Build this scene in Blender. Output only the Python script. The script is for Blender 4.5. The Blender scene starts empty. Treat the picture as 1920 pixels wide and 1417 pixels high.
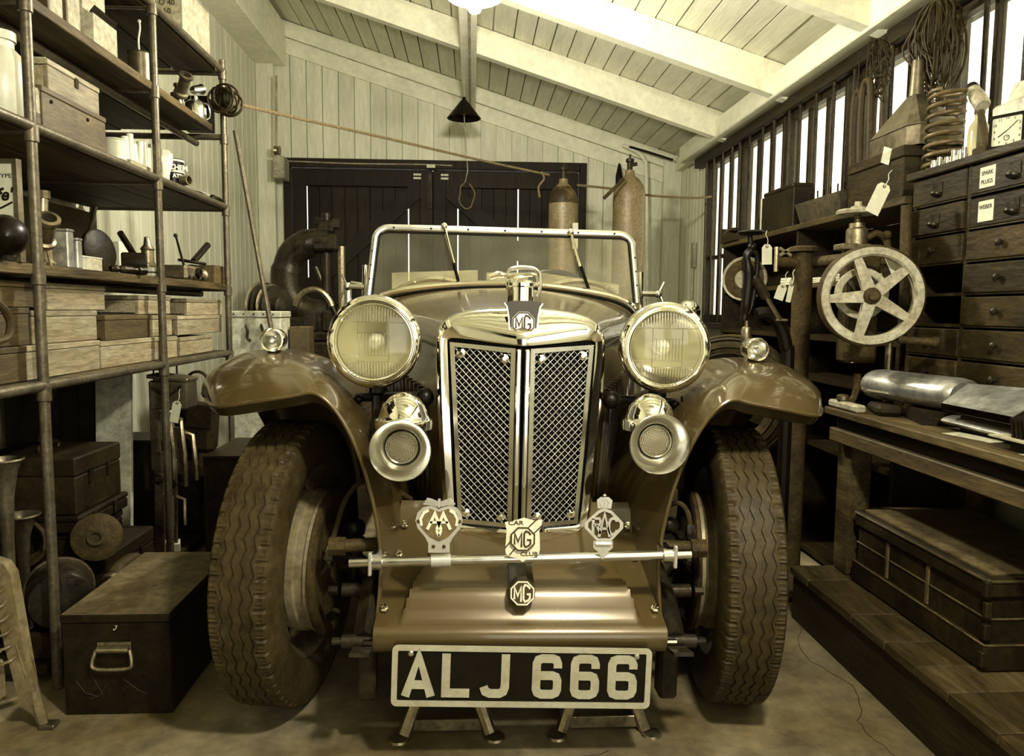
import bpy, bmesh, math, random
from mathutils import Vector as V, Matrix
rnd = random.Random(7)
R = math.radians
scene = bpy.context.scene
col = scene.collection

# ------------------------------------------------------------------ camera
F = 1400.0                       # focal length in pixels of the 1920 x 1417 frame
CAM = V((0.0, 0.0, 0.95))
YAW, PITCH, ROLL = R(3.07), R(5.2), R(0.45)
_f = V((math.sin(YAW)*math.cos(PITCH), math.cos(YAW)*math.cos(PITCH), -math.sin(PITCH)))
_r0 = V((math.cos(YAW), -math.sin(YAW), 0.0))
_u0 = _r0.cross(_f)
_r = _r0*math.cos(ROLL) + _u0*math.sin(ROLL)
_u = _u0*math.cos(ROLL) - _r0*math.sin(ROLL)
cd = bpy.data.cameras.new('camera'); cam = bpy.data.objects.new('camera', cd); col.objects.link(cam)
cam.matrix_world = Matrix(((_r.x, _u.x, -_f.x, CAM.x), (_r.y, _u.y, -_f.y, CAM.y), (_r.z, _u.z, -_f.z, CAM.z), (0, 0, 0, 1)))
cd.sensor_width = 36.0; cd.lens = F/1920*36.0; cd.clip_start = 0.02
scene.camera = cam

def ray(px, py): return _f + _r*((px-960)/F) - _u*((py-708.5)/F)
def at(px, py, Y):
    d = ray(px, py); return CAM + d*((Y-CAM.y)/d.y)
def atX(px, py, X):
    d = ray(px, py); return CAM + d*((X-CAM.x)/d.x)
def atZ(px, py, Z):
    d = ray(px, py); return CAM + d*((Z-CAM.z)/d.z)

# ------------------------------------------------------------------ world, lamps, exposure
world = bpy.data.worlds.new('world'); scene.world = world; world.use_nodes = True
bg = world.node_tree.nodes['Background']
bg.inputs[0].default_value = (1.0, 0.97, 0.85, 1); bg.inputs[1].default_value = 2.1
vs = scene.view_settings
vs.view_transform = 'Standard'; vs.look = 'None'; vs.gamma = 1.0; vs.use_curve_mapping = False
vs.exposure = 0.66
LAMP_W, LAMP2_W = 88.0, 98.0

# ------------------------------------------------------------------ materials
def sep(v):
    """a grey value turned into the photograph's sepia tone"""
    t = min(1, max(0, (v-.05)/.45)); t = t*t*(3-2*t)
    return (v, v*(0.67+0.30*t), v*(0.21+0.50*t), 1)
MATS = {}
def mat(name, v, rough=0.6, metal=0.0, var=0.25, vs_=6.0, stretch=(1,1,1), bump=0.0, bs=60.0, dirt=0.0, coat=0.0, rv=0.0, spec=0.4, orand=0.0, fine=None):
    if name in MATS: return MATS[name]
    m = bpy.data.materials.new(name); m.use_nodes = True
    nt = m.node_tree; N = nt.nodes; L = nt.links
    b = N['Principled BSDF']
    b.inputs['Roughness'].default_value = rough; b.inputs['Metallic'].default_value = metal
    b.inputs['Specular IOR Level'].default_value = spec if v > .07 else min(spec, .18)
    if coat: b.inputs['Coat Weight'].default_value = coat; b.inputs['Coat Roughness'].default_value = 0.08
    tc = N.new('ShaderNodeTexCoord'); mp = N.new('ShaderNodeMapping')
    oi = N.new('ShaderNodeObjectInfo')
    L.new(tc.outputs['Object'], mp.inputs[0]); mp.inputs['Scale'].default_value = stretch
    cmb = N.new('ShaderNodeVectorMath'); cmb.operation = 'MULTIPLY_ADD'
    L.new(oi.outputs['Random'], cmb.inputs[0]); cmb.inputs[1].default_value = (17, 31, 23); L.new(mp.outputs[0], cmb.inputs[2])
    n1 = N.new('ShaderNodeTexNoise'); n1.inputs['Scale'].default_value = vs_; n1.inputs['Detail'].default_value = 6; n1.inputs['Roughness'].default_value = 0.62
    L.new(cmb.outputs[0], n1.inputs['Vector'])
    rp = N.new('ShaderNodeValToRGB'); L.new(n1.outputs['Fac'], rp.inputs[0])
    e = rp.color_ramp.elements
    if metal > .4 and v > .5: sp = lambda q: (q, q*.975, q*.86, 1)
    elif metal > .4: sp = lambda q: (q, q*.83, q*.50, 1)
    else: sp = sep
    e[0].position = 0.30; e[0].color = sp(v*(1-var)); e[1].position = 0.70; e[1].color = sp(min(.95, v*(1+var)))
    out = rp.outputs[0]
    if dirt:
        n2 = N.new('ShaderNodeTexNoise'); n2.inputs['Scale'].default_value = vs_*0.45; n2.inputs['Detail'].default_value = 8; n2.inputs['Roughness'].default_value = 0.7
        L.new(cmb.outputs[0], n2.inputs['Vector'])
        r2 = N.new('ShaderNodeValToRGB'); L.new(n2.outputs['Fac'], r2.inputs[0])
        r2.color_ramp.elements[0].position = 0.46; r2.color_ramp.elements[0].color = (0,0,0,1)
        r2.color_ramp.elements[1].position = 0.66; r2.color_ramp.elements[1].color = (dirt,)*3+(1,)
        mx = N.new('ShaderNodeMix'); mx.data_type = 'RGBA'
        L.new(r2.outputs[0], mx.inputs['Factor']); L.new(out, mx.inputs['A']); mx.inputs['B'].default_value = sep(v*0.22 if v > .05 else v*5)
        out = mx.outputs['Result']
    if fine is None: fine = 0.0 if metal > .9 or coat else .5
    if fine:
        n4 = N.new('ShaderNodeTexNoise'); n4.inputs['Scale'].default_value = vs_*5; n4.inputs['Detail'].default_value = 8; n4.inputs['Roughness'].default_value = .7
        L.new(cmb.outputs[0], n4.inputs['Vector'])
        m4 = N.new('ShaderNodeMapRange'); L.new(n4.outputs['Fac'], m4.inputs[0]); m4.inputs[1].default_value = .32; m4.inputs[2].default_value = .68; m4.inputs[3].default_value = 1-fine; m4.inputs[4].default_value = 1+fine*.5
        x4 = N.new('ShaderNodeMix'); x4.data_type = 'RGBA'; x4.blend_type = 'MULTIPLY'; x4.inputs['Factor'].default_value = 1
        L.new(out, x4.inputs['A']); L.new(m4.outputs[0], x4.inputs['B']); out = x4.outputs['Result']
    if orand:
        hs = N.new('ShaderNodeHueSaturation'); mr = N.new('ShaderNodeMapRange')
        L.new(oi.outputs['Random'], mr.inputs[0]); mr.inputs[3].default_value = 1-orand; mr.inputs[4].default_value = 1+orand
        L.new(mr.outputs[0], hs.inputs['Value']); L.new(out, hs.inputs['Color']); out = hs.outputs[0]
    L.new(out, b.inputs['Base Color'])
    if rv:
        mr2 = N.new('ShaderNodeMapRange'); L.new(n1.outputs['Fac'], mr2.inputs[0])
        mr2.inputs[1].default_value = .3; mr2.inputs[2].default_value = .7
        mr2.inputs[3].default_value = max(.02, rough-rv); mr2.inputs[4].default_value = min(1, rough+rv)
        L.new(mr2.outputs[0], b.inputs['Roughness'])
    if bump:
        n3 = N.new('ShaderNodeTexNoise'); n3.inputs['Scale'].default_value = bs; n3.inputs['Detail'].default_value = 4
        L.new(cmb.outputs[0], n3.inputs['Vector'])
        bp = N.new('ShaderNodeBump'); bp.inputs['Strength'].default_value = bump; bp.inputs['Distance'].default_value = 0.004
        L.new(n3.outputs['Fac'], bp.inputs['Height']); L.new(bp.outputs[0], b.inputs['Normal'])
    MATS[name] = m
    return m

CREAM = mat('cream_painted_board', 0.66, 0.55, var=.10, vs_=3, stretch=(4,4,.6), bump=.25, bs=30, dirt=.16, orand=.05, fine=.16)
CEIL = mat('cream_painted_ceiling', 0.68, 0.55, var=.12, vs_=3, stretch=(5,.5,5), bump=.2, bs=30, dirt=.12, orand=.07, fine=.16)
RAFTER = mat('white_painted_timber', 0.76, 0.5, var=.08, vs_=4, bump=.15, bs=25, dirt=.08, fine=.16)
DOORWOOD = mat('dark_door_wood', 0.014, 0.6, var=.4, vs_=4, stretch=(5,5,.4), bump=.4, bs=30, orand=.3)
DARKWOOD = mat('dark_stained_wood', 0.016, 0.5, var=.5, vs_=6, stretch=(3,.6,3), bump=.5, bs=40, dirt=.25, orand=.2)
CABWOOD = mat('worn_cabinet_wood', 0.02, 0.45, var=.5, vs_=7, stretch=(2,.7,2.5), bump=.4, bs=40, dirt=.35, orand=.25)
BENCHWOOD = mat('bench_wood', 0.036, 0.55, var=.45, vs_=5, stretch=(3,.5,3), bump=.5, bs=40, dirt=.5, orand=.15)
SHELFWOOD = mat('shelf_plank_wood', 0.035, 0.65, var=.6, vs_=5, stretch=(5,.5,5), bump=.6, bs=30, dirt=.6, orand=.15)
PALEWOOD = mat('pale_box_wood', 0.27, 0.6, var=.28, vs_=5, stretch=(4,.7,5), bump=.3, bs=40, dirt=.25, orand=.25)
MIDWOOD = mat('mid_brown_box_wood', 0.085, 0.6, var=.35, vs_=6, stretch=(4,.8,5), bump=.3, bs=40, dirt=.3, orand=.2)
CONCRETE = mat('stained_concrete', 0.21, 0.62, var=.38, vs_=2.2, bump=.5, bs=45, dirt=.7, rv=.15)
PIPE = mat('galvanised_scaffold_pipe', 0.13, 0.42, .55, var=.3, vs_=20, bump=.2, bs=90, dirt=.4)
CHROME = mat('chrome', 0.92, 0.07, 1.0, var=.04, vs_=8, rv=.03)
SATIN = mat('satin_nickel', 0.80, 0.30, 1.0, var=.06, vs_=8, rv=.05)
REFLECT = mat('lamp_reflector', 0.92, 0.15, 1.0, var=.04, vs_=8)
MESHWIRE = mat('grille_wire', 0.51, 0.42, .6, var=.1, vs_=8)
SPRINGST = mat('dull_spring_steel', 0.12, 0.5, .2, var=.3, vs_=14)
NICKEL = mat('worn_nickel', 0.62, 0.22, 1.0, var=.12, vs_=14, rv=.08)
STEEL = mat('dull_steel', 0.30, 0.38, .9, var=.25, vs_=12, bump=.15, bs=90, rv=.12)
IRON = mat('dark_oily_iron', 0.025, 0.38, .5, var=.5, vs_=14, bump=.35, bs=70, dirt=.25, rv=.12)
CASTPALE = mat('pale_painted_casting', 0.36, 0.5, .1, var=.2, vs_=14, bump=.3, bs=110, dirt=.35)
RUST = mat('rusty_column_iron', 0.06, 0.65, .25, var=.45, vs_=22, bump=.5, bs=90, dirt=.4)
BODY = mat('tan_car_paint', 0.082, 0.26, .25, var=.10, vs_=3, coat=.7, rv=.04)
BODYDK = mat('dark_car_paint', 0.03, 0.3, .2, var=.15, vs_=3, coat=.5)
UNDER = mat('black_underseal', 0.012, 0.75, var=.4, vs_=12, bump=.3)
RUBBER = mat('tyre_rubber', 0.036, 0.56, var=.28, vs_=9, bump=.25, bs=160, dirt=.2, rv=.1)
BLACK = mat('black_paint', 0.006, 0.35, var=.3, vs_=10, bump=.1)
BLACKWORN = mat('worn_black_paint', 0.011, 0.5, .2, var=.6, vs_=14, bump=.35, bs=60, dirt=.22)
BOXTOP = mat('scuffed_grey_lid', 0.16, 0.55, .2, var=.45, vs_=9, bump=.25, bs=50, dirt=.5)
WHITE = mat('white_enamel', 0.62, 0.35, var=.06, vs_=5, dirt=.06, fine=.12)
PAPER = mat('off_white_paper', 0.56, 0.8, var=.08, vs_=12, dirt=.08, orand=.05, fine=.12)
PLATEPALE = mat('pale_plate_paint', 0.42, 0.4, .2, var=.15, vs_=20, dirt=.1, fine=.12)
LEATHER = mat('brown_leather', 0.015, 0.5, var=.5, vs_=9, bump=.5, bs=60, dirt=.3)
LEATHERED = mat('worn_leather_edge', 0.11, 0.6, var=.5, vs_=18, bump=.4, bs=60, dirt=.6)
ROPE = mat('hemp_rope', 0.16, 0.85, var=.3, vs_=60, bump=.6, bs=150)
WIRE = mat('dark_wire', 0.03, 0.5, .3, var=.4, vs_=20)
HOSE = mat('grey_rubber_hose', 0.045, 0.6, var=.3, vs_=12)
TIN = mat('tinned_sheet', 0.17, 0.4, .75, var=.3, vs_=8, bump=.1, bs=40, dirt=.3, rv=.1)
SILVER = mat('dull_aluminium', 0.52, 0.34, .8, var=.2, vs_=6, bump=.08, bs=40, rv=.1)
GASPAINT = mat('gas_bottle_paint', 0.2, 0.45, .1, var=.2, vs_=18, bump=.15, bs=120)
CREAMTIN = mat('cream_metal_chest', 0.55, 0.5, .1, var=.15, vs_=7, dirt=.25)
ENAMEL = mat('heater_enamel', 0.2, 0.45, .1, var=.3, vs_=9, dirt=.4)
CARDWOOD = mat('cardboard', 0.36, 0.8, var=.15, vs_=10)
BADGEPALE = mat('badge_metal', 0.62, 0.28, .6, var=.1, vs_=20, fine=.12)
BADGEENAMEL = mat('badge_enamel', 0.70, 0.3, 0, var=.05, fine=.12)
BADGEBROWN = mat('badge_brown_enamel', 0.06, 0.3, 0, var=.15)
FRAMEPALE = mat('pale_window_putty', 0.35, 0.6, var=.2)

def glass_mat(name, tint, gloss, rough=0.03, flute=0.0, dirtv=0.0):
    m = bpy.data.materials.new(name); m.use_nodes = True; nt = m.node_tree; N = nt.nodes; L = nt.links
    N.remove(N['Principled BSDF']); o = N['Material Output']
    t = N.new('ShaderNodeBsdfTransparent'); t.inputs[0].default_value = tint
    g = N.new('ShaderNodeBsdfGlossy'); g.inputs['Roughness'].default_value = rough; g.inputs[0].default_value = (1,.98,.88,1)
    fr = N.new('ShaderNodeLayerWeight'); fr.inputs[0].default_value = .5
    pw = N.new('ShaderNodeMath'); pw.operation = 'POWER'; pw.inputs[1].default_value = 5; L.new(fr.outputs['Facing'], pw.inputs[0])
    ad = N.new('ShaderNodeMath'); ad.operation = 'ADD'; ad.use_clamp = True; ad.inputs[1].default_value = gloss; L.new(pw.outputs[0], ad.inputs[0])
    mx = N.new('ShaderNodeMixShader'); L.new(ad.outputs[0], mx.inputs[0]); L.new(t.outputs[0], mx.inputs[1]); L.new(g.outputs[0], mx.inputs[2])
    res = mx.outputs[0]
    tc = N.new('ShaderNodeTexCoord')
    if dirtv:
        d = N.new('ShaderNodeBsdfDiffuse'); d.inputs[0].default_value = sep(.45)
        n = N.new('ShaderNodeTexNoise'); n.inputs['Scale'].default_value = 4; n.inputs['Detail'].default_value = 7; L.new(tc.outputs['Object'], n.inputs['Vector'])
        mr = N.new('ShaderNodeMapRange'); L.new(n.outputs['Fac'], mr.inputs[0]); mr.inputs[1].default_value = .35; mr.inputs[2].default_value = .75; mr.inputs[3].default_value = dirtv*.4; mr.inputs[4].default_value = dirtv*1.6
        m2 = N.new('ShaderNodeMixShader'); L.new(mr.outputs[0], m2.inputs[0]); L.new(res, m2.inputs[1]); L.new(d.outputs[0], m2.inputs[2]); res = m2.outputs[0]
    if flute:
        w = N.new('ShaderNodeTexWave'); w.wave_type = 'BANDS'; w.bands_direction = 'X'; w.inputs['Scale'].default_value = flute
        L.new(tc.outputs['Object'], w.inputs['Vector'])
        bp = N.new('ShaderNodeBump'); bp.inputs['Strength'].default_value = .8; bp.inputs['Distance'].default_value = .002
        L.new(w.outputs['Fac'], bp.inputs['Height']); L.new(bp.outputs[0], g.inputs['Normal']); L.new(bp.outputs[0], fr.inputs['Normal'])
    L.new(res, o.inputs[0]); MATS[name] = m
    return m
PANE = glass_mat('dusty_window_glass', (.95,.94,.85,1), .02, .05, dirtv=.12)
SCREEN = glass_mat('dusty_windscreen_glass', (.90,.87,.74,1), .03, .04, dirtv=.22)
LENS = glass_mat('fluted_lamp_glass', (.96,.95,.88,1), .06, .08)
CLEAR = glass_mat('clear_glass', (.95,.94,.85,1), .05, .03)
PERSPEX = glass_mat('yellowed_perspex', (.75,.70,.5,1), .04, .2, dirtv=.45)

def emit(name, colr, s):
    m = bpy.data.materials.new(name); m.use_nodes = True; N = m.node_tree.nodes
    b = N['Principled BSDF']; b.inputs['Base Color'].default_value = colr
    b.inputs['Emission Color'].default_value = colr; b.inputs['Emission Strength'].default_value = s
    MATS[name] = m; return m
BULB = emit('lit_opal_glass', (1, .98, .90, 1), 14)

# ------------------------------------------------------------------ mesh helpers
WORG = {}
def tag(o, label=None, cat=None, group=None, kind=None):
    if label: o['label'] = label
    if cat: o['category'] = cat
    if group: o['group'] = group
    if kind: o['kind'] = kind
    return o
def thing(name, label, cat, loc, group=None):
    o = bpy.data.objects.new(name, None); col.objects.link(o); o.empty_display_size = .05
    o.location = loc; WORG[o] = V(loc)
    return tag(o, label, cat, group)

class G:
    def __init__(s): s.bm = bmesh.new()
    def face(s, pts):
        return s.bm.faces.new([s.bm.verts.new(p) for p in pts])
    def grid(s, rows, cu=False, cv=False):
        vs = [[s.bm.verts.new(p) for p in r] for r in rows]
        n, m = len(vs), len(vs[0])
        for i in range(n if cv else n-1):
            for j in range(m if cu else m-1):
                q = (vs[i][j], vs[i][(j+1) % m], vs[(i+1) % n][(j+1) % m], vs[(i+1) % n][j])
                try: s.bm.faces.new(q)
                except ValueError: pass
        return vs
    def box(s, c, size, rot=None, bev=0.0):
        hx, hy, hz = size[0]/2, size[1]/2, size[2]/2
        M = rot.to_3x3() if rot else None
        vv = []
        for x in (-hx, hx):
            for y in (-hy, hy):
                for z in (-hz, hz):
                    p = V((x, y, z))
                    if M: p = M @ p
                    vv.append(s.bm.verts.new(p+V(c)))
        fs = [s.bm.faces.new([vv[i] for i in q]) for q in ((0,1,3,2),(4,6,7,5),(0,4,5,1),(2,3,7,6),(0,2,6,4),(1,5,7,3))]
        if bev:
            es = list({e for f in fs for e in f.edges})
            bmesh.ops.bevel(s.bm, geom=es, offset=bev, segments=1, affect='EDGES', profile=.5)
        return s
    def bb(s, x0, x1, y0, y1, z0, z1, bev=0.0):
        return s.box(((x0+x1)/2, (y0+y1)/2, (z0+z1)/2), (abs(x1-x0), abs(y1-y0), abs(z1-z0)), None, bev)
    def lathe(s, prof, o, axis, n=24, a0=0.0, a1=2*math.pi):
        """prof: (r, h) pairs, h along axis from o"""
        ax = V(axis).normalized(); t = V((0,0,1)) if abs(ax.z) < .9 else V((1,0,0))
        e1 = ax.cross(t).normalized(); e2 = ax.cross(e1)
        full = abs(a1-a0-2*math.pi) < 1e-6
        k = n if full else n+1
        rows = []
        for r, h in prof:
            rows.append([V(o)+ax*h+(e1*math.cos(a0+(a1-a0)*i/n)+e2*math.sin(a0+(a1-a0)*i/n))*max(r, 1e-5) for i in range(k)])
        s.grid(rows, cu=full)
        return s
    def cyl(s, p0, p1, r, r1=None, n=12):
        p0, p1 = V(p0), V(p1); h = (p1-p0).length; r1 = r if r1 is None else r1
        return s.lathe([(0,0),(r,0),(r1,h),(0,h)], p0, p1-p0, n)
    def ball(s, c, r, n=12, sc=(1,1,1)):
        rows = []
        m = max(6, n//2)
        for i in range(m+1):
            t = math.pi*i/m
            rows.append([V(c)+V((math.sin(t)*math.cos(2*math.pi*j/n)*r*sc[0]+1e-6*j, math.sin(t)*math.sin(2*math.pi*j/n)*r*sc[1], math.cos(t)*r*sc[2])) for j in range(n)])
        s.grid(rows, cu=True); return s
    def tube(s, pts, r, n=8, closed=False):
        pts = [V(p) for p in pts]; m = len(pts); rows = []; prev = None
        for i in range(m):
            a = pts[(i-1) % m] if (closed or i) else pts[0]
            b = pts[(i+1) % m] if (closed or i < m-1) else pts[-1]
            t = (b-a).normalized()
            if prev is None:
                e1 = t.cross(V((0,0,1)) if abs(t.z) < .9 else V((1,0,0))).normalized()
            else:
                e1 = (prev-t*prev.dot(t))
                e1 = e1.normalized() if e1.length > 1e-6 else t.orthogonal().normalized()
            prev = e1; e2 = t.cross(e1)
            rr = r[i] if isinstance(r, (list, tuple)) else r
            rows.append([pts[i]+(e1*math.cos(2*math.pi*j/n)+e2*math.sin(2*math.pi*j/n))*rr for j in range(n)])
        vs = s.grid(rows, cu=True, cv=closed)
        if not closed:
            s.bm.faces.new(vs[0][::-1]); s.bm.faces.new(vs[-1])
        return s
    def prism(s, poly, fr, d0, d1):
        """poly of (u, v) in frame fr = (o, ex, ey, ez), between heights d0 and d1 along ez"""
        o, ex, ey, ez = fr
        a = [s.bm.verts.new(o+ex*u+ey*v+ez*d0) for u, v in poly]
        b = [s.bm.verts.new(o+ex*u+ey*v+ez*d1) for u, v in poly]
        s.bm.faces.new(a[::-1]); s.bm.faces.new(b)
        k = len(a)
        for i in range(k): s.bm.faces.new((a[i], a[(i+1) % k], b[(i+1) % k], b[i]))
        return s
    def ring(s, outer, inner, fr, d0, d1):
        o, ex, ey, ez = fr
        P = lambda q, d: [o+ex*u+ey*v+ez*d for u, v in q]
        s.grid([P(outer, d0), P(outer, d1), P(inner, d1), P(inner, d0)], cu=True, cv=True)
        return s
    def stroke(s, line, w, fr, d0, d1, closed=False):
        """a ribbon of width w along a (u, v) polyline, as a solid"""
        L_ = [V((p[0], p[1], 0)) for p in line]; k = len(L_); le, ri = [], []
        for i in range(k):
            a = L_[i]-L_[i-1] if (closed or i) else L_[1]-L_[0]
            b = L_[(i+1) % k]-L_[i] if (closed or i < k-1) else L_[-1]-L_[-2]
            a = a.normalized(); b = b.normalized()
            na = V((-a.y, a.x, 0)); nb = V((-b.y, b.x, 0)); m = (na+nb)
            m = m.normalized() if m.length > 1e-5 else na
            c = max(.45, m.dot(na)); off = m*(w/2/c)
            le.append(L_[i]+off); ri.append(L_[i]-off)
        o, ex, ey, ez = fr
        P = lambda p, d: o+ex*p.x+ey*p.y+ez*d
        rows = [[P(le[i], d0), P(le[i], d1), P(ri[i], d1), P(ri[i], d0)] for i in range(k)]
        vs = s.grid(rows, cu=True, cv=closed)
        if not closed: s.bm.faces.new(vs[0][::-1]); s.bm.faces.new(vs[-1])
        return s
    def done(s, name, m, parent=None, smooth=35, org=None, label=None, cat=None, group=None, kind=None, mods=None):
        bm = s.bm
        bmesh.ops.remove_doubles(bm, verts=bm.verts, dist=1e-6)
        bmesh.ops.recalc_face_normals(bm, faces=bm.faces)
        xs = [v.co for v in bm.verts]
        if org is None:
            lo = V((min(p.x for p in xs), min(p.y for p in xs), min(p.z for p in xs))); hi = V((max(p.x for p in xs), max(p.y for p in xs), max(p.z for p in xs)))
            org = V(((lo.x+hi.x)/2, (lo.y+hi.y)/2, lo.z))
        bmesh.ops.translate(bm, verts=bm.verts, vec=-V(org))
        me = bpy.data.meshes.new(name); bm.to_mesh(me); bm.free()
        if smooth:
            me.shade_smooth(); me.set_sharp_from_angle(angle=R(smooth))
        me.materials.append(m)
        ob = bpy.data.objects.new(name, me); col.objects.link(ob)
        WORG[ob] = V(org)
        ob.location = V(org)-(WORG[parent] if parent else V())
        if parent: ob.parent = parent
        return tag(ob, label, cat, group, kind)

def dup(o, delta=(0,0,0), parent=None):
    c = o.copy(); col.objects.link(c); WORG[c] = WORG[o]+V(delta)
    c.parent = parent
    if parent is None: c.location = o.location+V(delta)
    for ch in list(o.children): dup(ch, delta, c)
    return c

def frame(o, ex, ey):
    ex = V(ex).normalized(); ey = V(ey).normalized(); return (V(o), ex, ey, ex.cross(ey).normalized())
def text(name, s, size, fr, m, parent=None, depth=.0006, lift=.0004, ax='CENTER', **kw):
    """flat lettering; fr normal points at the reader"""
    cu = bpy.data.curves.new(name, 'FONT'); cu.body = s; cu.size = size; cu.align_x = ax; cu.align_y = 'CENTER'; cu.extrude = depth/2
    cu.resolution_u = 3; cu.offset = kw.get('bold', 0)
    to = bpy.data.objects.new('tmp', cu); me = bpy.data.meshes.new_from_object(to)
    bpy.data.objects.remove(to); bpy.data.curves.remove(cu)
    o, ex, ey, ez = fr
    for v in me.vertices:
        p = v.co.copy(); v.co = ex*p.x*kw.get('sx', 1)+ey*p.y+ez*(p.z+lift)
    me.materials.clear(); me.materials.append(m); me.name = name
    ob = bpy.data.objects.new(name, me); col.objects.link(ob); WORG[ob] = V(o)
    ob.location = V(o)-(WORG[parent] if parent else V())
    if parent: ob.parent = parent
    return ob
def rrect(w, h, r, n=4, cx=0, cy=0):
    out = []
    for sx, sy, a in ((1,1,0),(-1,1,90),(-1,-1,180),(1,-1,270)):
        for i in range(n+1):
            t = R(a+90*i/n); out.append((cx+sx*(w/2-r)+r*math.cos(t), cy+sy*(h/2-r)+r*math.sin(t)))
    return out
def circ(r, n=24, cx=0, cy=0, a0=0): return [(cx+r*math.cos(a0+2*math.pi*i/n), cy+r*math.sin(a0+2*math.pi*i/n)) for i in range(n)]
def spline(P, n=6, closed=False):
    P = [V(p) for p in P]; out = []; k = len(P)
    for i in range(k if closed else k-1):
        g = lambda j: P[j % k] if closed else P[max(0, min(k-1, j))]
        a, b, c, d = g(i-1), g(i), g(i+1), g(i+2)
        for j in range(n):
            t = j/n
            out.append(.5*((2*b)+(-a+c)*t+(2*a-5*b+4*c-d)*t*t+(-a+3*b-3*c+d)*t**3))
    if not closed: out.append(P[-1])
    return out
EX, EY, EZ = V((1,0,0)), V((0,1,0)), V((0,0,1))

# ================================================================== the room
WL, WR, YB, YF = -1.62, 1.62, 5.9, -2.2
def zroof(x): return 2.15+(WR-x)*0.312
fl = G(); fl.bb(WL-.2, WR+.2, YF-.3, YB+.3, -.12, 0)
floor = fl.done('floor', CONCRETE, kind='structure')
# oil stains and hairline cracks of the concrete
for k, pts in enumerate([[(1.0,2.15),(.93,1.95),(.97,1.75),(.9,1.6),(.92,1.45)], [(-.35,1.45),(-.1,1.5),(.1,1.47),(.3,1.52)]]):
    g = G(); q = spline([V((x, y, .0006)) for x, y in pts], 6)
    g.tube([p+V((rnd.uniform(-.008,.008), rnd.uniform(-.008,.008), 0)) for p in q], .0007, 4); g.done('floor_crack', BLACKWORN, floor)

def board_wall(name, axis, fixed, a0, a1, w, ztop, thick, m, sign, z0=0.0, holes=()):
    """a wall of vertical boards; axis 'x' (boards step along x, wall at y=fixed) or 'y'"""
    g = G()
    if axis == 'x':
        g.face([(a0, fixed+sign*thick*2, z0), (a1, fixed+sign*thick*2, z0), (a1, fixed+sign*thick*2, ztop(a1)), (a0, fixed+sign*thick*2, ztop(a0))])
        bk = G(); 
    back = G()
    y0, y1 = fixed+sign*thick, fixed+sign*thick*2.2
    segs = [(a0, a1, z0, None)]
    if axis == 'x' and holes:
        hx0, hx1, hz = holes
        segs = [(a0, hx0, z0, None), (hx0, hx1, hz, None), (hx1, a1, z0, None)]
    for (s0, s1, zb, _) in segs:
        if axis == 'x':
            q = [(s0, zb), (s1, zb), (s1, ztop(s1)+.055), (s0, ztop(s0)+.055)]
            back.prism(q, (V((0, (y0+y1)/2, 0)), EX, EZ, EY), -abs(y1-y0)/2, abs(y1-y0)/2)
        else:
            back.bb(min(y0, y1), max(y0, y1), s0, s1, zb, ztop(0)+(.09 if sign < 0 else 0))
    wall = back.done(name, m, kind='structure', smooth=0)
    n = int(round((a1-a0)/w)); w = (a1-a0)/n; gap = .006
    for i in range(n):
        u0, u1 = a0+i*w+gap/2, a0+(i+1)*w-gap/2
        zb = z0
        if axis == 'x' and holes and u1 > holes[0] and u0 < holes[1]:
            zb = holes[2]
            if u0 < holes[0] < u1 and holes[0]-u0 > .02: pass
        p = G()
        if axis == 'x':
            p.prism([(u0, zb), (u1, zb), (u1, ztop(u1)), (u0, ztop(u0))], (V((0, fixed, 0)), EX, EZ, EY), 0, sign*thick)
        else:
            p.bb(min(fixed, fixed+sign*thick), max(fixed, fixed+sign*thick), u0, u1, zb, ztop(0), .002)
        p.done('board', m, wall, smooth=0)
    return wall

DX0, DX1, DZ = -1.44, 0.885, 2.09          # the double doors in the back wall
wall_back = board_wall('wall_back', 'x', YB, WL, WR, .118, zroof, .018, CREAM, 1, holes=(DX0, DX1, DZ))
wall_left = board_wall('wall_left', 'y', WL, YF, YB, .105, lambda x: zroof(WL), .018, CREAM, -1)
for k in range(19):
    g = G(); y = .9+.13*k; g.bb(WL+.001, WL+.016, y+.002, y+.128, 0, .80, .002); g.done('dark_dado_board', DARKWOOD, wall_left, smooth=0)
# right wall: low boarded wall below the windows, boarded bay at the back, head beam above
wall_right = board_wall('wall_right', 'y', WR, 5.16, YB, .085, lambda x: 2.05, .018, CREAM, 1)
g = G(); g.bb(WR, WR+.1, YF, 5.16, 0, .86)
dado = g.done('dado', CREAM, wall_right, smooth=0)
# wall behind the camera with its big open doorway (daylight)
g = G(); g.bb(WL-.1, -1.25, YF-.1, YF, 0, 3.2); g.bb(1.25, WR+.1, YF-.1, YF, 0, 2.2); g.bb(-1.25, 1.25, YF-.1, YF, 2.15, 2.3)
g.prism([(WL-.1, 2.2), (WR+.1, 2.2), (WR+.1, zroof(WR+.1)+.05), (WL-.1, zroof(WL-.1)+.05)], (V((0, YF-.05, 0)), EX, EZ, EY), -.05, .05)
wall_front = g.done('wall_front', CREAM, kind='structure', smooth=0)

for k in range(11):
    g = G(); x = -1.25+.125*k; g.bb(x+.002, x+.123, YF-.07, YF-.03-.004*(k % 2), .01, 2.15); g.done('door_plank', DOORWOOD, wall_front, smooth=0)
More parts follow.
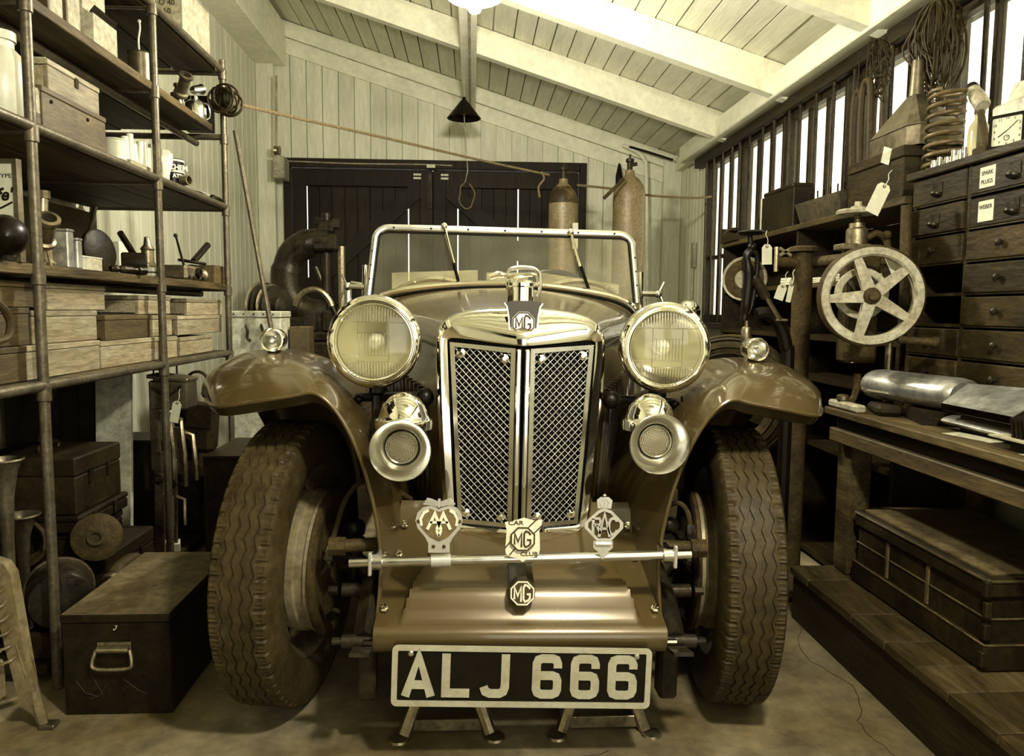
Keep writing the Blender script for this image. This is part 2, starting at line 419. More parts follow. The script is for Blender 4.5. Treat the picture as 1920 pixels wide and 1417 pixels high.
# ceiling: planks running from front to back under a roof skin
sl = math.atan(.312); RX = V((math.cos(sl), 0, -math.sin(sl))); RN = V((math.sin(sl), 0, math.cos(sl)))
g = G(); g.prism([(WL-.15, zroof(WL-.15)+.03), (WR+.15, zroof(WR+.15)+.03), (WR+.15, zroof(WR+.15)+.07), (WL-.15, zroof(WL-.15)+.07)], (V((0, (YF+YB)/2, 0)), EX, EZ, EY), -(YB-YF)/2-.15, (YB-YF)/2+.15)
ceiling = g.done('ceiling', CEIL, kind='structure', smooth=0)
x = WL; k = 0
while x < WR-.01:
    w = .116*(1+.12*rnd.uniform(-1, 1)); x1 = min(WR+.02, x+w)
    dz = rnd.uniform(-.004, .003)
    g = G(); g.prism([(x+.004, zroof(x)+dz), (x1-.004, zroof(x1)+dz), (x1-.004, zroof(x1)+.026), (x+.004, zroof(x)+.026)], (V((0, (YF+YB)/2, 0)), EX, EZ, EY), -(YB-YF)/2, (YB-YF)/2)
    g.done('plank', CEIL, ceiling, smooth=0); x = x1
# rafters
for k, y in enumerate((4.68, 3.78, 2.88, 1.98, 1.08, .18, -.72, -1.62)):
    g = G(); D = .165
    g.prism([(WL+.05, zroof(WL+.05)-D), (WR-.02, zroof(WR-.02)-D), (WR-.02, zroof(WR-.02)-.005), (WL+.05, zroof(WL+.05)-.005)], (V((0, y, 0)), EX, EZ, EY), -.032, .032)
    g.done('rafter', RAFTER, ceiling, smooth=0)
# rake boards along the top of the back wall
for k, (d0, d1, t) in enumerate(((.005, .12, .03), (.13, .24, .018))):
    g = G(); g.prism([(WL+.02, zroof(WL+.02)-d1), (WR-.02, zroof(WR-.02)-d1), (WR-.02, zroof(WR-.02)-d0), (WL+.02, zroof(WL+.02)-d0)], (V((0, YB-t/2-.001, 0)), EX, EZ, EY), -t/2, t/2)
    g.done('trim_%d' % (k+1), RAFTER, kind='structure', smooth=0)
# boxed beam along the left wall and the head beam over the windows
g = G(); g.bb(WL-.02, -1.40, 1.6, YB-.03, 2.76, 3.06, .006)
g.done('trim_3', RAFTER, kind='structure')
g = G(); g.bb(WR-.13, WR+.06, YF, 5.45, 2.015, 2.13, .005)
g.done('trim_4', RAFTER, kind='structure')
g = G(); g.bb(WR+.061, WR+.10, YF, YB+.05, 1.99, zroof(WR)+.06); g.done('trim_11', RAFTER, kind='structure')
g = G(); g.bb(WR-.06, WR+.04, YF, 5.3, 1.95, 2.014, .004)
g.done('trim_5', DARKWOOD, kind='structure')
g = G(); g.bb(WR-.05, WR+.0, 5.3, YB-.02, 2.03, 2.12, .004)
g.done('trim_6', RAFTER, kind='structure')
# corner posts of the back wall
g = G(); g.bb(WR-.14, WR-.002, YB-.07, YB-.002, 0, 2.13, .004); g.done('trim_7', CREAM, kind='structure')
g = G(); g.bb(WL+.002, WL+.13, YB-.07, YB-.002, 0, 2.85, .004); g.done('trim_8', CREAM, kind='structure')
# batten carrying the lamp cable, running under the rafters
g = G(); a = at(878, 40, 3.95); g.bb(-.075, .02, 2.62, YB-.04, 2.455, 2.50, .003)
batten = g.done('trim_9', RAFTER, kind='structure')
g = G(); g.cyl((-.02, 2.65, 2.449), (-.02, YB-.1, 2.449), .008, n=8); g.done('cable', FRAMEPALE, batten)

# windows of the right wall
edges = [5.16, 4.51, 3.86, 3.21, 2.56, 1.91, 1.26, .61, -.04]
ZS, ZT = .88, 1.96
for i in range(len(edges)-1):
    y1, y0 = edges[i], edges[i+1]
    g = G(); t = .045
    g.bb(WR-.02, WR+.05, y1-t, y1, ZS, ZT, .004); g.bb(WR-.02, WR+.05, y0, y0+t*.6, ZS, ZT, .004)
    g.bb(WR-.019, WR+.049, y0+t*.6, y1-t, ZS, ZS+.05); g.bb(WR-.019, WR+.049, y0+t*.6, y1-t, ZT-.04, ZT)
    wn = g.done('window_%d' % (i+1), DARKWOOD, kind='structure', smooth=0)
    a0, a1 = y0+t*.6, y1-t
    g = G()
    for f in (.36, .68): g.bb(WR+.005, WR+.03, a0+(a1-a0)*f-.011, a0+(a1-a0)*f+.011, ZS+.05, ZT-.04)
    g.bb(WR+.006, WR+.029, a0, a1, 1.30, 1.325)
    g.done('glazing_bar', DARKWOOD, wn, smooth=0)
    fs = (0, .36, .68, 1)
    for q in range(3):
        for za, zb in ((ZS+.05, 1.30), (1.325, ZT-.04)):
            g = G(); g.bb(WR+.015, WR+.019, a0+(a1-a0)*fs[q]+.011, a0+(a1-a0)*fs[q+1]-.011, za, zb)
            g.done('pane', PANE, wn, smooth=0)
    for q in range(4):
        yy = a0+(a1-a0)*(.1+.27*q)+rnd.uniform(-.02, .02); lean = rnd.uniform(-.02, .02)
        g = G(); g.cyl((WR-.045, yy, ZS-.02), (WR-.045, yy+lean, ZT), .0085, n=8)
        g.done('bar', IRON, wn)
g = G(); g.bb(WR-.11, WR+.02, -.1, 5.2, .84, .879, .004); g.done('window_sill', DARKWOOD, wall_right, smooth=0)

# the double doors
def door_leaf(name, x0, x1, brace_dir, slits):
    t = .04; yy = YB+.05
    g = G(); g.bb(x0, x1, yy-.03, yy-.002, DZ-.20, DZ-.07, .004)
    d = g.done(name, DOORWOOD, kind='structure')
    for xa, xb in ((x0, x0+.10), (x1-.10, x1)):
        q = G(); q.bb(xa, xb, yy-.034, yy-.001, .03, DZ-.07, .004); q.done('stile', DOORWOOD, d)
    q = G(); q.bb(x0+.1, x1-.1, yy-.032, yy-.002, .98, 1.10, .004); q.done('mid_rail', DOORWOOD, d)
    q = G(); q.bb(x0+.1, x1-.1, yy-.032, yy-.002, .05, .2, .004); q.done('bottom_rail', DOORWOOD, d)
    a, b = ((x0+.1, 1.10), (x1-.1, DZ-.20)) if brace_dir > 0 else ((x1-.1, 1.10), (x0+.1, DZ-.20))
    q = G(); q.stroke([a, b], .12, (V((0, yy-.017, 0)), EX, EZ, EY), -.014, .014); q.done('brace', DOORWOOD, d)
    n = int(round((x1-x0)/.098)); w = (x1-x0)/n
    for i in range(n):
        ga = .008 if i in slits else .0
        gb = .001 if i+1 in slits else .0
        q = G(); q.bb(x0+i*w+ga, x0+(i+1)*w-gb, yy+(.0 if i % 2 else .006), yy+.02+(.0 if i % 2 else .006), .02, DZ-.072, .003)
        q.done('plank', DOORWOOD, d, smooth=0)
    return d
xm = (DX0+DX1)/2-.03
door_1 = door_leaf('door_1', DX0+.06, xm-.001, 1, (1, 9))
door_2 = door_leaf('door_2', xm+.001, DX1-.06, -1, (2, 7))
g = G(); g.bb(xm-.04, xm+.04, YB+.078, YB+.095, .02, DZ-.07); g.done('meeting_strip', DOORWOOD, door_1, smooth=0)
g = G(); g.bb(DX0, DX0+.055, YB-.02, YB+.07, 0, DZ, .004); g.bb(DX1-.055, DX1, YB-.02, YB+.07, 0, DZ, .004); g.bb(DX0+.055, DX1-.055, YB-.022, YB+.07, DZ-.065, DZ, .004)
g.done('trim_10', DOORWOOD, kind='structure')
for dx in (-.12, .09):
    for k in range(2):
        g = G(); g.bb(xm+dx-.028, xm+dx+.03, YB-.006, YB+.017, DZ-.115-k*.027, DZ-.10-k*.027); g.done('hinge_strap', PAPER, door_1 if dx < 0 else door_2)
g = G(); g.bb(xm-.045, xm+.02, YB-.034, YB-.0225, DZ-.06, DZ-.035); g.done('catch_plate', PAPER, door_1)
g = G(); g.bb(xm-.035, xm-.01, YB-.002, YB+.015, DZ-.36, DZ-.1); g.cyl((xm-.022, YB-.012, DZ-.36), (xm-.022, YB-.012, DZ-.15), .006)
g.done('door_bolt', IRON, door_1)
g = G(); pts = [V((DX0+.03, YB-.026, DZ-.028)), V((-.9, YB-.027, DZ-.038)), V((xm-.1, YB-.026, DZ-.035)), V((xm+.15, YB-.026, DZ-.04))]
g.tube(spline(pts, 6), .005, 6); g.done('door_cable', FRAMEPALE, door_1)

# ------------------------------------------------------------------ lamps
def lamp(name, label, p, power, shade_r, cord_top):
    t = thing(name, label, 'lamp', (p.x, p.y, p.z-.06), 'lit pendant lamps')
    g = G(); g.cyl((p.x, p.y, p.z+.10), (p.x, p.y, cord_top), .004, n=6); g.done('cord', FRAMEPALE, t)
    g = G(); g.lathe([(.018,.12),(.022,.06),(.03,.05)], p, EZ, 16); g.done('lamp_holder', WHITE, t)
    g = G(); g.lathe([(.03,.052),(.06,.047),(shade_r*.8,.028),(shade_r,.0),(shade_r-.004,.0),(shade_r*.78,.022),(.03,.042)], p, EZ, 40); g.done('lamp_shade', WHITE, t)
    g = G(); g.lathe([(0,-.055),(.02,-.05),(.03,-.03),(.03,-.01),(.018,.02),(.014,.045)], p, EZ, 20); bl = g.done('bulb', BULB, t)
    ld = bpy.data.lights.new('bulb_light', 'POINT'); ld.energy = power; ld.color = (1, .955, .82); ld.shadow_soft_size = .06
    lo = bpy.data.objects.new('bulb_light', ld); col.objects.link(lo); lo.parent = t; lo.location = (0, 0, -.03)
    return t
P1 = at(890, -4, 2.85)
lamp('pendant_lamp', 'glowing white pendant lamp hanging from the ceiling above the car', P1, LAMP_W, .10, 2.46)
P2 = V((.45, .45, 1.92))
lamp('pendant_lamp', 'lit white pendant lamp over the open floor before the car', P2, LAMP2_W, .10, zroof(.45)-.01)
# small unlit black pendant near the back wall
p = at(870, 222, 5.05)
PBL = p
t = thing('pendant_lamp', 'unlit small black conical pendant lamp before the back wall', 'lamp', p)
g = G(); g.lathe([(.010,.135),(.014,.118),(.024,.11),(.112,.0),(.108,.0),(.02,.10)], p, EZ, 32); g.done('lamp_shade', BLACK, t)
g = G(); g.cyl((p.x, p.y, p.z+.12), (p.x, p.y, 2.455), .004, n=6); g.done('cord', FRAMEPALE, t)
g = G(); g.lathe([(.012,.08),(.02,.07),(.024,.05),(.02,.03),(0,.02)], p, EZ, 14); g.done('bulb', WHITE, t)

# ================================================================== the car
CX, TILT = .108, R(.85)
PIV = V((CX, 1.7, .55))
_TI = Matrix.Rotation(-TILT, 3, 'Y')
def atc(px, py, Y):
    """a pixel at depth Y, in the car's own (level) axes"""
    return PIV+_TI @ (at(px, py, Y)-PIV)
car = thing('classic_car', 'vintage two-seat open sports car with mesh grille and plate ALJ 666', 'car', PIV)
car.rotation_euler = (0, TILT, 0)
def mir(p): return V((2*CX-p[0], p[1], p[2]))
def both(fn):
    for s in (1, -1): fn((lambda p: V(p)) if s == 1 else mir, s)

# ---- body: bonnet, scuttle, tub
def section(half, Y, n=4):
    h = spline([V((a, 0, z)) for a, z in half], n)
    return [V((CX+p.x, Y, p.z)) for p in h[::-1]]+[V((CX-p.x, Y, p.z)) for p in h[1:]]
S_RAD = [(0,.950),(.08,.946),(.14,.935),(.175,.915),(.190,.885),(.193,.84),(.188,.70),(.175,.50),(.170,.43)]
S_COW = [(0,1.022),(.12,1.016),(.24,1.0),(.34,.975),(.41,.935),(.435,.88),(.44,.75),(.44,.55),(.44,.42)]
S_SCR = [(0,1.032),(.14,1.026),(.28,1.012),(.40,.99),(.465,.955),(.485,.90),(.49,.75),(.49,.55),(.49,.42)]
S_TUB = [(0,.97),(.14,.97),(.30,.96),(.42,.94),(.48,.92),(.50,.88),(.505,.75),(.505,.55),(.50,.40)]
S_END = [(0,.86),(.14,.86),(.28,.85),(.38,.83),(.43,.80),(.45,.76),(.455,.65),(.455,.5),(.45,.40)]
lerp = lambda A, B, t: [(a[0]+(b[0]-a[0])*t, a[1]+(b[1]-a[1])*t) for a, b in zip(A, B)]
g = G(); g.grid([section(lerp(S_RAD, S_COW, t), 1.765+(2.50-1.765)*t) for t in (0, .25, .5, .75, 1)])
bonnet = g.done('bonnet', BODY, car)
g = G(); g.tube([V((CX, 1.77, .951)), V((CX, 2.5, 1.023))], .004, 6); g.done('bonnet_hinge', CHROME, bonnet)
for s in (-1, 1):
    a, b = section(S_RAD, 1.767, 4), section(S_COW, 2.497, 4)
    i = 13 if s > 0 else len(a)-14
    g = G(); g.tube([a[i]+V((s*.002, 0, .002)), b[i]+V((s*.002, 0, .002))], .003, 6); g.done('bonnet_hinge', BLACK, bonnet)
    for k in range(14):            # louvres of the bonnet side
        t = .15+.055*k
        q = section(lerp(S_RAD, S_COW, t), 1.765+.735*t)
        i = 3 if s > 0 else len(q)-4
        j = 9 if s > 0 else len(q)-10
        g = G(); g.tube([q[i]+V((s*.004, 0, 0)), q[j]+V((s*.004, 0, 0))], .007, 5); g.done('louvre', BODYDK, bonnet)
g = G(); g.grid([section(S_COW, 2.503), section(S_SCR, 2.68), section(lerp(S_SCR, S_TUB, .3), 2.86)])
scut = g.done('scuttle', BODY, car)
def arc_tube(sec, Y, i0, i1, dz, r, name, m, parent):
    q = section(sec, Y, 4); g = G(); g.tube([p+V((0, 0, dz)) for p in q[i0:len(q)-i0]], r, 8); return g.done(name, m, parent)
arc_tube(S_SCR, 2.665, 12, 0, .012, .011, 'scuttle_strip', CHROME, scut)
arc_tube(lerp(S_COW, S_SCR, .7), 2.60, 11, 0, .002, .006, 'scuttle_seal', BLACK, scut)
# tub with an open cockpit
rows = [section(lerp(S_SCR, S_TUB, .35), 2.865), section(S_TUB, 3.2), section(S_TUB, 3.75), section(S_END, 4.35)]
g = G()
for i in range(3):
    A, B = rows[i], rows[i+1]; n = len(A)
    for j in range(n-1):
        mid = (j+.5)/(n-1)
        if i < 2 and .33 < mid < .67: continue
        g.face([A[j], A[j+1], B[j+1], B[j]])
g.face(rows[-1]); g.done('body_tub', BODY, car)
g = G(); g.bb(CX-.42, CX+.42, 2.9, 4.3, .40, .44); g.done('cockpit_floor', UNDER, car)
for s in (-1, 1):
    g = G(); g.box((CX+s*.21, 3.55, .72), (.38, .14, .5), Matrix.Rotation(R(-12), 4, 'X'), .04); g.done('seat_back', LEATHER, car)
    g = G(); g.box((CX+s*.21, 3.30, .52), (.38, .42, .14), None, .04); g.done('seat_cushion', LEATHER, car)
g = G(); g.bb(CX-.43, CX+.43, 2.93, 2.95, .70, .965, .004); g.done('dashboard', LEATHER, car)
c = V((CX+.21, 3.08, .93)); ax = V((0, .9, .35)).normalized(); e1 = EX; e2 = ax.cross(e1)
g = G(); g.tube([c+(e1*math.cos(2*math.pi*k/32)+e2*math.sin(2*math.pi*k/32))*.19 for k in range(32)], .012, 8, True)
sw = g.done('steering_wheel', BLACK, car)
for k in range(4):
    a = math.pi/4+k*math.pi/2; g = G(); g.cyl(c, c+(e1*math.cos(a)+e2*math.sin(a))*.185, .006, n=6); g.done('spoke', STEEL, sw)

# ---- aero screens lying behind the windscreen
for k, (x0, x1, y0, y1, yb) in enumerate(((735, 896, 512, 507, 548), (912, 990, 512, 512, 545), (1005, 1160, 510, 534, 552))):
    p = [atc(x0, yb, 2.80), atc(x1, yb, 2.80), atc(x1, y1, 2.84), atc(x0, y0, 2.84)]
    g = G(); n = (p[1]-p[0]).cross(p[3]-p[0]).normalized()*.004
    g.grid([p, [q+n for q in p]], cu=True); g.face(p[::-1]); g.face([q+n for q in p])
    sc = g.done('aero_screen', PERSPEX, car, smooth=0)
    if k != 1:
        w = x1-x0; pts = [atc(x0+8, yb-2, 2.79), atc(x0+w*.22, yb-17, 2.79), atc(x0+w*.5, yb-25, 2.79), atc(x0+w*.78, yb-17, 2.79), atc(x1-6, yb-2, 2.79)]
        g = G(); q = spline(pts, 6); g.tube(q, .012, 6); g.done('cowl_rim', NICKEL, sc)
        for f in (.3, .6, .85):
            c = q[int(f*(len(q)-1))]; g = G(); g.lathe([(0,-.018),(.007,-.016),(.007,0)], c, EY, 10); g.done('stud', CHROME, sc)

# ---- windscreen
YW = 2.70
corners = [atc(699, 560, YW), atc(709, 436, YW+.05), atc(1189, 443, YW+.05), atc(1200, 575, YW)]
hw = .485; zb, zt = .985, (corners[1].z+corners[2].z)/2+.012; hwt = .468
P = []
out = [(-hw, zb), (-hwt, zt-.06)]
for k in range(1, 6):
    a = R(180-90*k/5); out.append((-hwt+.05+.05*math.cos(a), zt-.05+.05*math.sin(a)))
out += [(-x, z) for x, z in out[::-1]]
lean = lambda z: YW+(z-zb)*.18
fr_pts = [V((CX+x, lean(z), z)) for x, z in out]
wsf = G()
wsf.tube(fr_pts, .0125, 10)
screen = wsf.done('windscreen_frame', SATIN, car)
g = G(); g.tube([p+V((0,-.004,-.016)) if p.z > zt-.01 else p+V(((.014 if p.x < CX else -.014), -.004, 0)) for p in fr_pts], .004, 6); g.done('glass_seal', BLACK, screen)
g = G(); g.face([V((CX+x*.985, lean(z), z-.004)) for x, z in out]); g.done('glass', SCREEN, screen, smooth=0)
for k in range(7):
    x = -.4+.133*k; g = G(); g.ball((CX+x, lean(zt)-.0125, zt), .004, 8); g.done('screw', BLACK, screen)
for s in (-1, 1):
    for z in (1.05, 1.10, 1.15):
        g = G(); g.ball((CX+s*(hw+(hwt-hw)*((z-zb)/(zt-zb))), lean(z)-.012, z), .0035, 8); g.done('screw', BLACK, screen)
    # stanchion with a wing nut
    g = G(); g.cyl((CX+s*.505, YW+.02, .90), (CX+s*.503, YW+.04, 1.10), .008, n=8); st = g.done('stanchion', CHROME, screen)
    g = G(); g.cyl((CX+s*.50, YW, 1.02), (CX+s*.56, YW, 1.02), .010, n=10); g.ball((CX+s*.56, YW, 1.02), .014, 10); g.box((CX+s*.57, YW, 1.045), (.008, .012, .045), Matrix.Rotation(s*R(25), 4, 'Y'), .002); g.box((CX+s*.575, YW, .998), (.008, .012, .04), Matrix.Rotation(-s*R(25), 4, 'Y'), .002)
    g.done('wing_nut', NICKEL, screen)
for (x0, y0, x1, y1, xm_, ym_) in ((833, 424, 861, 534, 845, 470), (1070, 435, 1105, 545, 1082, 478)):
    a, m_, b = atc(x0, y0, YW+.02), atc(xm_, ym_, YW-.01), atc(x1, y1, YW-.02)
    g = G(); g.ball(a, .013, 10); g.cyl(a, m_+(m_-a)*.5, .006, .005, n=8); wp = g.done('wiper_arm', CHROME, screen)
    g = G(); d = (b-m_).normalized(); g.cyl(m_-d*.0+V((0, .006, 0)), b+V((0, .006, 0)), .007, .0065, n=6); g.done('wiper_blade', BLACK, wp)

# ---- radiator
O_ = [(0,.958),(.08,.954),(.14,.944),(.175,.927),(.193,.897),(.197,.85),(.193,.72),(.185,.6),(.177,.5),(.170,.445),(.156,.420),(.1,.411),(0,.409)]
I_ = [(0,.866),(.06,.872),(.12,.879),(.155,.882),(.165,.880),(.167,.870),(.160,.72),(.153,.6),(.146,.5),(.142,.468),(.136,.458),(.08,.456),(0,.456)]
def vee(dx): return 1.695-.045*(1-min(1, abs(dx)/.167))
def ring3(pr, yf):
    h = spline([V((a, 0, z)) for a, z in pr], 3)
    full = h+[V((-p.x, 0, p.z)) for p in h[::-1][1:-1]]
    return [V((CX+p.x, yf(p.x), p.z)) for p in full]
g = G()
rings = [ring3(O_, lambda x: 1.80), ring3(O_, lambda x: 1.735), ring3(lerp(O_, I_, .05), lambda x: 1.715), ring3(lerp(O_, I_, .16), lambda x: 1.700-.010*(1-abs(x)/.2)),
         ring3(lerp(O_, I_, .45), lambda x: 1.690-.028*(1-abs(x)/.2)), ring3(lerp(O_, I_, .8), lambda x: vee(x)-.006), ring3(lerp(O_, I_, .95), lambda x: vee(x)-.004), ring3(I_, lambda x: vee(x)+.003), ring3(I_, lambda x: vee(x)+.03)]
g.grid(rings, cu=True)
shell = g.done('radiator_shell', CHROME, car, smooth=40)
g = G(); g.face([p+V((0, .028, 0)) for p in ring3(I_, lambda x: vee(x))]); 
for k in range(60):                     # upright tubes of the core behind the mesh
    x = -.16+.32*k/59; g.bb(CX+x-.0012, CX+x+.0012, vee(x)+.022, vee(x)+.026, .46, .88)
g.done('radiator_core', BLACK, shell, smooth=0)
# two mesh panels in their frames
def clip(p, d, poly):
    t0, t1 = -9.0, 9.0; n = len(poly)
    for i in range(n):
        a, b = poly[i], poly[(i+1) % n]; nx, ny = -(b[1]-a[1]), b[0]-a[0]
        den = nx*d[0]+ny*d[1]; num = nx*(p[0]-a[0])+ny*(p[1]-a[1])
        if abs(den) < 1e-9:
            if num < 0: return None
            continue
        t = -num/den
        if den > 0: t0 = max(t0, t)
        else: t1 = min(t1, t)
    return (t0, t1) if t1-t0 > .002 else None
for s in (-1, 1):
    po = [(.017,.460),(.1375,.462),(.1635,.875),(.017,.865)]
    pi = [(.027,.470),(.1285,.472),(.1525,.865),(.027,.855)]
    P3 = lambda q, dy: [V((CX+s*a, vee(a)+dy, z)) for a, z in q]
    g = G(); g.grid([P3(po, .004), P3(po, -.010), P3(pi, -.010), P3(pi, .004)], cu=True)
    mf = g.done('grille_frame', NICKEL, shell, smooth=0)
    g = G()
    for dirx in (1, -1):
        k = -60
        while k < 90:
            base = (k*.0157, .40); d = (dirx*.70, .72)
            r_ = clip(base, d, pi)
            if r_:
                a = (base[0]+d[0]*r_[0], base[1]+d[1]*r_[0]); b = (base[0]+d[0]*r_[1], base[1]+d[1]*r_[1])
                off = -.004-.0016*dirx
                g.tube([V((CX+s*a[0], vee(a[0])+off, a[1])), V((CX+s*b[0], vee(b[0])+off, b[1]))], .0010, 6)
            k += 1
    g.done('wire_mesh', MESHWIRE, mf, smooth=80, kind='stuff')
    for a, z in ((.041,.842),(.138,.850),(.121,.486),(.041,.484)):
        c = V((CX+s*a, vee(a)-.006, z)); g = G(); g.lathe([(0,-.008),(.004,-.008),(.0045,-.004),(.010,-.003),(.010,.002)], c, EY, 16); g.done('rosette', CHROME, mf)
for s in (-1, 1):
    g = G(); g.box((CX+s*.0095, vee(0)-.010, .66), (.012, .018, .408), None, .003); g.done('centre_bar', CHROME, shell)
# filler cap with quick-release lever
c = V((CX-.004, 1.735, .952))
g = G(); g.lathe([(.034,-.01),(.034,.006),(.031,.01),(.031,.05),(.034,.053),(.034,.06),(.028,.066),(0,.068)], c, EZ, 32); cap = g.done('radiator_cap', CHROME, shell)
g = G(); g.tube(spline([c+V(q) for q in ((-.072,-.012,.072),(-.05,-.012,.078),(-.02,-.012,.074),(.02,-.012,.080),(.035,-.008,.078))], 6), [.007]*8+[.005]*17, 8); g.done('lever', CHROME, cap)
g = G(); g.tube(spline([c+V(q) for q in ((-.03,.0,.075),(-.025,0,.09),(.0,.0,.096),(.03,0,.094),(.044,0,.08),(.046,0,.05),(.04,0,.03))], 5), .0045, 8); g.done('clip', NICKEL, cap)

def octagon(r): return circ(r, 8, a0=R(22.5))
def mg_badge(name, o, ex, ey, r, parent, ground, ink):
    fr = frame(o, ex, ey)
    g = G(); g.prism(octagon(r), fr, -.004, 0); b = g.done(name, ground, parent, smooth=0)
    k = r/.030
    g = G(); g.ring(octagon(r*.97), octagon(r*.86), fr, 0, .0015); g.done('badge_rim', ink, b, smooth=0)
    g = G(); w = .0042*k
    S = lambda L_: [(u*k*.001, v*k*.001) for u, v in L_]
    g.stroke(S([(-18,-13),(-18,14),(-10.5,-6),(-3,14),(-3,-19)]), w, fr, 0, .0015)
    g.stroke(S([(17,10),(13,16),(6,19),(2.5,13),(2.5,-13),(6,-19),(13,-16),(17,-11),(17,-2),(10,-2)]), w, fr, 0, .0015)
    g.done('lettering', ink, b, smooth=0)
    return b
# shield on the radiator head
o = atc(986, 606, 1.655); c = V((CX, 0, 0))
ex = EX; ey = V((0, .10, .995))
fr = frame(V((CX, 1.664, o.z)), ex, ey)
g = G(); q = [(-.043,.045),(-.037,.036),(-.033,.015),(-.031,-.010),(-.026,-.022),(-.012,-.034),(0,-.037)]
poly = q+[(-a, b) for a, b in q[::-1][1:]]+[(.02,.050),(-.02,.050)]
g.prism(poly, fr, -.02, .0); sh = g.done('badge_shield', BODYDK, shell, smooth=0)
g = G(); g.stroke([(a, b) for a, b in poly[:13]], .003, fr, 0, .002); g.done('shield_edge', NICKEL, sh, smooth=0)
mg_badge('octagon_badge', V((CX, 1.6605, o.z)), ex, ey, .0275, shell, BADGEPALE, BADGEBROWN)

# ---- front apron between the dumb irons
def smooth(t): t = max(0, min(1, t)); return t*t*(3-2*t)
rows = []
for dy, z in ((1.502,.240),(1.490,.243),(1.482,.258),(1.480,.275),(1.486,.290)):
    rows.append([V((CX+.305*u, dy, z)) for u in [(-1+i/60) for i in range(121)]])
for j in range(26):
    v = j/25; Y = 1.50+.27*v; hwv = .305-.03*v
    row = []
    for i in range(121):
        u = -1+i/60; dx = u*hwv
        z = .297+.192*v-.018*math.sin(math.pi*v)
        bw = .262-.11*v
        z += .040*smooth((bw-abs(dx))/.009)*smooth(v/.18)*smooth((1.0-v)/.25)
        inn = smooth((.150-abs(dx))/.012)*smooth((v-.38)/.05)*smooth((.86-v)/.05)
        z -= .008*inn
        row.append(V((CX+dx, Y, z)))
    rows.append(row)
g = G(); g.grid(rows); apron = g.done('front_apron', BODY, car, smooth=50)
for s in (-1, 1):
    for (dx, Y, z) in ((.288,1.53,.325),(.268,1.64,.405),(.262,1.71,.452)):
        c = V((CX+s*dx, Y, z-.006)); g = G(); g.lathe([(.009,0),(.009,.003),(.006,.004),(.006,.010),(0,.011)], c, V((0,-.5,.86)), 6); g.done('bolt', CHROME, apron)
    c = V((CX+s*.303, 1.487, .266)); g = G(); g.cyl(c, c+V((s*.022, 0, 0)), .006, n=8); g.done('bolt', CHROME, apron)
# starting-handle cover with octagonal badge
o = atc(980, 1111, 1.50)
fr = frame(V((CX, o.y, o.z)), EX, V((0, .12, .99)))
n = fr[3]
g = G(); A = [fr[0]+fr[1]*u+fr[2]*v for u, v in octagon(.029)]; B = [p-n*.03 for p in A]; C = [V((CX+(p.x-CX)*.75, 1.70, .455+(p.z-o.z)*.6)) for p in A]
g.grid([A, B, C], cu=True); g.face(A); hc = g.done('starting_handle_cover', BODYDK, car, smooth=20)
mg_badge('octagon_badge', fr[0]+n*.004, fr[1], fr[2], .0275, hc, BADGEBROWN, BADGEENAMEL)

# ---- number plate
o = atc(979.5, 1268.5, 1.462)
rz = Matrix.Rotation(R(1.0), 3, 'Y')
ex, ey = rz @ EX, rz @ V((0, .03, 1))
fr = frame(o, ex, ey); s_ = 1.462/F*1.005
g = G(); g.prism(rrect(506*s_, 121*s_, 11*s_), fr, -.004, 0); plate = g.done('number_plate', BLACK, car, smooth=0)
g = G(); g.ring(rrect(506*s_, 121*s_, 11*s_), rrect(484*s_, 99*s_, 3*s_), fr, 0, .003); g.done('plate_border', PLATEPALE, plate, smooth=0)
GL = {'A': [[(.0,.0),(.33,1.0),(.66,.0)], [(.12,.27),(.54,.27)]], 'L': [[(.08,1),(.08,.085),(.70,.085)]],
      'J': [[(.56,1),(.56,.24),(.52,.13),(.43,.085),(.20,.085),(.10,.13),(.055,.24)]],
      '6': [[(.585,.70),(.585,.80),(.55,.885),(.46,.92),(.21,.92),(.115,.885),(.08,.80),(.08,.20),(.115,.12),(.21,.08),(.46,.08),(.55,.12),(.585,.20),(.585,.40),(.55,.485),(.46,.52),(.172,.52)]]}
for ch, x0, x1 in (('A',748,808),('L',822,880),('J',897,957),('6',997,1057),('6',1072,1131),('6',1145,1206)):
    g = G(); h = 85*s_; w = (x1-x0)*s_
    for L_ in GL[ch]:
        mx = .70 if ch == 'L' else .66
        line = [((x0-979.5)*s_+.05*w+u/mx*w*.9, -h/2+.002+v*h) for u, v in L_]
        if ch == 'A':
            line = [((x0-979.5)*s_+.09*w+u/.66*w*.82, -h/2+.002+v*h*(.93 if v > .9 else 1)) for u, v in L_]
        g.stroke(line, .0172, fr, 0, .003 if L_ is GL[ch][0] else .0026)
    g.done('plate_letter' if ch.isalpha() else 'plate_digit', PLATEPALE, plate, smooth=0)
for px in (762, 1203):
    c = fr[0]+fr[1]*((px-979.5)*s_)+fr[2]*(44*s_); g = G(); g.lathe([(.0065,0),(.0065,.003),(.004,.006),(0,.0065)], c, fr[3], 14); g.done('plate_bolt', NICKEL, plate)

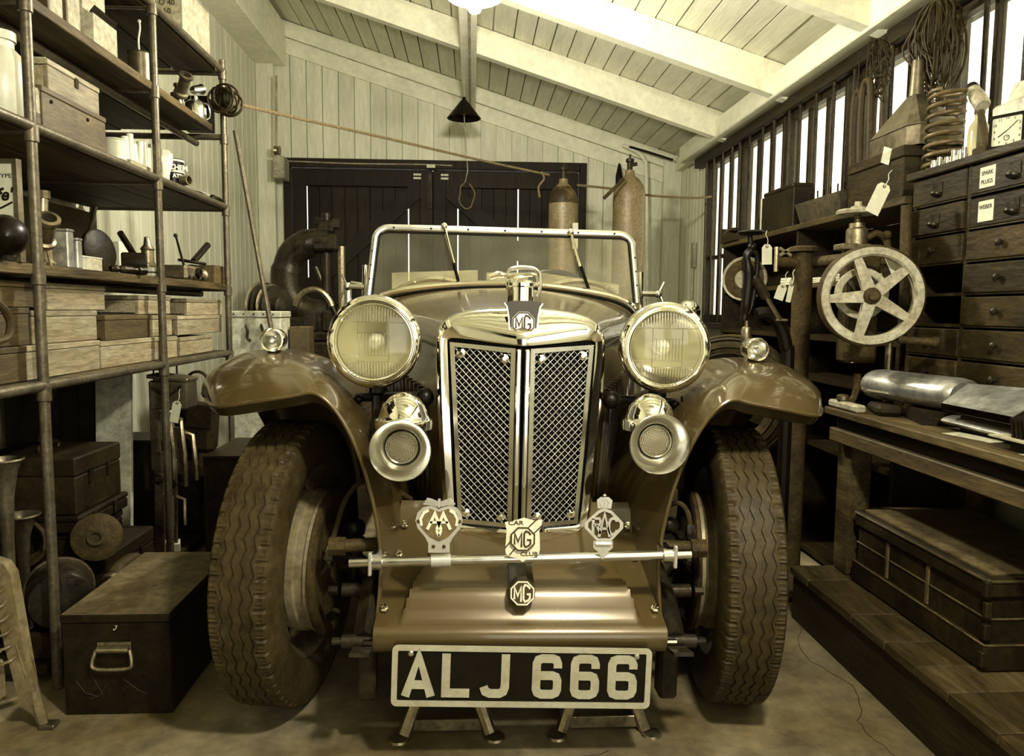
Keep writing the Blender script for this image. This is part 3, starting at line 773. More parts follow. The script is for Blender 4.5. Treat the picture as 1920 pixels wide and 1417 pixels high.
# ---- badge bar
YBB = 1.50
a, b = atc(655, 1055, YBB), atc(1295, 1039, YBB)
g = G(); g.cyl(a, b, .0098, n=20); bar = g.done('badge_bar', NICKEL, car)
for px in (705, 1252):
    c = a+(b-a)*((px-655)/640)
    g = G(); g.lathe([(.010,-.012),(.016,-.012),(.016,.012),(.010,.012)], c, b-a, 20); g.box(c+V((0, .03, -.004)), (.022, .05, .03), None, .003); g.done('clamp', NICKEL, bar)
    g = G(); g.box(c+V(((.012 if px < 900 else -.012)*-1, -.012, 0)), (.007, .012, .048), None, .002); g.done('bracket', BADGEPALE, bar)
sb = (YBB-.016)/F
def bframe(px, py): return frame(atc(px, py, YBB-.016), EX, EZ)
PX = lambda L_, cx, cy: [((x-cx)*sb, (cy-y)*sb) for x, y in L_]
BADGETAN = mat('badge_tan_enamel', .16, .35, 0, var=.3)
# heart-shaped winged badge with AA
fr = bframe(823, 990)
L_ = [(803,1038),(803,1020),(797,1008),(782,990),(778,975),(782,960),(792,950),(806,946),(816,949),(823,953),(830,949),(842,946),(856,950),(865,960),(868,975),(864,990),(850,1008),(844,1020),(844,1038)]
q = PX(L_, 823, 990)[::-1]
g = G(); g.prism(q, fr, -.003, 0); b1 = g.done('car_badge', BADGEPALE, bar, smooth=0)
b1['label'] = 'heart-shaped badge with winged AA'
g = G(); g.prism(PX([(823,1016),(806,1008),(790,990),(784,974),(790,959),(806,952),(823,958),(840,952),(856,959),(862,974),(856,990),(840,1008)], 823, 990)[::-1], fr, 0, .0008); g.done('badge_ground', BADGETAN, b1, smooth=0)
g = G()
for line, w in (([(801,992),(815,961),(827,992)], 6), ([(819,992),(831,961),(845,992)], 6), ([(806,978),(840,978)], 4.5)):
    g.stroke(PX(line, 823, 990), w*sb*1.0, fr, 0, .003)
for line in ([(790,985),(788,972),(794,960),(803,955)], [(856,985),(858,972),(852,960),(843,955)], [(823,1005),(819,995),(823,984),(827,995),(823,1005)]):
    g.stroke(PX(line, 823, 990), 5*sb, fr, 0, .002)
g.done('lettering', BADGEENAMEL, b1, smooth=0)
g = G()
for s in (-1, 1):
    for k in range(3):
        g.stroke([(s*3*sb, (44+k*3)*sb), (s*15*sb, (47+k*4)*sb), (s*(30-k*3)*sb, (48+k*4.5)*sb)], 3.6*sb, fr, -.002, .002+.0008*k)
g.stroke([(0, 41*sb), (0, 57*sb)], 5*sb, fr, -.002, .004)
g.done('wings', BADGEPALE, b1, smooth=0)
for dx in (-10, 10):
    g = G(); g.lathe([(.004,0),(.003,.002),(0,.003)], fr[0]+fr[1]*dx*sb+fr[2]*(-36*sb), fr[3], 10); g.done('rivet', BADGEBROWN, b1)
for dx in (-40, 40):
    g = G(); g.lathe([(.004,0),(.003,.002),(0,.003)], fr[0]+fr[1]*dx*sb*.98+fr[2]*(13*sb), fr[3], 10); g.done('rivet', BADGEBROWN, b1)
g = G(); c = a+(b-a)*((824-655)/640); g.lathe([(.0103,-.02),(.0135,-.02),(.0135,.02),(.0103,.02)], c, b-a, 18); g.done('badge_clip', BADGEPALE, b1)
# square-shouldered club shield
fr = bframe(980, 1010)
L_ = [(945,978),(958,976),(970,973),(981,969),(992,972),(1004,975),(1017,972),(1016,984),(1012,994),(1013,1010),(1014,1030),(1012,1040),(1003,1046),(990,1049),(981,1056),(972,1049),(958,1046),(948,1040),(947,1030),(948,1010),(949,994)]
g = G(); g.prism(PX(L_, 980, 1010)[::-1], fr, -.003, 0); b2 = g.done('car_badge', BADGEENAMEL, bar, smooth=0)
b2['label'] = 'cream shield reading CAR MG CLUB'
g = G()
for off in (-8, 8):
    for seg in (((950,1036),(966,1016)), ((996,993),(1013,976))):
        o_ = (off*.65, off*.75); g.stroke(PX([(x+o_[0], y+o_[1]) for x, y in seg], 980, 1010), 2.2*sb, fr, 0, .001)
g.done('stripe', BADGEBROWN, b2, smooth=0)
text('lettering', 'CAR', 12*sb, frame(fr[0]+fr[1]*(-14*sb)+fr[2]*(31*sb), EX, EZ), BADGEBROWN, b2, sx=1.25, bold=.0002)
text('lettering', 'CLUB', 11.5*sb, frame(fr[0]+fr[1]*(13*sb)+fr[2]*(-30*sb), EX, EZ), BADGEBROWN, b2, sx=1.2, bold=.0002)
f2 = frame(fr[0]+fr[2]*(1*sb)+V((0,-.0045,0)), EX, EZ)
g = G(); g.prism(octagon(25*sb), f2, -.004, 0); ob_ = g.done('badge_octagon', BADGEENAMEL, b2, smooth=0)
g = G(); g.ring(octagon(25.5*sb), octagon(22.5*sb), f2, 0, .0012); k = .0255/.030*1.0*sb/.00106
S = lambda L_: [(u*sb*.82, v*sb*.82) for u, v in L_]
g.stroke(S([(-19,-13),(-19,14),(-11,-6),(-3,14),(-3,-19)]), 3.4*sb, f2, 0, .0012)
g.stroke(S([(18,10),(14,16),(7,19),(3,13),(3,-13),(7,-19),(14,-16),(18,-11),(18,-2),(10,-2)]), 3.4*sb, f2, 0, .0012)
g.done('octagon_lettering', BADGEBROWN, b2, smooth=0)
# diamond badge with RAC under a crown
fr = bframe(1132, 985)
D_ = [(1132,950),(1147,956),(1170,979),(1170,990),(1147,1016),(1120,1016),(1095,990),(1095,979),(1120,956)]
q = PX(D_, 1132, 985)[::-1]; qi = [(x*.82, (y-.0)*.82) for x, y in q]
g = G(); g.ring(q, qi, fr, -.003, .001); b3 = g.done('car_badge', BADGEPALE, bar, smooth=0)
b3['label'] = 'crowned diamond badge reading RAC'
g = G(); g.prism(qi, fr, -.003, -.0015); g.done('badge_ground', BADGEBROWN, b3, smooth=0)
g = G()
T = lambda L_: [(u*sb, v*sb) for u, v in L_]
for line, w in (([(-21,-18),(-21,14)], 5.5), ([(-24,14),(-9,14),(-7,10),(-7,4),(-10,1),(-20,1)], 4.5), ([(-14,1),(-6,-16)], 5), ([(-9,-22),(1,24),(12,-22)], 5.5), ([(-4,-6),(7,-6)], 4), ([(25,8),(23,13),(17,15),(12,11),(10,4),(10,-8),(13,-15),(18,-18),(23,-15),(26,-9)], 5)):
    g.stroke(T(line), w*sb, fr, -.002, .002)
g.done('lettering', BADGEPALE, b3, smooth=0)
g = G()
g.prism(T([(-13,34),(13,34),(15,50),(8,56),(-8,56),(-15,50)]), fr, -.002, .002); g.lathe([(0,-.003),(.004,0),(0,.004)], fr[0]+fr[2]*(59*sb), EZ, 10)
for s in (-1, 0, 1): g.stroke(T([(s*4, 36), (s*9, 46), (s*3, 54)]), 2*sb, fr, .002, .004)
g.done('crown', BADGEPALE, b3, smooth=0)
g = G(); g.prism(T([(-19,-31),(19,-31),(19,-44),(10,-52),(2,-66),(-2,-66),(-10,-52),(-19,-44)])[::-1], fr, -.003, .001); g.cyl(fr[0]+fr[2]*(-36*sb)+V((-.016,-.003,0)), fr[0]+fr[2]*(-36*sb)+V((.016,-.003,0)), .003, n=8)
g.done('badge_foot', BADGEPALE, b3, smooth=0)

# ---- headlamps, wing lamps, horns
def headlamp(X, s):
    c = X(atc(700, 641, 1.70)); k = .104
    g = G(); g.lathe([(k*.99,.022),(k*1.0,.035),(k*.97,.06),(k*.88,.10),(k*.70,.14),(k*.42,.17),(0,.182)], c, EY, 48)
    h = g.done('headlamp', BODYDK, car, smooth=60)
    g = G(); g.lathe([(k*.795,.010),(k*.81,.0),(k*.835,-.004),(k*.855,.002),(k*.87,.004),(k*.905,-.002),(k*.96,.0),(k*1.01,.008),(k*1.03,.020),(k*1.025,.035),(k*.98,.037)], c, EY, 64); g.done('rim', CHROME, h, smooth=60)
    g = G(); rr = []
    for i in range(9):
        t = i/8; rr.append((k*.80*t, -.010*(1-t*t)+.004))
    g.lathe(rr, c, EY, 48); g.done('lens', LENS, h, smooth=60)
    g = G(); g.lathe([(k*.795,.013),(k*.77,.022),(k*.70,.042),(k*.6,.062),(k*.45,.082),(k*.3,.095),(k*.12,.103)], c, EY, 48); g.done('reflector', REFLECT, h, smooth=60)
    g = G(); g.lathe([(0,.02),(.013,.024),(.019,.04),(.018,.07),(.012,.11)], c, EY, 20); g.done('bulb', WHITE, h)
    g = G()
    for zf, x0, x1 in ((.045,-.07,.07), (-.03,-.08,.08), (.02,-.035,.035), (-.045,-.035,.035)):
        g.tube([c+V((x0, .001, zf)), c+V((0, -.006, zf)), c+V((x1, .001, zf))], .0007, 4)
    for xf in (-.035, .035): g.tube([c+V((xf, -.004, -.045)), c+V((xf, -.004, .045))], .0007, 4)
    g.done('lens_rib', NICKEL, h)
    g = G(); rl = k*.78
    for i in range(25):
        x = -rl+2*rl*(i+.5)/25; h2 = math.sqrt(rl*rl-x*x)
        dy = lambda zz: -.010*(1-(x*x+zz*zz)/(k*.80)**2)+.0025
        for za, zc2 in ((max(.047, -h2), h2), (-h2, min(-.047, h2))):
            if zc2-za > .004: g.tube([V((c.x+x, c.y+dy(za), c.z+za)), V((c.x+x, c.y+dy((za+zc2)/2), c.z+(za+zc2)/2)), V((c.x+x, c.y+dy(zc2), c.z+zc2))], .0011, 5)
    for i in range(8):
        x = -.026+.0075*i
        g.tube([V((c.x+x, c.y-.006, c.z-.03)), V((c.x+x, c.y-.006, c.z+.02))], .0006, 4)
    g.done('lens_flutes', NICKEL, h, kind='stuff')
    g = G(); g.cyl(c+V((0, .07, -k*.92)), c+V((-s*.0, .07, -.19)), .012, n=10); g.lathe([(.012,0),(.022,-.01),(.022,-.022),(.012,-.03)], c+V((0, .07, -k*.95)), EZ, 14); g.done('lamp_stem', BLACK, h)
both(headlamp)
def cross(X, s):
    # stay bar from the wing to the radiator with a ball end
    a, b = X(atc(668, 745, 1.80)), X(atc(800, 742, 1.80))
    g = G(); g.cyl(a, b, .011, n=10); g.ball(X(atc(797, 744, 1.76)), .022, 14); g.ball(X(atc(672, 748, 1.78)), .012, 10)
    g.done('lamp_bar', BLACK, car)
both(cross)
def winglamp(X, s):
    c = X(atc(510, 637, 1.80)); k = .0275
    g = G(); g.lathe([(k,.0),(k*1.02,.02),(k*.9,.05),(k*.5,.07),(0,.075)], c, EY, 28); h = g.done('wing_lamp', CHROME, car, smooth=60)
    g = G(); g.lathe([(k*.86,-.002),(k*1.0,-.006),(k*1.08,.0),(k*1.06,.010)], c, EY, 28); g.done('rim', CHROME, h)
    g = G(); g.lathe([(0,-.014),(k*.5,-.012),(k*.86,-.002)], c, EY, 28); g.done('lens', LENS, h, smooth=60)
    g = G(); g.lathe([(k*.85,.002),(k*.6,.016),(k*.2,.024),(0,.025)], c, EY, 20); g.done('reflector', NICKEL, h)
    g = G(); g.cyl(c+V((0,.02,-k*.8)), c+V((0,.02,-k-.012)), .014, .02, n=12); g.done('lamp_foot', BLACK, h)
both(winglamp)
def horn(px, py, dpx, dpy, rr):
    c = atc(px, py, 1.51); k = rr*.955
    g = G(); g.lathe([(k*1.0,.004),(k*1.02,-.001),(k*.99,-.004),(k*.93,.0),(k*.8,.012),(k*.66,.026),(k*.56,.040),(k*.53,.055),(k*.50,.075),(k*.2,.10),(.012,.13),(0,.131)], c, EY, 48)
    h = g.done('horn', NICKEL, car, smooth=60)
    g = G(); g.lathe([(0,.036),(k*.50,.038),(k*.54,.044)], c, EY, 32); g.done('horn_gauze', BRASSMESH, h)
    g = G(); g.lathe([(k*.49,.034),(k*.53,.030),(k*.56,.034),(k*.56,.044)], c, EY, 40); g.done('gauze_rim', CHROME, h)
    d = atc(dpx, dpy, 1.63); m = .0545
    g = G(); g.lathe([(0,m*1.02),(m*.3,m*.97),(m*.6,m*.8),(m*.85,m*.5),(m*.97,m*.12),(m*1.0,0),(m*1.14,-.004),(m*1.16,-.012),(m*1.14,-.024),(m*1.0,-.028),(m*.5,-.034),(0,-.036)], d, EZ, 40)
    g.done('horn_dome', CHROME, h, smooth=50)
    g = G(); g.tube(spline([d+V((0,.02,-.03)), d+V((0,.05,-.08)), c+V((0,.10,.01)), c+V((0,.09,0))], 5), .014, 8); g.done('horn_neck', BLACK, h)
    return h
_bm = bpy.data.materials.new('woven_gauze'); _bm.use_nodes = True
_n = _bm.node_tree.nodes; _l = _bm.node_tree.links; _b = _n['Principled BSDF']; _b.inputs['Metallic'].default_value = .8; _b.inputs['Roughness'].default_value = .4
_tc = _n.new('ShaderNodeTexCoord'); _ch = _n.new('ShaderNodeTexChecker'); _ch.inputs['Scale'].default_value = 420; _ch.inputs[1].default_value = sep(.42); _ch.inputs[2].default_value = sep(.10)
_mp = _n.new('ShaderNodeMapping'); _mp.inputs['Rotation'].default_value = (0, R(35), 0); _l.new(_tc.outputs['Object'], _mp.inputs[0]); _l.new(_mp.outputs[0], _ch.inputs['Vector']); _l.new(_ch.outputs[0], _b.inputs['Base Color'])
BRASSMESH = _bm
horn(750, 845, 757, 782, .0655)
horn(1237, 833, 1218, 784, .0655)
for s, (px, py) in ((-1, (700, 830)), (1, (1290, 815))):
    p = atc(px, py, 1.75); g = G(); g.tube(spline([atc(px+10*-s, py-70, 1.78), atc(px, py-35, 1.72), atc(px-s*4, py, 1.70), atc(px-s*25, py+8, 1.68)], 6), .006, 6); g.done('wire', BLACK, car)

# ---- wings
LIP = [(386,748,1.68),(408,762,1.585),(478,753,1.55),(545,743,1.535),(592,738,1.53),(634,776,1.53),(672,850,1.54),(700,945,1.55),(714,1050,1.55),(707,1165,1.53)]
MID = [(384,744,1.73),(396,722,1.67),(460,692,1.66),(522,684,1.655),(578,689,1.65),(630,726,1.65),(684,808,1.65),(716,912,1.65),(732,1020,1.63),(722,1135,1.59)]
CRE = [(383,738,1.84),(396,700,1.86),(450,664,1.90),(510,654,1.92),(566,664,1.92),(620,692,1.90),(696,772,1.84),(738,880,1.80),(758,990,1.76),(745,1100,1.70)]
def wing(X, s):
    r1 = [atc(*p) for p in LIP]; r2 = [atc(*p) for p in MID]; r3 = [atc(*p) for p in CRE]
    r4 = [p+V((.004, .32, -.045 if i < 6 else 0)) for i, p in enumerate(r3)]
    r5 = [p+V((.010 if i < 5 else 0, .30, -.22 if i < 6 else -.02)) for i, p in enumerate(r4)]
    r6 = [p+V((.012 if i < 5 else 0, .22, -.26 if i < 6 else -.02)) for i, p in enumerate(r5)]
    cols = [spline([r[i] for r in (r1, r2, r3, r4, r5, r6)], 6) for i in range(10)]
    rows = []
    for k in range(len(cols[0])): rows.append(spline([c[k] for c in cols], 6))
    g = G(); g.grid([[X(p) for p in r] for r in rows])
    w = g.done('front_wing', BODY, car, smooth=60)
    g = G(); g.grid([[X(p+V((0, .008, -.006 if j < 30 else 0))+(V((-.006,0,0)) if j >= 30 else V())) for j, p in enumerate(r)] for r in rows])
    g.done('wing_underside', UNDER, w, smooth=60)
    lip = [X(p) for p in rows[0]]
    g = G(); g.tube(lip, .0042, 8); g.done('wing_bead', BODY, w)
    g = G(); g.grid([[X(p) for p in rows[0][:29]], [X(p+V((.004, .016, -.022))) for p in rows[0][:29]], [X(p+V((.006, .05, -.026))) for p in rows[0][:29]]]); g.done('wing_return', BODYDK, w)
both(wing)

# ---- wheels
DRUM = mat('pale_brake_drum', .26, .45, .3, var=.25, vs_=10)
def build_tyre(X):
    """tyre about the x axis at the origin; inner side is +x"""
    Rr = .335; NZ, K = 44, 12; n = NZ*K
    colsx = []      # (x, radial drop, zig weight, kind)
    gw = .0017
    gr = (-.021, .0, .021)
    xs = [-.0565, -.055, -.0385, -.037]
    prof = []
    # sidewall outer
    side = [(-.050,-.112),(-.062,-.100),(-.070,-.075),(-.072,-.052),(-.068,-.030),(-.063,-.014)]
    for x, d in side: prof.append((x, d, 0, 's'))
    prof += [(-.0600,-.006,0,'c'), (-.0560,-.0020,0,'c'), (-.050,-.0012,.2,'c'), (-.044,-.0010,.6,'c'), (-.0385,-.0008,1,'c')]
    for gx in (-.031, -.0105, .0105, .031):
        prof += [(gx-gw-.0008, -.0003,1,'t'), (gx-gw,-.0042,1,'g'), (gx+gw,-.0042,1,'g'), (gx+gw+.0008,-.0003,1,'t')]
    prof += [(.0385,-.0008,1,'c'), (.044,-.0010,.6,'c'), (.050,-.0012,.2,'c'), (.0560,-.0020,0,'c'), (.0600,-.006,0,'c')]
    for x, d in side[::-1]: prof.append((-x, d, 0, 's'))
    rows = []
    for i in range(n):
        a = 2*math.pi*i/n; ph = (i % K)/K
        z = (1-abs(ph*2-1)*2)*.0042
        rib = (i % 8) in (0, 1); fine = (i % 8) in (3, 5, 6)
        row = []
        for (x, d, w, kd) in prof:
            r = Rr+d
            if kd == 'c' and abs(x) > .040:
                if rib: r -= .0045
                elif fine and abs(x) > .043 and abs(x) < .055: r -= .0022
            row.append(V((X*(x+z*w), -math.cos(a)*r, math.sin(a)*r)))
        rows.append(row)
    g = G(); g.grid(rows, cv=True)
    return g
def wheel(X, s):
    c = V((CX-.533, 1.80, .338)); c = X(c) if s == 1 else mir(c)
    c.z = .338
    ang = R(-7.5)
    root = bpy.data.objects.new('front_wheel', None); col.objects.link(root); root.parent = car; WORG[root] = V(c)
    root.location = c-PIV; root.rotation_euler = (0, 0, ang); root.empty_display_size = .05
    def add(g, name, m, smooth=40):
        ob = g.done(name, m, None, smooth=smooth, org=(0,0,0)); ob.parent = root; ob.location = (0,0,0); return ob
    # in wheel axes the inner (brake) side is +x for the left wheel
    k = 1 if s == 1 else -1
    add(build_tyre(k), 'tyre', RUBBER, 28)
    g = G()
    for x, r in ((.066, .272), (.060, .297), (-.066, .272), (-.06, .297), (.0635,.250)):
        g.tube([V((k*x, math.cos(2*math.pi*i/72)*r, math.sin(2*math.pi*i/72)*r)) for i in range(72)], .0018, 5, True)
    add(g, 'sidewall_ring', RUBBER)
    g = G(); g.lathe([(.222,-.052),(.232,-.056),(.236,-.05),(.226,-.044),(.212,-.03),(.200,-.015),(.200,.015),(.212,.03),(.226,.044),(.236,.05),(.232,.056),(.222,.052),(.205,.03),(.190,.012),(.190,-.012),(.205,-.03)], V(), V((k, 0, 0)), 64)
    add(g, 'rim', STEEL)
    g = G()
    for i in range(40):
        a = 2*math.pi*i/40; b = a+(.35 if i % 2 else -.35)
        g.cyl((k*(-.01 if i % 2 else .01), math.cos(a)*.195, math.sin(a)*.195), (k*-.05, math.cos(b)*.045, math.sin(b)*.045), .0025, n=5)
    add(g, 'wire_spokes', STEEL)
    g = G(); g.lathe([(0,-.10),(.03,-.095),(.036,-.06),(.05,-.03),(.05,.03)], V(), V((k, 0, 0)), 24); add(g, 'hub', STEEL)
    g = G(); g.lathe([(.150,.0),(.162,.002),(.164,.03),(.168,.034),(.168,.052),(.163,.056),(.163,.074),(.170,.078),(.170,.086),(.150,.088)], V(), V((k, 0, 0)), 64); add(g, 'brake_drum', DRUM)
    g = G(); g.lathe([(.168,.0865),(.176,.089),(.176,.097),(.165,.103),(.150,.101),(.120,.099),(.10,.108),(.05,.114),(0,.115)], V(), V((k, 0, 0)), 64); add(g, 'brake_backplate', RUST)
    # king pin, stub axle and brake cable end, on the inner side
    g = G(); g.cyl((k*.145,0,-.085), (k*.145,0,.085), .020, n=14); g.cyl((k*.11,0,0), (k*.145,0,0), .034, n=14); g.lathe([(.026,-.02),(.028,0),(.02,.012),(0,.016)], V((k*.145,0,.085)), EZ, 12)
    add(g, 'king_pin', IRON)
    g = G(); g.cyl((k*.115,-.02,.06), (k*.165,-.05,.055), .015, n=8); g.cyl((k*.165,-.05,.04), (k*.175,-.055,.075), .012, n=6); add(g, 'brake_lever', IRON)
    g = G(); g.cyl((k*.115,.0,-.055), (k*.185,-.06,-.06), .015, n=8); g.ball((k*.195,-.065,-.06), .022, 10); add(g, 'steering_arm', IRON)
    if s == 1:
        pts = [(.115,-.10,.02),(.12,-.115,.05),(.13,-.10,.10),(.145,-.075,.165),(.175,-.04,.205),(.21,0,.195),(.27,.06,.14)]
    else:
        pts = [(.11,-.14,.03),(.112,-.145,.09),(.12,-.13,.15),(.15,-.11,.165),(.20,-.06,.10),(.26,0,.04)]
    pp = spline([V((k*a, b, z)) for a, b, z in pts], 6)
    g = G(); g.tube(pp, .0065, 8); add(g, 'brake_cable', HOSE)
    g = G(); g.tube(pp[:10], [.010,.013,.013,.010,.014,.014,.010,.013,.012,.009], 8); add(g, 'cable_adjuster', NICKEL)
    g = G(); g.cyl((k*.10,-.11,.0), (k*.12,-.10,.03), .012, n=8); add(g, 'backplate_stud', IRON)
    g = G(); g.cyl((k*.095,-.06,-.13), (k*.125,-.08,-.10), .012, n=8); add(g, 'backplate_stud', IRON)
both(wheel)

# ---- front axle, springs, dumb irons
g = G(); pts = [V((CX-.44, 1.80, .34)), V((CX-.38, 1.78, .335)), V((CX-.31, 1.76, .27)), V((CX-.22, 1.76, .245)), V((CX, 1.76, .245)), V((CX+.22, 1.76, .245)), V((CX+.31, 1.76, .27)), V((CX+.38, 1.78, .335)), V((CX+.44, 1.80, .34))]
g.tube(spline(pts, 5), .021, 10); g.done('front_axle', IRON, car)
g = G(); g.cyl((CX-.40, 1.86, .28), (CX+.40, 1.86, .28), .012, n=10); g.done('track_rod', IRON, car)
def iron(X, s):
    g = G(); pts = [V((CX-.322, 1.50, .27)), V((CX-.318, 1.60, .34)), V((CX-.30, 1.75, .40)), V((CX-.27, 1.95, .41)), V((CX-.25, 2.6, .40))]
    q = spline(pts, 5); g.tube([X(p) for p in q], .026, 4); g.done('chassis_leg', IRON, car)
    for k in range(4):
        L_ = .33-.05*k
        g = G(); pp = [V((1.76+L_*t, .215-.010*k+.05*t*t, 0)) for t in (-1,-.5,0,.5,1)]
        g.stroke([(p.x, p.y) for p in spline(pp, 4)], .008, (X(V((CX-.325, 0, 0))), EY, EZ, EX), -.02, .02); g.done('spring_leaf', IRON, car)
    g = G(); g.cyl(X(V((CX-.37, 1.50, .262))), X(V((CX-.29, 1.50, .262))), .014, n=12); g.cyl(X(V((CX-.39, 1.50, .262))), X(V((CX-.29, 1.50, .262))), .008, n=8); g.done('spring_pin', IRON, car)
    g = G(); g.cyl(X(V((CX-.39, 1.62, .325))), X(V((CX-.31, 1.62, .325))), .015, n=14); g.cyl(X(V((CX-.42, 1.62, .325))), X(V((CX-.40, 1.62, .325))), .010, n=6); g.done('damper_arm', IRON, car)
    g = G(); g.cyl(X(V((CX-.40, 1.60, .43))), X(V((CX-.30, 1.62, .43))), .015, n=12); g.cyl(X(V((CX-.415, 1.60, .43))), X(V((CX-.38, 1.60, .43))), .021, n=8); g.done('friction_damper', RUST, car)
    g = G(); g.bb(min(X(V((CX-.345,0,0))).x, X(V((CX-.305,0,0))).x), max(X(V((CX-.345,0,0))).x, X(V((CX-.305,0,0))).x), 1.53, 1.58, .115, .26, .006); g.done('spring_shackle', IRON, car)
    # running board
    g = G(); xs = sorted((X(V((CX-.66,0,0))).x, X(V((CX-.49,0,0))).x)); g.bb(xs[0], xs[1], 2.75, 4.0, .30, .33, .008); g.done('running_board', BODYDK, car)
both(iron)
g = G(); g.bb(CX-.17, CX+.17, 1.79, 2.45, .30, .80, .03); g.done('engine', IRON, car)
g = G(); g.cyl((CX-.35, 1.86, .17), (CX-.12, 1.86, .17), .025, n=12); g.done('cross_tube', RUST, car)

# ================================================================== axle stands under the car
def stand(name, label, cx, cy, group):
    t = thing(name, label, 'axle stand', (cx, cy, 0), group)
    top = V((cx, cy, .155))
    for k, (dx, dy) in enumerate(((-.095, -.085), (.095, -.085), (.095, .085), (-.095, .085))):
        f = V((cx+dx, cy+dy, .006))
        g = G(); a = V((cx+dx*.25, cy+dy*.25, .19)); d = (f-a)
        g.cyl(a, f, .0135, .0145, n=8); lg = g.done('leg', STEEL, t)
        g = G(); g.lathe([(0,.006),(.022,.005),(.024,0),(0,0)], V((f.x+dx*.12, f.y+dy*.12, .0005)), EZ, 14); g.done('foot', STEEL, lg)
    for (a, b) in (((-1,-1),(1,-1)),((1,-1),(1,1)),((1,1),(-1,1)),((-1,1),(-1,-1))):
        p, q = V((cx+a[0]*.088, cy+a[1]*.076, .022)), V((cx+b[0]*.088, cy+b[1]*.076, .022))
        d = q-p; g = G(); g.box((p+q)/2, (d.length, .006, .026), Matrix.Rotation(math.atan2(d.y, d.x), 4, 'Z'), .001); g.done('brace', STEEL, t)
    g = G(); g.lathe([(.026,.165),(.03,.17),(.03,.20),(.024,.205)], V((cx, cy, 0)), EZ, 14); g.done('collar', STEEL, t)
    g = G(); g.cyl((cx, cy, .04), (cx, cy, .225), .015, n=12); g.done('ratchet_post', RUST, t)
    g = G(); g.bb(cx-.04, cx+.04, cy-.02, cy+.02, .225, .235, .003); g.done('saddle', STEEL, t)
    return t
p = atZ(838, 1385, 0); stand('axle_stand', 'metal axle stand under the plate, on the side of the steel tool chest', p.x, 1.68, 'axle stands')
p = atZ(1135, 1385, 0); stand('axle_stand', 'metal axle stand under the plate, on the side of the workbench', p.x, 1.68, 'axle stands')

# ================================================================== left: pipe rack and what lies on it
RX0, RXB = -1.03, -1.57
YP = [1.845, 2.55, 3.23]
zl = {1: atX(291, 6, RX0).z, 2: atX(293, 158, RX0).z, 3: atX(300, 330, RX0).z, 4: atX(309, 520, RX0).z, 5: atX(322, 674, RX0).z}
rack = thing('storage_rack', 'tall scaffold pipe rack with plank shelves along the left wall', 'rack', (RX0, 2.4, 0))
for y in YP:
    for x in (RX0, RXB):
        g = G(); top = {1.845: 2.9, 2.55: 2.75, 3.23: zl[1]+.03}[y]
        g.cyl((x, y, 0), (x, y, top), .0125, n=14); up = g.done('upright', PIPE, rack)
        if x == RX0:
            for l in (1, 2, 3, 4, 5):
                g = G(); g.lathe([(.0126,-.02),(.0165,-.018),(.0165,.018),(.0126,.02)], V((x, y, zl[l]-.03)), EZ, 14); g.done('pipe_clamp', PIPE, up)
    for l in (1, 2, 3, 4, 5):
        g = G(); g.cyl((RXB, y, zl[l]-.020), (RX0, y, zl[l]-.020), .0125, n=10); g.done('cross_rail', PIPE, rack)
for l in (1, 3, 5):
    for x in (RX0+.0, RXB+.02):
        g = G(); g.cyl((x, 1.0, zl[l]-.012), (x, 3.25, zl[l]-.012), .0125, n=12); g.done('long_rail', PIPE, rack)
for l in (2, 4):
    g = G(); g.cyl((RX0-.12, 1.0, zl[l]-.042), (RX0-.12, 3.25, zl[l]-.042), .0125, n=12); g.done('long_rail', PIPE, rack)
for l, y1 in ((1, 3.20), (2, 3.12), (3, 3.20), (4, 3.24), (5, 3.24)):
    n = 3; w = (RX0-RXB)/n
    for k in range(n):
        x0 = RXB+k*w; fx = -.014 if (k == 2 and l in (1, 3, 5)) else .0
        g = G(); g.bb(x0+.002, x0+w-.002+fx, 1.02+rnd.uniform(0, .04), y1-rnd.uniform(0, .03), zl[l]-.026, zl[l], .002); g.done('shelf_plank', SHELFWOOD, rack, smooth=0)
for (a, b) in ((V((RXB+.02, 2.5, .02)), V((RXB+.02, 3.3, 1.55))), (V((RXB+.03, 2.62, 1.4)), V((RXB+.03, 3.15, 2.3)))):
    g = G(); g.cyl(a, b, .013, n=8); g.done('diagonal_brace', PIPE, rack)
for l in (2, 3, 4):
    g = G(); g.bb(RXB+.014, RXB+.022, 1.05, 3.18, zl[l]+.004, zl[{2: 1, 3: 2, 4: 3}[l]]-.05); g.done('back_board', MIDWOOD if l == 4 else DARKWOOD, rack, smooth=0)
# a loose pole leaning beside the rack
g = G(); g.cyl(at(441, 245, 3.37), at(517, 560, 3.37)+V((.1, 0, -.9)), .011, n=10); g.done('leaning_pole', PIPE, label='thin dark pole leaning between the pipe rack and the back corner', cat='pole')

def ypx(px, X, py=500): return atX(px, py, X).y
def wbox(name, label, x0, x1, y0, y1, z0, z1, m, group=None, lid=True, t=.012, cat='box', bev=.0015):
    th = thing(name, label, cat, ((x0+x1)/2, (y0+y1)/2, z0), group)
    zt = z1-(.014 if lid else 0)
    for nm, q in (('base_board', (x0+.001, x1-.001, y0+.001, y1-.001, z0, z0+.008)), ('front_board', (x1-t, x1, y0, y1, z0+.001, zt-.001)), ('back_board', (x0, x0+t, y0, y1, z0+.001, zt-.001)),
                  ('end_board', (x0+t+.0005, x1-t-.0005, y0+.001, y0+t, z0+.001, zt-.002)), ('end_board', (x0+t+.0005, x1-t-.0005, y1-t, y1-.001, z0+.001, zt-.002))):
        g = G(); g.bb(*q, bev); g.done(nm, m, th, smooth=0)
    if lid:
        g = G(); g.bb(x0-.002, x1+.002, y0-.002, y1+.002, zt, z1, bev); g.done('lid', m, th, smooth=0)
    return th
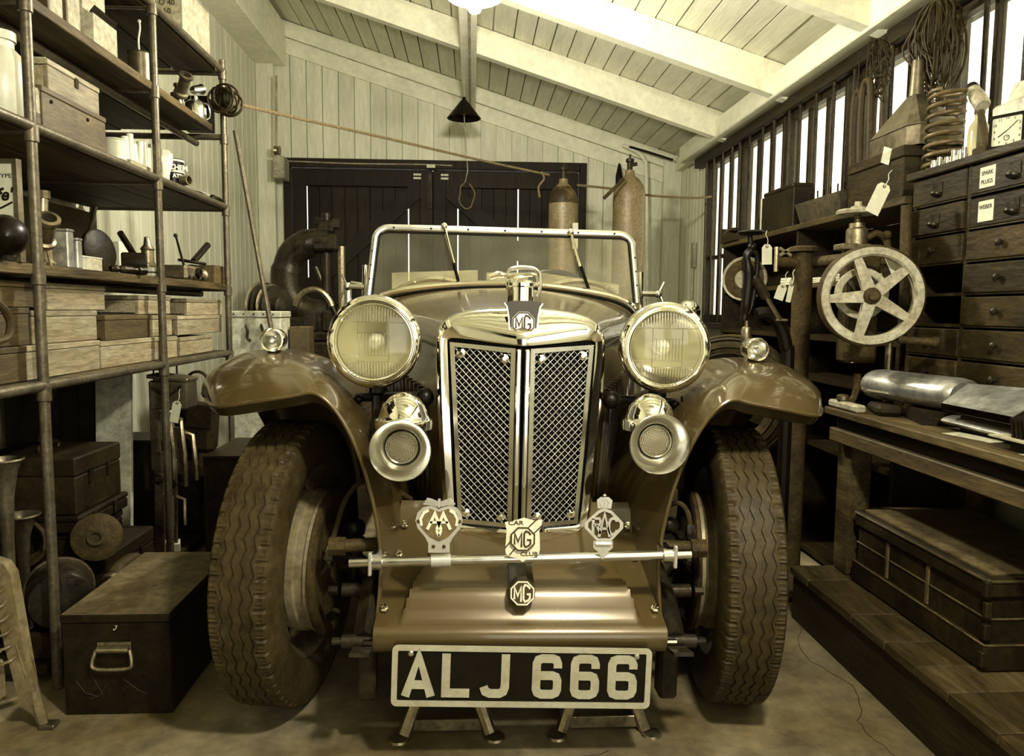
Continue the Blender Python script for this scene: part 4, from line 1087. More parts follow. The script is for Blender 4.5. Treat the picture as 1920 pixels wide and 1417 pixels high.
def sbox(name, label, pxa, pxb, ytop, z0, X, depth, m, **kw):
    y0, y1 = ypx(pxa, X, ytop+20), ypx(pxb, X, ytop+20)
    z1 = atX(pxa, ytop, X).z if not kw.get('h') else z0+kw.pop('h')
    kw.pop('h', None)
    return wbox(name, label, X-depth, X, y0, y1, z0, z1, m, **kw)
def solid(name, label, cat, pxa, pxb, z0, h, X, depth, m, group=None, bev=.002, py=300):
    y0, y1 = ypx(pxa, X, py), ypx(pxb, X, py); g = G(); g.bb(X-depth, X, y0, y1, z0, z0+h, bev)
    return g.done(name, m, None, label=label, cat=cat, group=group, smooth=0)
E = .0008
# ---- shelf five: pale wooden boxes in three courses
z5 = zl[5]+E
GB = 'wooden boxes on the lowest rack shelf'
XB = -1.06
b1h = atX(190, 632, XB).z-z5-.001
r1 = [(-70, 48, 'dark end of a long wooden box low on the rack beside the left picture edge', MIDWOOD), (50, 186, 'pale wooden box on the bottom course behind the first rack upright', PALEWOOD), (189, 297, 'palest wooden box on the bottom course between the two rack uprights', PALEWOOD), (301, 332, 'short pale box of the bottom course behind the second rack upright', PALEWOOD), (338, 398, 'small pale box at the far end of the bottom course', PALEWOOD)]
hs = [.083, .083, .078, .075, .068]
tops1 = []
for k, ((a, b, lab, m), h) in enumerate(zip(r1, hs)):
    y0, y1 = ypx(a, XB, 650), ypx(b, XB, 650); wbox('wooden_box', lab, XB-.25, XB, y0, y1, z5, z5+h, m, GB); tops1.append(z5+h)
r2 = [(-60, 54, 'brown box of the middle course cut by the left picture edge', MIDWOOD, z5+.083+E, .090), (58, 181, 'scuffed pale box of the middle course behind the first rack upright', PALEWOOD, z5+.083+E, .083), (197, 281, 'grey brown box in the middle course between the rack uprights', MIDWOOD, z5+.078+E, .074), (286, 322, 'pale box of the middle course just before the second rack upright', PALEWOOD, z5+.078+E, .072), (333, 416, 'pale long box of the middle course past the second rack upright', PALEWOOD, z5+.075+E, .071)]
for a, b, lab, m, z0, h in r2:
    y0, y1 = ypx(a, XB-.01, 600), ypx(b, XB-.01, 600); wbox('wooden_box', lab, XB-.24, XB-.01, y0, y1, z0, z0+h, m, GB)
r3 = [(-60, 78, 'wide brown box on top of the pile at the left picture edge', MIDWOOD, z5+.173+2*E, .062), (88, 196, 'large pale grained box topping the pile beside the first upright', PALEWOOD, z5+.166+2*E, .070), (259, 318, 'pale box with a dark end topping the middle of the pile', PALEWOOD, z5+.152+2*E, .062), (350, 416, 'pale box topping the far end of the pile', PALEWOOD, z5+.146+2*E, .064)]
for a, b, lab, m, z0, h in r3:
    y0, y1 = ypx(a, XB-.015, 550), ypx(b, XB-.015, 550); wbox('wooden_box', lab, XB-.23, XB-.015, y0, y1, z0, z0+h, m, GB)

# ---- shelf four: sign, carburettors, tins, gearbox
z4 = zl[4]+E
def carb(name, label, p, k, m):
    t = thing(name, label, 'carburettor', p)
    g = G(); g.lathe([(.028,0),(.03,.01),(.022,.02),(.022,.05),(.026,.055),(.026,.07),(0,.072)], p, EZ, 18); g.done('float_chamber', m, t)
    q = p+V((.02, -.03, .055)) ; g = G(); g.lathe([(.016,0),(.026,.004),(.026,.014),(.019,.018),(.019,.075),(.026,.08),(.026,.088),(.017,.09),(.017,.02)], q, V((.35, -.4, .5)), 18); g.done('throat', m, t)
    g = G(); g.cyl(p+V((.0, 0, .07)), p+V((.0, .01, .14*k)), .013, n=12); g.cyl(p+V((.0, .01, .14*k)), p+V((0, .01, .155*k)), .018, n=10); g.done('piston_chamber', m, t)
    g = G(); g.tube([p+V((.0, -.02, .06)), p+V((.03, -.035, .04)), p+V((.035, -.03, .0))], .004, 6); g.done('throttle_lever', m, t)
    return t
SGX = at(38, 440, 1.775).x
fr = frame(V((SGX-.119, 1.79, z4)), V((1, -.12, 0)), EZ)
g = G(); g.prism([(-.16, 0), (.115, 0), (.115, .225), (-.16, .225)], fr, -.012, 0); sg = g.done('advertising_sign', PAPER, None, smooth=0, label='framed white printed sign standing on the rack at the left edge', cat='sign')
g = G(); g.ring([(-.165,0),(.12,0),(.12,.23),(-.165,.23)], [(-.155,.010),(.110,.010),(.110,.220),(-.155,.220)], fr, -.014, .003); g.done('sign_frame', TIN, sg, smooth=0)
text('lettering', 'TYPE', .0135, frame(fr[0]+fr[1]*.088+fr[2]*.192, fr[1], fr[2]), BLACKWORN, sg, sx=1.25)
text('lettering', 'afe"', .040, frame(fr[0]+fr[1]*.083+fr[2]*.150, fr[1], fr[2]+fr[1]*.25), BLACKWORN, sg, sx=1.0, bold=.0012)
g = G(); g.stroke([(.05,.112),(.08,.122),(.105,.134)], .004, fr, 0, .001); g.done('lettering_rule', BLACKWORN, sg)
p = atX(10, 405, -1.02); p = V((at(8, 405, 1.70).x, 1.70, z4+.052))
t = thing('lamp_shell', 'black bullet-shaped lamp shell in front of the printed sign', 'lamp shell', V((p.x, p.y, z4)))
g = G(); g.lathe([(0,-.05),(.02,-.045),(.038,-.025),(.045,0),(.045,.03),(.04,.034)], p, V((-.5,.8,.1)), 28); g.done('shell', BLACK, t)
g = G(); g.cyl((p.x, p.y, z4), (p.x, p.y, p.z-.03), .014, .012, n=10); g.done('foot', BLACK, t)
y_ = ypx(92, -1.08, 400)
carb('carburettor', 'brass and steel carburettor nearest the printed sign on the rack', V((-1.10, y_, z4)), 1.25, STEEL)
carb('carburettor', 'smaller carburettor tucked behind the first rack upright', V((-1.20, y_+.0, z4)), .9, STEEL)
def tin(name, label, px, z, X, w, d, h, m, capr=0, group=None):
    y = ypx(px, X, 400); t = thing(name, label, 'tin', (X, y, z), group)
    g = G(); g.bb(X-d/2, X+d/2, y-w/2, y+w/2, z, z+h, .003); g.done('tin_body', m, t)
    g = G(); g.bb(X-d/2-.001, X+d/2+.001, y-w/2-.001, y+w/2+.001, z+h, z+h+.006, .001); g.done('tin_lid', m, t)
    if capr: g = G(); g.cyl((X, y, z+h+.006), (X, y, z+h+.022), capr, n=14); g.done('cap', m, t)
    return t
tin('rectangular_tin', 'tall bright rectangular tin on the fourth rack shelf', 112, z4, -1.075, .032, .05, .095, SILVER)
tin('rectangular_tin', 'shorter bright tin beside the tall rectangular tin', 129, z4, -1.07, .026, .05, .075, SILVER)
t = thing('small_carton', 'flat white carton beside the bright tins on the rack', 'carton', (-1.07, ypx(165, -1.06, 455), z4))
y0, y1 = ypx(143, -1.05, 455), ypx(190, -1.05, 455); g = G(); g.bb(-1.13, -1.05, y0, y1, z4, z4+.034, .001); g.done('carton_body', CARDWOOD, t, smooth=0)
g = G(); g.bb(-1.131, -1.049, y0-.001, y1+.001, z4+.034, z4+.037); g.done('carton_lid', PAPER, t, smooth=0)
g = G(); c = V((-1.15, ypx(178, -1.15, 420), z4+.068)); g.lathe([(0,0),(.06,0),(.066,.004),(.066,.016),(.06,.02),(0,.02)], c, V((.95,-.25,.15)), 32); g.done('round_disc', BLACKWORN, None, label='dark round disc leaning upright on the fourth rack shelf', cat='disc')
c = V((-1.12, ypx(225, -1.12, 440), z4+.038)); g = G(); g.lathe([(0,0),(.032,0),(.036,.006),(.036,.07),(.03,.075),(0,.075)], c, V((.9,.4,0)), 22); g.done('motor_drum', BLACKWORN, None, label='black motor drum lying between disc and gearbox on the rack', cat='motor')
t = thing('gearbox_casting', 'grey casting with upright lever before the second rack upright', 'casting', (-1.09, ypx(277, -1.09, 460), z4)); c = WORG[t]
g = G(); g.bb(c.x-.05, c.x+.02, c.y-.05, c.y+.05, z4, z4+.05, .012); g.done('case', STEEL, t)
g = G(); g.lathe([(.02,0),(.02,.04),(.024,.045),(.012,.06),(.009,.085),(0,.088)], c+V((-.01,.02,.05)), EZ, 14); g.done('turret', STEEL, t)
g = G(); g.cyl(c+V((-.02,-.03,.05)), c+V((-.03,-.13,.135)), .010, n=8); g.done('lever', BLACKWORN, t)
t = thing('striped_tin', 'small white striped tin at the shelf edge by the upright', 'tin', (-1.05, ypx(291, -1.05, 470), z4)); c = WORG[t]
g = G(); g.bb(c.x-.03, c.x+.005, c.y-.030, c.y+.030, z4, z4+.030, .003); g.done('tin_body', PAPER, t)
g = G(); g.bb(c.x-.031, c.x+.006, c.y-.031, c.y+.031, z4+.012, z4+.016); g.done('stripe', BLACKWORN, t)
for k, (px, X, l) in enumerate(((205, -1.075, .07), (222, -1.06, .09), (240, -1.07, .06))):
    y = ypx(px, X, 460); g = G(); g.lathe([(.008,0),(.012,.006),(.012,.02),(.007,.024),(.007,l*.7),(.011,l*.72),(.011,l)], V((X, y, z4+.013)), V((.5,.9,0)), 10)
    g.done('machine_part', IRON, None, label=('short dark turned part by the flat carton', 'long dark turned part in the middle of the fourth shelf', 'stubby dark turned part before the grey casting')[k], cat='machine part')
t = thing('gearbox', 'grey gearbox with long thin lever past the second upright', 'gearbox', (-1.08, ypx(350, -1.08, 480), z4)); c = WORG[t]
g = G(); g.bb(c.x-.06, c.x+.035, c.y-.10, c.y+.07, z4, z4+.055, .010); g.done('case', STEEL, t)
g = G(); g.lathe([(.038,0),(.034,.03),(.022,.05),(.02,.10),(.026,.105),(.026,.125),(0,.127)], c+V((-.01,.07,.028)), EY, 18); g.done('tail_housing', STEEL, t)
g = G(); g.lathe([(.012,0),(.018,.003),(.018,.016),(.011,.016),(.011,.004)], c+V((.035,.0,.032)), EX, 16); g.done('port', IRON, t)
g = G(); g.cyl(c+V((0,-.03,.055)), c+V((-.0,-.10,.16)), .005, .004, n=8); g.ball(c+V((0,-.10,.16)), .008, 10); g.done('lever', IRON, t)
for k in range(4): g = G(); g.cyl(c+V((.035,-.08+.045*k,.012)), c+V((.041,-.08+.045*k,.012)), .006, n=6); g.done('bolt', IRON, t)
wbox('wooden_crate', 'small brown wooden crate at the far end of the fourth shelf', -1.16, -1.055, ypx(402, -1.055, 480), ypx(433, -1.055, 480), z4, z4+.075, MIDWOOD, lid=False)
t = thing('black_lever', 'black cranked lever lying over the gearbox and crate', 'lever', (-1.12, ypx(365, -1.12, 440), z4+.075)); c = WORG[t]
g = G(); g.lathe([(0,0),(.05,0),(.055,.006),(.05,.012),(0,.012)], c+V((0,-.04,-.0)), V((.15,0,1)), 24); g.done('plate', BLACKWORN, t)
g = G(); g.cyl(c+V((0,-.02,.01)), c+V((.02,.09,.085)), .013, n=8); g.done('arm', BLACKWORN, t)
g = G(); g.bb(-1.30, -1.24, ypx(222,-1.24,420), ypx(240,-1.24,420), z4, z4+.13, .002); g.done('upright_book', PAPER, None, label='pale upright book behind the drum on the fourth shelf', cat='book')

# ---- shelf three
z3 = zl[3]+.008+E
def bottle(name, label, p, r, h, m, neck=.4, capm=None):
    t = thing(name, label, 'bottle', p)
    g = G(); g.lathe([(0,0),(r*.95,0),(r,.006),(r,h*.62),(r*.9,h*.72),(r*neck,h*.82),(r*neck,h*.93),(0,h*.93)], p, EZ, 24); g.done('bottle_body', m, t)
    g = G(); g.lathe([(r*neck*1.15,h*.90),(r*neck*1.15,h),(0,h)], p, EZ, 18); g.done('cap', capm or m, t)
    return t
bottle('plastic_bottle', 'large white plastic bottle on the third shelf at the left edge', V((-1.12, ypx(2, -1.12, 150), z3)), .055, .205, WHITE, .55)
t = thing('paper_packet', 'upright paper packet beside the white plastic bottle', 'packet', (-1.10, ypx(54, -1.09, 180), z3)); c = WORG[t]
g = G(); g.bb(c.x-.05, c.x+.03, c.y-.014, c.y+.014, z3, z3+.095, .001); g.done('packet_body', CARDWOOD, t, smooth=0); g = G(); g.bb(c.x-.051, c.x+.031, c.y-.0146, c.y+.0146, z3+.006, z3+.035, .001); g.done('label_band', MIDWOOD, t, smooth=0)
XB3 = -1.065
b = wbox('wooden_chest', 'dark wooden chest under the hasped box on the third shelf', XB3-.20, XB3, ypx(80, XB3, 220), ypx(198, XB3, 250), z3, z3+.105, MIDWOOD, cat='chest')
for dy in (.04, .22):
    c = WORG[b]; g = G(); g.ball((XB3+.001, ypx(80, XB3, 220)+dy, z3+.075), .005, 8); g.done('knot', BLACKWORN, b)
XB4 = -1.075
b = wbox('hasped_box', 'pale wooden box with a metal hasp stacked on the dark chest', XB4-.17, XB4, ypx(91, XB4, 170), ypx(186, XB4, 200), z3+.105+E, z3+.185, PALEWOOD)
yy = ypx(143, XB4, 170); g = G(); g.bb(XB4, XB4+.004, yy-.008, yy+.008, z3+.150, z3+.176, .001); g.done('hasp', IRON, b)
g = G(); g.bb(XB4-.16, XB4-.01, ypx(95, XB4, 170), ypx(160, XB4, 170), z3+.185+E, z3+.191, .001); g.done('paper_sheet', PAPER, None, label='loose paper lying on top of the hasped wooden box', cat='paper')
def can(name, label, p, r, h, m, cat='can', rims=True):
    t = thing(name, label, cat, p)
    g = G(); g.lathe([(0,0),(r,0),(r,h),(r*.92,h),(r*.92,h-.006),(0,h-.006)], p, EZ, 26); g.done('can_body', m, t)
    if rims:
        for z in (.003, h-.002): g = G(); g.tube([p+V((math.cos(2*math.pi*k/26)*r, math.sin(2*math.pi*k/26)*r, z)) for k in range(26)], .0022, 5, True); g.done('rim', m, t)
    return t
can('white_tub', 'large white tub behind the tubes on the third shelf', V((-1.20, ypx(222, -1.20, 270), z3)), .055, .105, WHITE, 'tub')
can('pale_jar', 'short pale jar beside the dark wooden chest', V((-1.075, ypx(216, -1.075, 290), z3)), .030, .062, PAPER, 'jar')
t = thing('tube_rack', 'block holding a row of white tubes on the third shelf', 'rack', (-1.075, ypx(268, -1.07, 290), z3)); c = WORG[t]
y0, y1 = ypx(236, -1.07, 290), ypx(297, -1.07, 290)
g = G(); g.bb(-1.12, -1.055, y0, y1, z3, z3+.016, .002); g.done('block', PALEWOOD, t)
for k in range(8):
    y = y0+.012+(y1-y0-.024)*k/7; h = (.070, .085, .060, .075, .082, .068, .086, .078)[k]
    g = G(); g.cyl((-1.075, y, z3+.016), (-1.075+rnd.uniform(-.005,.005), y, z3+.016+h), .0105, n=12); g.done('tube', WHITE, t)
t = thing('paper_cup', 'crumpled pale paper bag by the second upright on the third shelf', 'paper bag', V((-1.085, ypx(303, -1.085, 290), z3))); c = WORG[t]
g = G(); rows = []
for k in range(6):
    rows.append([c+V((math.cos(a)*(.022+.006*k*.5)*(1+rnd.uniform(-.15,.15)), math.sin(a)*(.024+.004*k)*(1+rnd.uniform(-.15,.15)), .02*k+rnd.uniform(-.004,.004)*(k > 0))) for a in [2*math.pi*j/12 for j in range(12)]])
g.grid(rows, cu=True); g.done('bag', PAPER, t, smooth=0)
t = can('printed_can', 'black can with white lettering at the far end of the third shelf', V((-1.09, ypx(340, -1.06, 315), z3)), .036, .095, BLACK); c = WORG[t]
for s, sz, z in (('CHEM', .026, .062), ('ATIN', .02, .032)):
    text('lettering', s, sz, frame(c+V((.030, -.026, z)), V((.62, .78, 0)), EZ), PAPER, t, bold=.0008)
for z in (.085, .046): g = G(); g.lathe([(.0384,0),(.0388,.001),(.0388,.006),(.0384,.007)], c+V((0,0,z)), EZ, 26); g.done('white_band', PAPER, t)
g = G(); g.lathe([(.014,0),(.018,0),(.018,.03),(.014,.03)], V((-1.05, ypx(341, -1.05, 330), z3+.018)), V((1,-.3,0)), 18); g.done('bearing_ring', STEEL, None, label='metal bearing ring lying before the black printed can', cat='ring')
g = G(); y = ypx(378, -1.06, 350); g.box((-1.07, y, z3+.012), (.055, .09, .002), Matrix.Rotation(R(14), 4, 'Y')); g.done('paper_card', PAPER, None, label='white paper card on the third shelf before the last upright', cat='card')
t = thing('grease_gun', 'dark grease gun lying at the far end of the third shelf', 'tool', (-1.07, ypx(408, -1.07, 360), z3)); c = WORG[t]
g = G(); g.lathe([(0,0),(.012,.004),(.012,.09),(.006,.10),(.006,.15),(.011,.155),(.011,.18),(0,.181)], c+V((0,-.07,.013)), EY, 12); g.done('barrel', IRON, t)
# ---- shelf two
z2 = zl[2]+E
t = thing('open_carton', 'pale open cardboard carton on the second shelf near the top', 'carton', (-1.12, ypx(193, -1.1, 60), z2)); y0, y1 = ypx(176, -1.06, 60), ypx(219, -1.06, 60)
g = G(); g.bb(-1.17, -1.06, y0, y1, z2, z2+.095, .001); g.done('carton_body', CARDWOOD, t, smooth=0)
g = G(); g.box((-1.063, (y0+y1)/2, z2+.106), (.003, y1-y0-.004, .024), Matrix.Rotation(R(40), 4, 'Y')); g.done('flap', DARKWOOD, t, smooth=0)
g = G(); g.bb(-1.168, -1.09, y0+.004, y1-.004, z2+.0952, z2+.19, .001); g.done('carton_insert', CARDWOOD, t, smooth=0)
for k, (a, b, h) in enumerate(((90, 118, .16), (124, 150, .15))):
    t = thing('tall_carton', ('tall pale carton on the second shelf farther from the open carton', 'tall pale carton right beside the open carton')[k], 'carton', (-1.12, ypx((a+b)/2, -1.1, 30), z2)); y0, y1 = ypx(a, -1.08, 30), ypx(b, -1.08, 30)
    g = G(); g.bb(-1.19, -1.08, y0, y1, z2, z2+h, .001); g.done('carton_body', CARDWOOD, t, smooth=0)
    g = G(); g.bb(-1.191, -1.079, y0-.001, y0+.008, z2+.01, z2+h-.01); g.done('edge_tape', MIDWOOD, t, smooth=0)
p = V((-1.10, ypx(262, -1.10, 110), z2)); t = can('oil_can', 'dull metal oil can with thin wire spout on the second shelf', p, .036, .112, TIN)
g = G(); g.tube(spline([p+V((0,0,.108)), p+V((.0,-.005,.15)), p+V((.004,.0,.19)), p+V((.0,.006,.215))], 5), .003, 6); g.ball(p+V((0,.006,.215)), .006, 8); g.done('spout', PAPER, t)
p = V((-1.09, ypx(365, -1.09, 190), z2)); t = thing('blow_lamp', 'shiny brass blow lamp on the second shelf near the rack end', 'blow lamp', p)
g = G(); g.lathe([(0,0),(.040,0),(.042,.008),(.042,.06),(.036,.075),(.016,.088),(.014,.10),(0,.10)], p, EZ, 28); g.done('tank', NICKEL, t)
g = G(); g.lathe([(.013,.0),(.016,.01),(.018,.05),(.020,.055)], p+V((0,-.02,.118)), V((.3,.8,.3)), 16); g.done('burner', NICKEL, t)
g = G(); g.tube(spline([p+V((.0,.03,.08)), p+V((.03,.06,.085)), p+V((.035,.065,.04)), p+V((.02,.04,.02))], 5), .004, 8); g.done('handle', NICKEL, t)
g = G(); g.bb(p.x+.0405, p.x+.0425, p.y-.016, p.y+.004, z2+.03, z2+.055); g.done('maker_plate', PAPER, t)
carb('carburettor', 'small carburettor beside the brass blow lamp', V((-1.10, ypx(333, -1.10, 170), z2)), .7, STEEL)
g = G(); g.bb(-1.18, -1.075, ypx(388, -1.075, 190), ypx(402, -1.075, 190), z2, z2+.13, .003); g.done('dark_tin', BLACKWORN, None, label='black tin at the far end of the second shelf', cat='tin')
# ---- top shelf
z1 = zl[1]+.008+E
t = thing('printed_carton', 'white printed carton on the top shelf under the ceiling', 'carton', (-1.12, ypx(365, -1.06, 30), z1)); y0, y1 = ypx(342, -1.075, 30), ypx(392, -1.075, 30)
g = G(); g.bb(-1.22, -1.075, y0, y1, z1, z1+.2, .001); g.done('carton_body', CARDWOOD, t, smooth=0)
for s, z in (('O 40', .13), ('50', .10), ('25', .04)): text('lettering', s, .028, frame(V((-1.13, y0, z1+z)), EX, EZ), BLACKWORN, t)
g = G(); g.bb(-1.13, -1.07, 2.62, 3.08, z1, z1+.012, .001); g.bm.verts.ensure_lookup_table(); g.done('loose_board', SHELFWOOD, None, label='loose narrow board lying along the top shelf edge', cat='board')

# ---- winch coil on the last upright
p = at(436, 190, 3.20)
t = thing('wire_coil', 'dark wire coil and pulley hung on the last rack upright', 'coil', (p.x-.02, 3.20, p.z-.06))
for k in range(7):
    rr = rnd.uniform(.032, .055); ax = V((rnd.uniform(-.4,.4), -1, rnd.uniform(-.4,.4))).normalized(); e1 = ax.orthogonal().normalized(); e2 = ax.cross(e1); c = p+V((rnd.uniform(-.035,.025), -.04+rnd.uniform(-.02,.02), rnd.uniform(-.02,.02)))
    g = G(); g.tube([c+(e1*math.cos(2*math.pi*j/24)+e2*math.sin(2*math.pi*j/24))*rr for j in range(24)], .0045, 6, True); g.done('wire_loop', WIRE, t)
g = G(); g.lathe([(0,-.03),(.05,-.03),(.052,-.02),(.035,-.012),(.035,.012),(.052,.02),(.05,.03),(0,.03)], p+V((-.035,-.015,0)), EX, 24); g.done('pulley', BLACKWORN, t)

# ---- below the rack
BW = BLACKWORN
def toolbox(name, label, x0, x1, y0, y1, z0, z1, m=BW, lidf=.3, handle=True, cat='tool box', catch=True):
    t = thing(name, label, cat, ((x0+x1)/2, (y0+y1)/2, z0)); zs = z1-(z1-z0)*lidf
    g = G(); g.bb(x0, x1, y0, y1, z0, zs-.001, .004); g.done('case', m, t)
    g = G(); g.bb(x0-.002, x1+.002, y0-.002, y1+.002, zs, z1, .005); g.done('lid', m, t)
    if handle: 
        c = V(((x0+x1)/2, (y0+y1)/2, z1)); g = G(); g.tube(spline([c+V((0,-.05,0)), c+V((0,-.045,.018)), c+V((0,.045,.018)), c+V((0,.05,0))], 4), .005, 6); g.done('handle', m, t)
    if catch:
        for f in (.3, .7): g = G(); yy = y0+(y1-y0)*f; g.bb(x1+.002, x1+.006, yy-.01, yy+.01, zs-.03, zs+.012, .001); g.done('catch', IRON, t)
    return t
# low staging carrying the pile
t = thing('low_staging', 'low dark board staging on the floor beneath the rack', 'platform', (-1.3, 2.4, 0))
for k in range(3): g = G(); g.bb(-1.54+.16*k, -1.385+.16*k, 1.86, 3.2, .030, .055, .002); g.done('staging_board', DARKWOOD, t, smooth=0)
for y in (1.95, 3.0): g = G(); g.bb(-1.54, -1.07, y, y+.05, 0, .03); g.done('bearer', DARKWOOD, t, smooth=0)
zz = .055+E
X1 = -1.085
ya, yb = ypx(200, X1, 1000), ypx(272, X1, 1000)
toolbox('wooden_tool_chest', 'large dark wooden chest at the bottom of the pile under the rack', -1.46, X1+.01, 2.20, 2.53, zz, zz+.16, DARKWOOD, .3, False, 'chest')
toolbox('tool_case', 'dark long case lying on the large chest under the rack', -1.42, X1-.03, 2.14, 2.40, zz+.161, zz+.255, BW, .25, False, 'case')
toolbox('tool_case', 'thin dark flat case between the long case and top tool box', -1.42, X1-.02, 2.12, 2.42, zz+.256, zz+.305, BW, .35, False, 'case')
toolbox('tool_box', 'dark brown tool box with handle on top of the case pile', -1.40, X1-.03, 2.13, 2.40, zz+.306, zz+.47, LEATHER, .33, True)
# pale panel leaning behind
g = G(); g.box((-1.255, 2.66, .42), (.12, .02, .60), Matrix.Rotation(R(-4), 4, 'X'), .002); g.done('metal_sheet', CREAMTIN, None, label='pale metal panel standing behind the dark case pile', cat='panel')
# hanging brackets / hinges
for k, (px, py, l) in enumerate(((290, 760, .28), (312, 770, .30), (335, 800, .22))):
    p = at(px, py, 2.72+.042*k); t = thing('iron_bracket', ('iron hinge bracket hanging nearest the pale panel under the rack', 'long iron bracket hanging in the middle under the rack', 'short iron bracket hanging beside the leather satchel')[k], 'bracket', (p.x, p.y, p.z-l), 'iron brackets hanging under the rack')
    g = G(); g.bb(p.x-.018, p.x+.018, p.y-.006, p.y+.006, p.z-l, p.z, .003); g.done('strap', STEEL, t)
    g = G(); g.tube([p+V((.018,0,-.02)), p+V((.05,0,-.03)), p+V((.06,0,-.16)), p+V((.06,0,-l+.02))], .009, 6); g.done('bent_arm', STEEL, t)
    g = G(); g.cyl(p+V((0,-.02,-l+.03)), p+V((0,.03,-l+.03)), .02, n=12); g.done('knuckle', IRON, t)
    g = G(); g.cyl(p+V((0, 0, 0)), V((p.x, p.y, zl[5]-.03)), .003, n=6); g.done('hanging_wire', WIRE, t)
p = at(325, 738, 2.66); t = thing('metal_cash_box', 'small scratched metal box with chain hung under the rack shelf', 'box', (p.x, p.y, p.z-.06))
g = G(); g.box(p, (.13, .10, .10), None, .006); g.done('case', TIN, t); g = G(); g.box(p+V((0,0,.058)), (.138,.108,.014), Matrix.Rotation(R(6), 4, 'Y'), .003); g.done('lid', TIN, t)
g = G(); g.tube(spline([p+V((-.05,-.056,.03)), p+V((0,-.06,.0)), p+V((.05,-.056,.035))], 6), .005, 6); g.done('chain', IRON, t)
def luggage(px, py, Y, rot, label, w=.030, h=.058, sc=1.0, group=None):
    p = at(px, py, Y); M = Matrix.Rotation(R(rot), 3, 'Y'); ex, ey = M @ EX, M @ EZ
    t = thing('luggage_tag', label, 'tag', p, group); w *= sc; h *= sc
    q = [(-w/2,-h),(w/2,-h),(w/2,-.01),(w/2-.008*sc,0),(-w/2+.008*sc,0),(-w/2,-.01)]
    g = G(); g.prism(q, frame(p, ex, ey), 0, .0008); g.done('card', PAPER, t, smooth=0)
    g = G(); c = p+ey*(-.007*sc)-V((0,.0015,0)); g.lathe([(.002*sc,0),(.005*sc,0),(.005*sc,.001),(.002*sc,.001)], c, EY, 12); g.done('eyelet', MIDWOOD, t)
    g = G(); g.tube(spline([c, p+ey*.014+V((.003,0,0)), p+ey*.03+V((-.002,.004,0)), p+ey*.042], 5), .0012, 5); g.done('string', PAPER, t)
    return t
luggage(333, 752, 2.60, 12, 'white luggage tag hanging by the second rack upright', .03, .075)
t = thing('leather_satchel', 'dark leather satchel hanging between rack and car wing', 'satchel', at(373, 846, 2.91)); p = at(373, 800, 2.91)
g = G(); g.box(p, (.135, .09, .19), Matrix.Rotation(R(5), 4, 'Y'), .02); g.done('bag', LEATHER, t); g = G(); g.box(p+V((.0,-.049,.05)), (.137,.012,.095), Matrix.Rotation(R(5), 4, 'Y'), .004); g.done('flap', LEATHER, t)
g = G(); g.tube(spline([p+V((-.06,0,.09)), p+V((-.03,0,.2)), p+V((.03,0,.2)), p+V((.06,0,.09))], 5), .006, 6); g.done('strap', LEATHER, t)
# white paper on the floor by the upright
g = G(); p = atZ(340, 1012, .06); g.box((-1.11, 2.76, .071), (.06, .07, .03), Matrix.Rotation(R(20), 4, 'Z'), .001); g.done('paper_packet', PAPER, None, label='small white packet lying low by the second rack upright', cat='packet')
wbox('dark_crate', 'dark slatted crate standing on the staging behind the tag', -1.42, -1.075, 2.97, 3.17, .0565, .43, DARKWOOD, cat='crate')
wbox('dark_crate', 'dark floor crate between the rack end and the car tyre', -1.0, -.70, 2.80, 3.20, .001, .40, DARKWOOD, cat='crate')
for k, (px, y0_, y1_, Y_) in enumerate(((302, 845, 1000, 2.70), (326, 860, 985, 2.76))):
    a, b = at(px, y0_, Y_), at(px-6, y1_, Y_-.03); b.z = .056
    t = thing('iron_strap', ('upright iron strap leaning by the pale sheet under the rack', 'shorter upright iron strap leaning against the dark crate')[k], 'strap', b)
    g = G(); g.box((a+b)/2, (.034, .010, (a-b).length), Matrix.Rotation(math.atan2(a.x-b.x, a.z-b.z), 4, 'Y'), .002); g.done('bar', STEEL, t)
    g = G(); g.lathe([(.010,0),(.02,.002),(.02,.02),(.010,.022)], a*.75+b*.25+V((0,-.026,0)), EY, 12); g.done('ferrule', IRON, t)
    g = G(); g.tube([a*.6+b*.4+V((.015,-.006,0)), a*.6+b*.4+V((.045,-.01,-.01)), a*.3+b*.7+V((.05,-.01,0))], .007, 6); g.done('hooked_arm', STEEL, t)
# trumpet horns
def trumpet(px, py, Y, rr, L_, label):
    c = at(px, py, Y); z0 = max(.001, c.z-L_); t = thing('horn_trumpet', label, 'horn', (c.x, c.y, z0))
    g = G(); g.lathe([(rr*.35,0),(rr*.32,L_*.3),(rr*.34,L_*.6),(rr*.45,L_*.82),(rr*.7,L_*.95),(rr,L_),(rr*.96,L_+.003),(rr*.64,L_*.95),(rr*.4,L_*.8),(rr*.25,L_*.5)], V((c.x, c.y, z0)), EZ, 32); g.done('bell', TIN, t)
    g = G(); g.lathe([(0,0),(rr*.5,0),(rr*.5,.012),(rr*.35,.02)], V((c.x, c.y, z0)), EZ, 20); g.done('base', IRON, t)
    g = G(); g.tube([V((c.x+math.cos(2*math.pi*k/32)*rr, c.y+math.sin(2*math.pi*k/32)*rr, z0+L_)) for k in range(32)], .003, 6, True); g.done('bell_rim', TIN, t)
z_ = lambda px, py, Y: at(px, py, Y).z
trumpet(6, 862, 1.93, .044, z_(6, 862, 1.93)-.056, 'taller upturned horn trumpet cut by the left picture edge')
trumpet(38, 966, 2.04, .046, z_(38, 966, 2.04)-.056, 'shorter upturned horn trumpet beside the first rack upright')
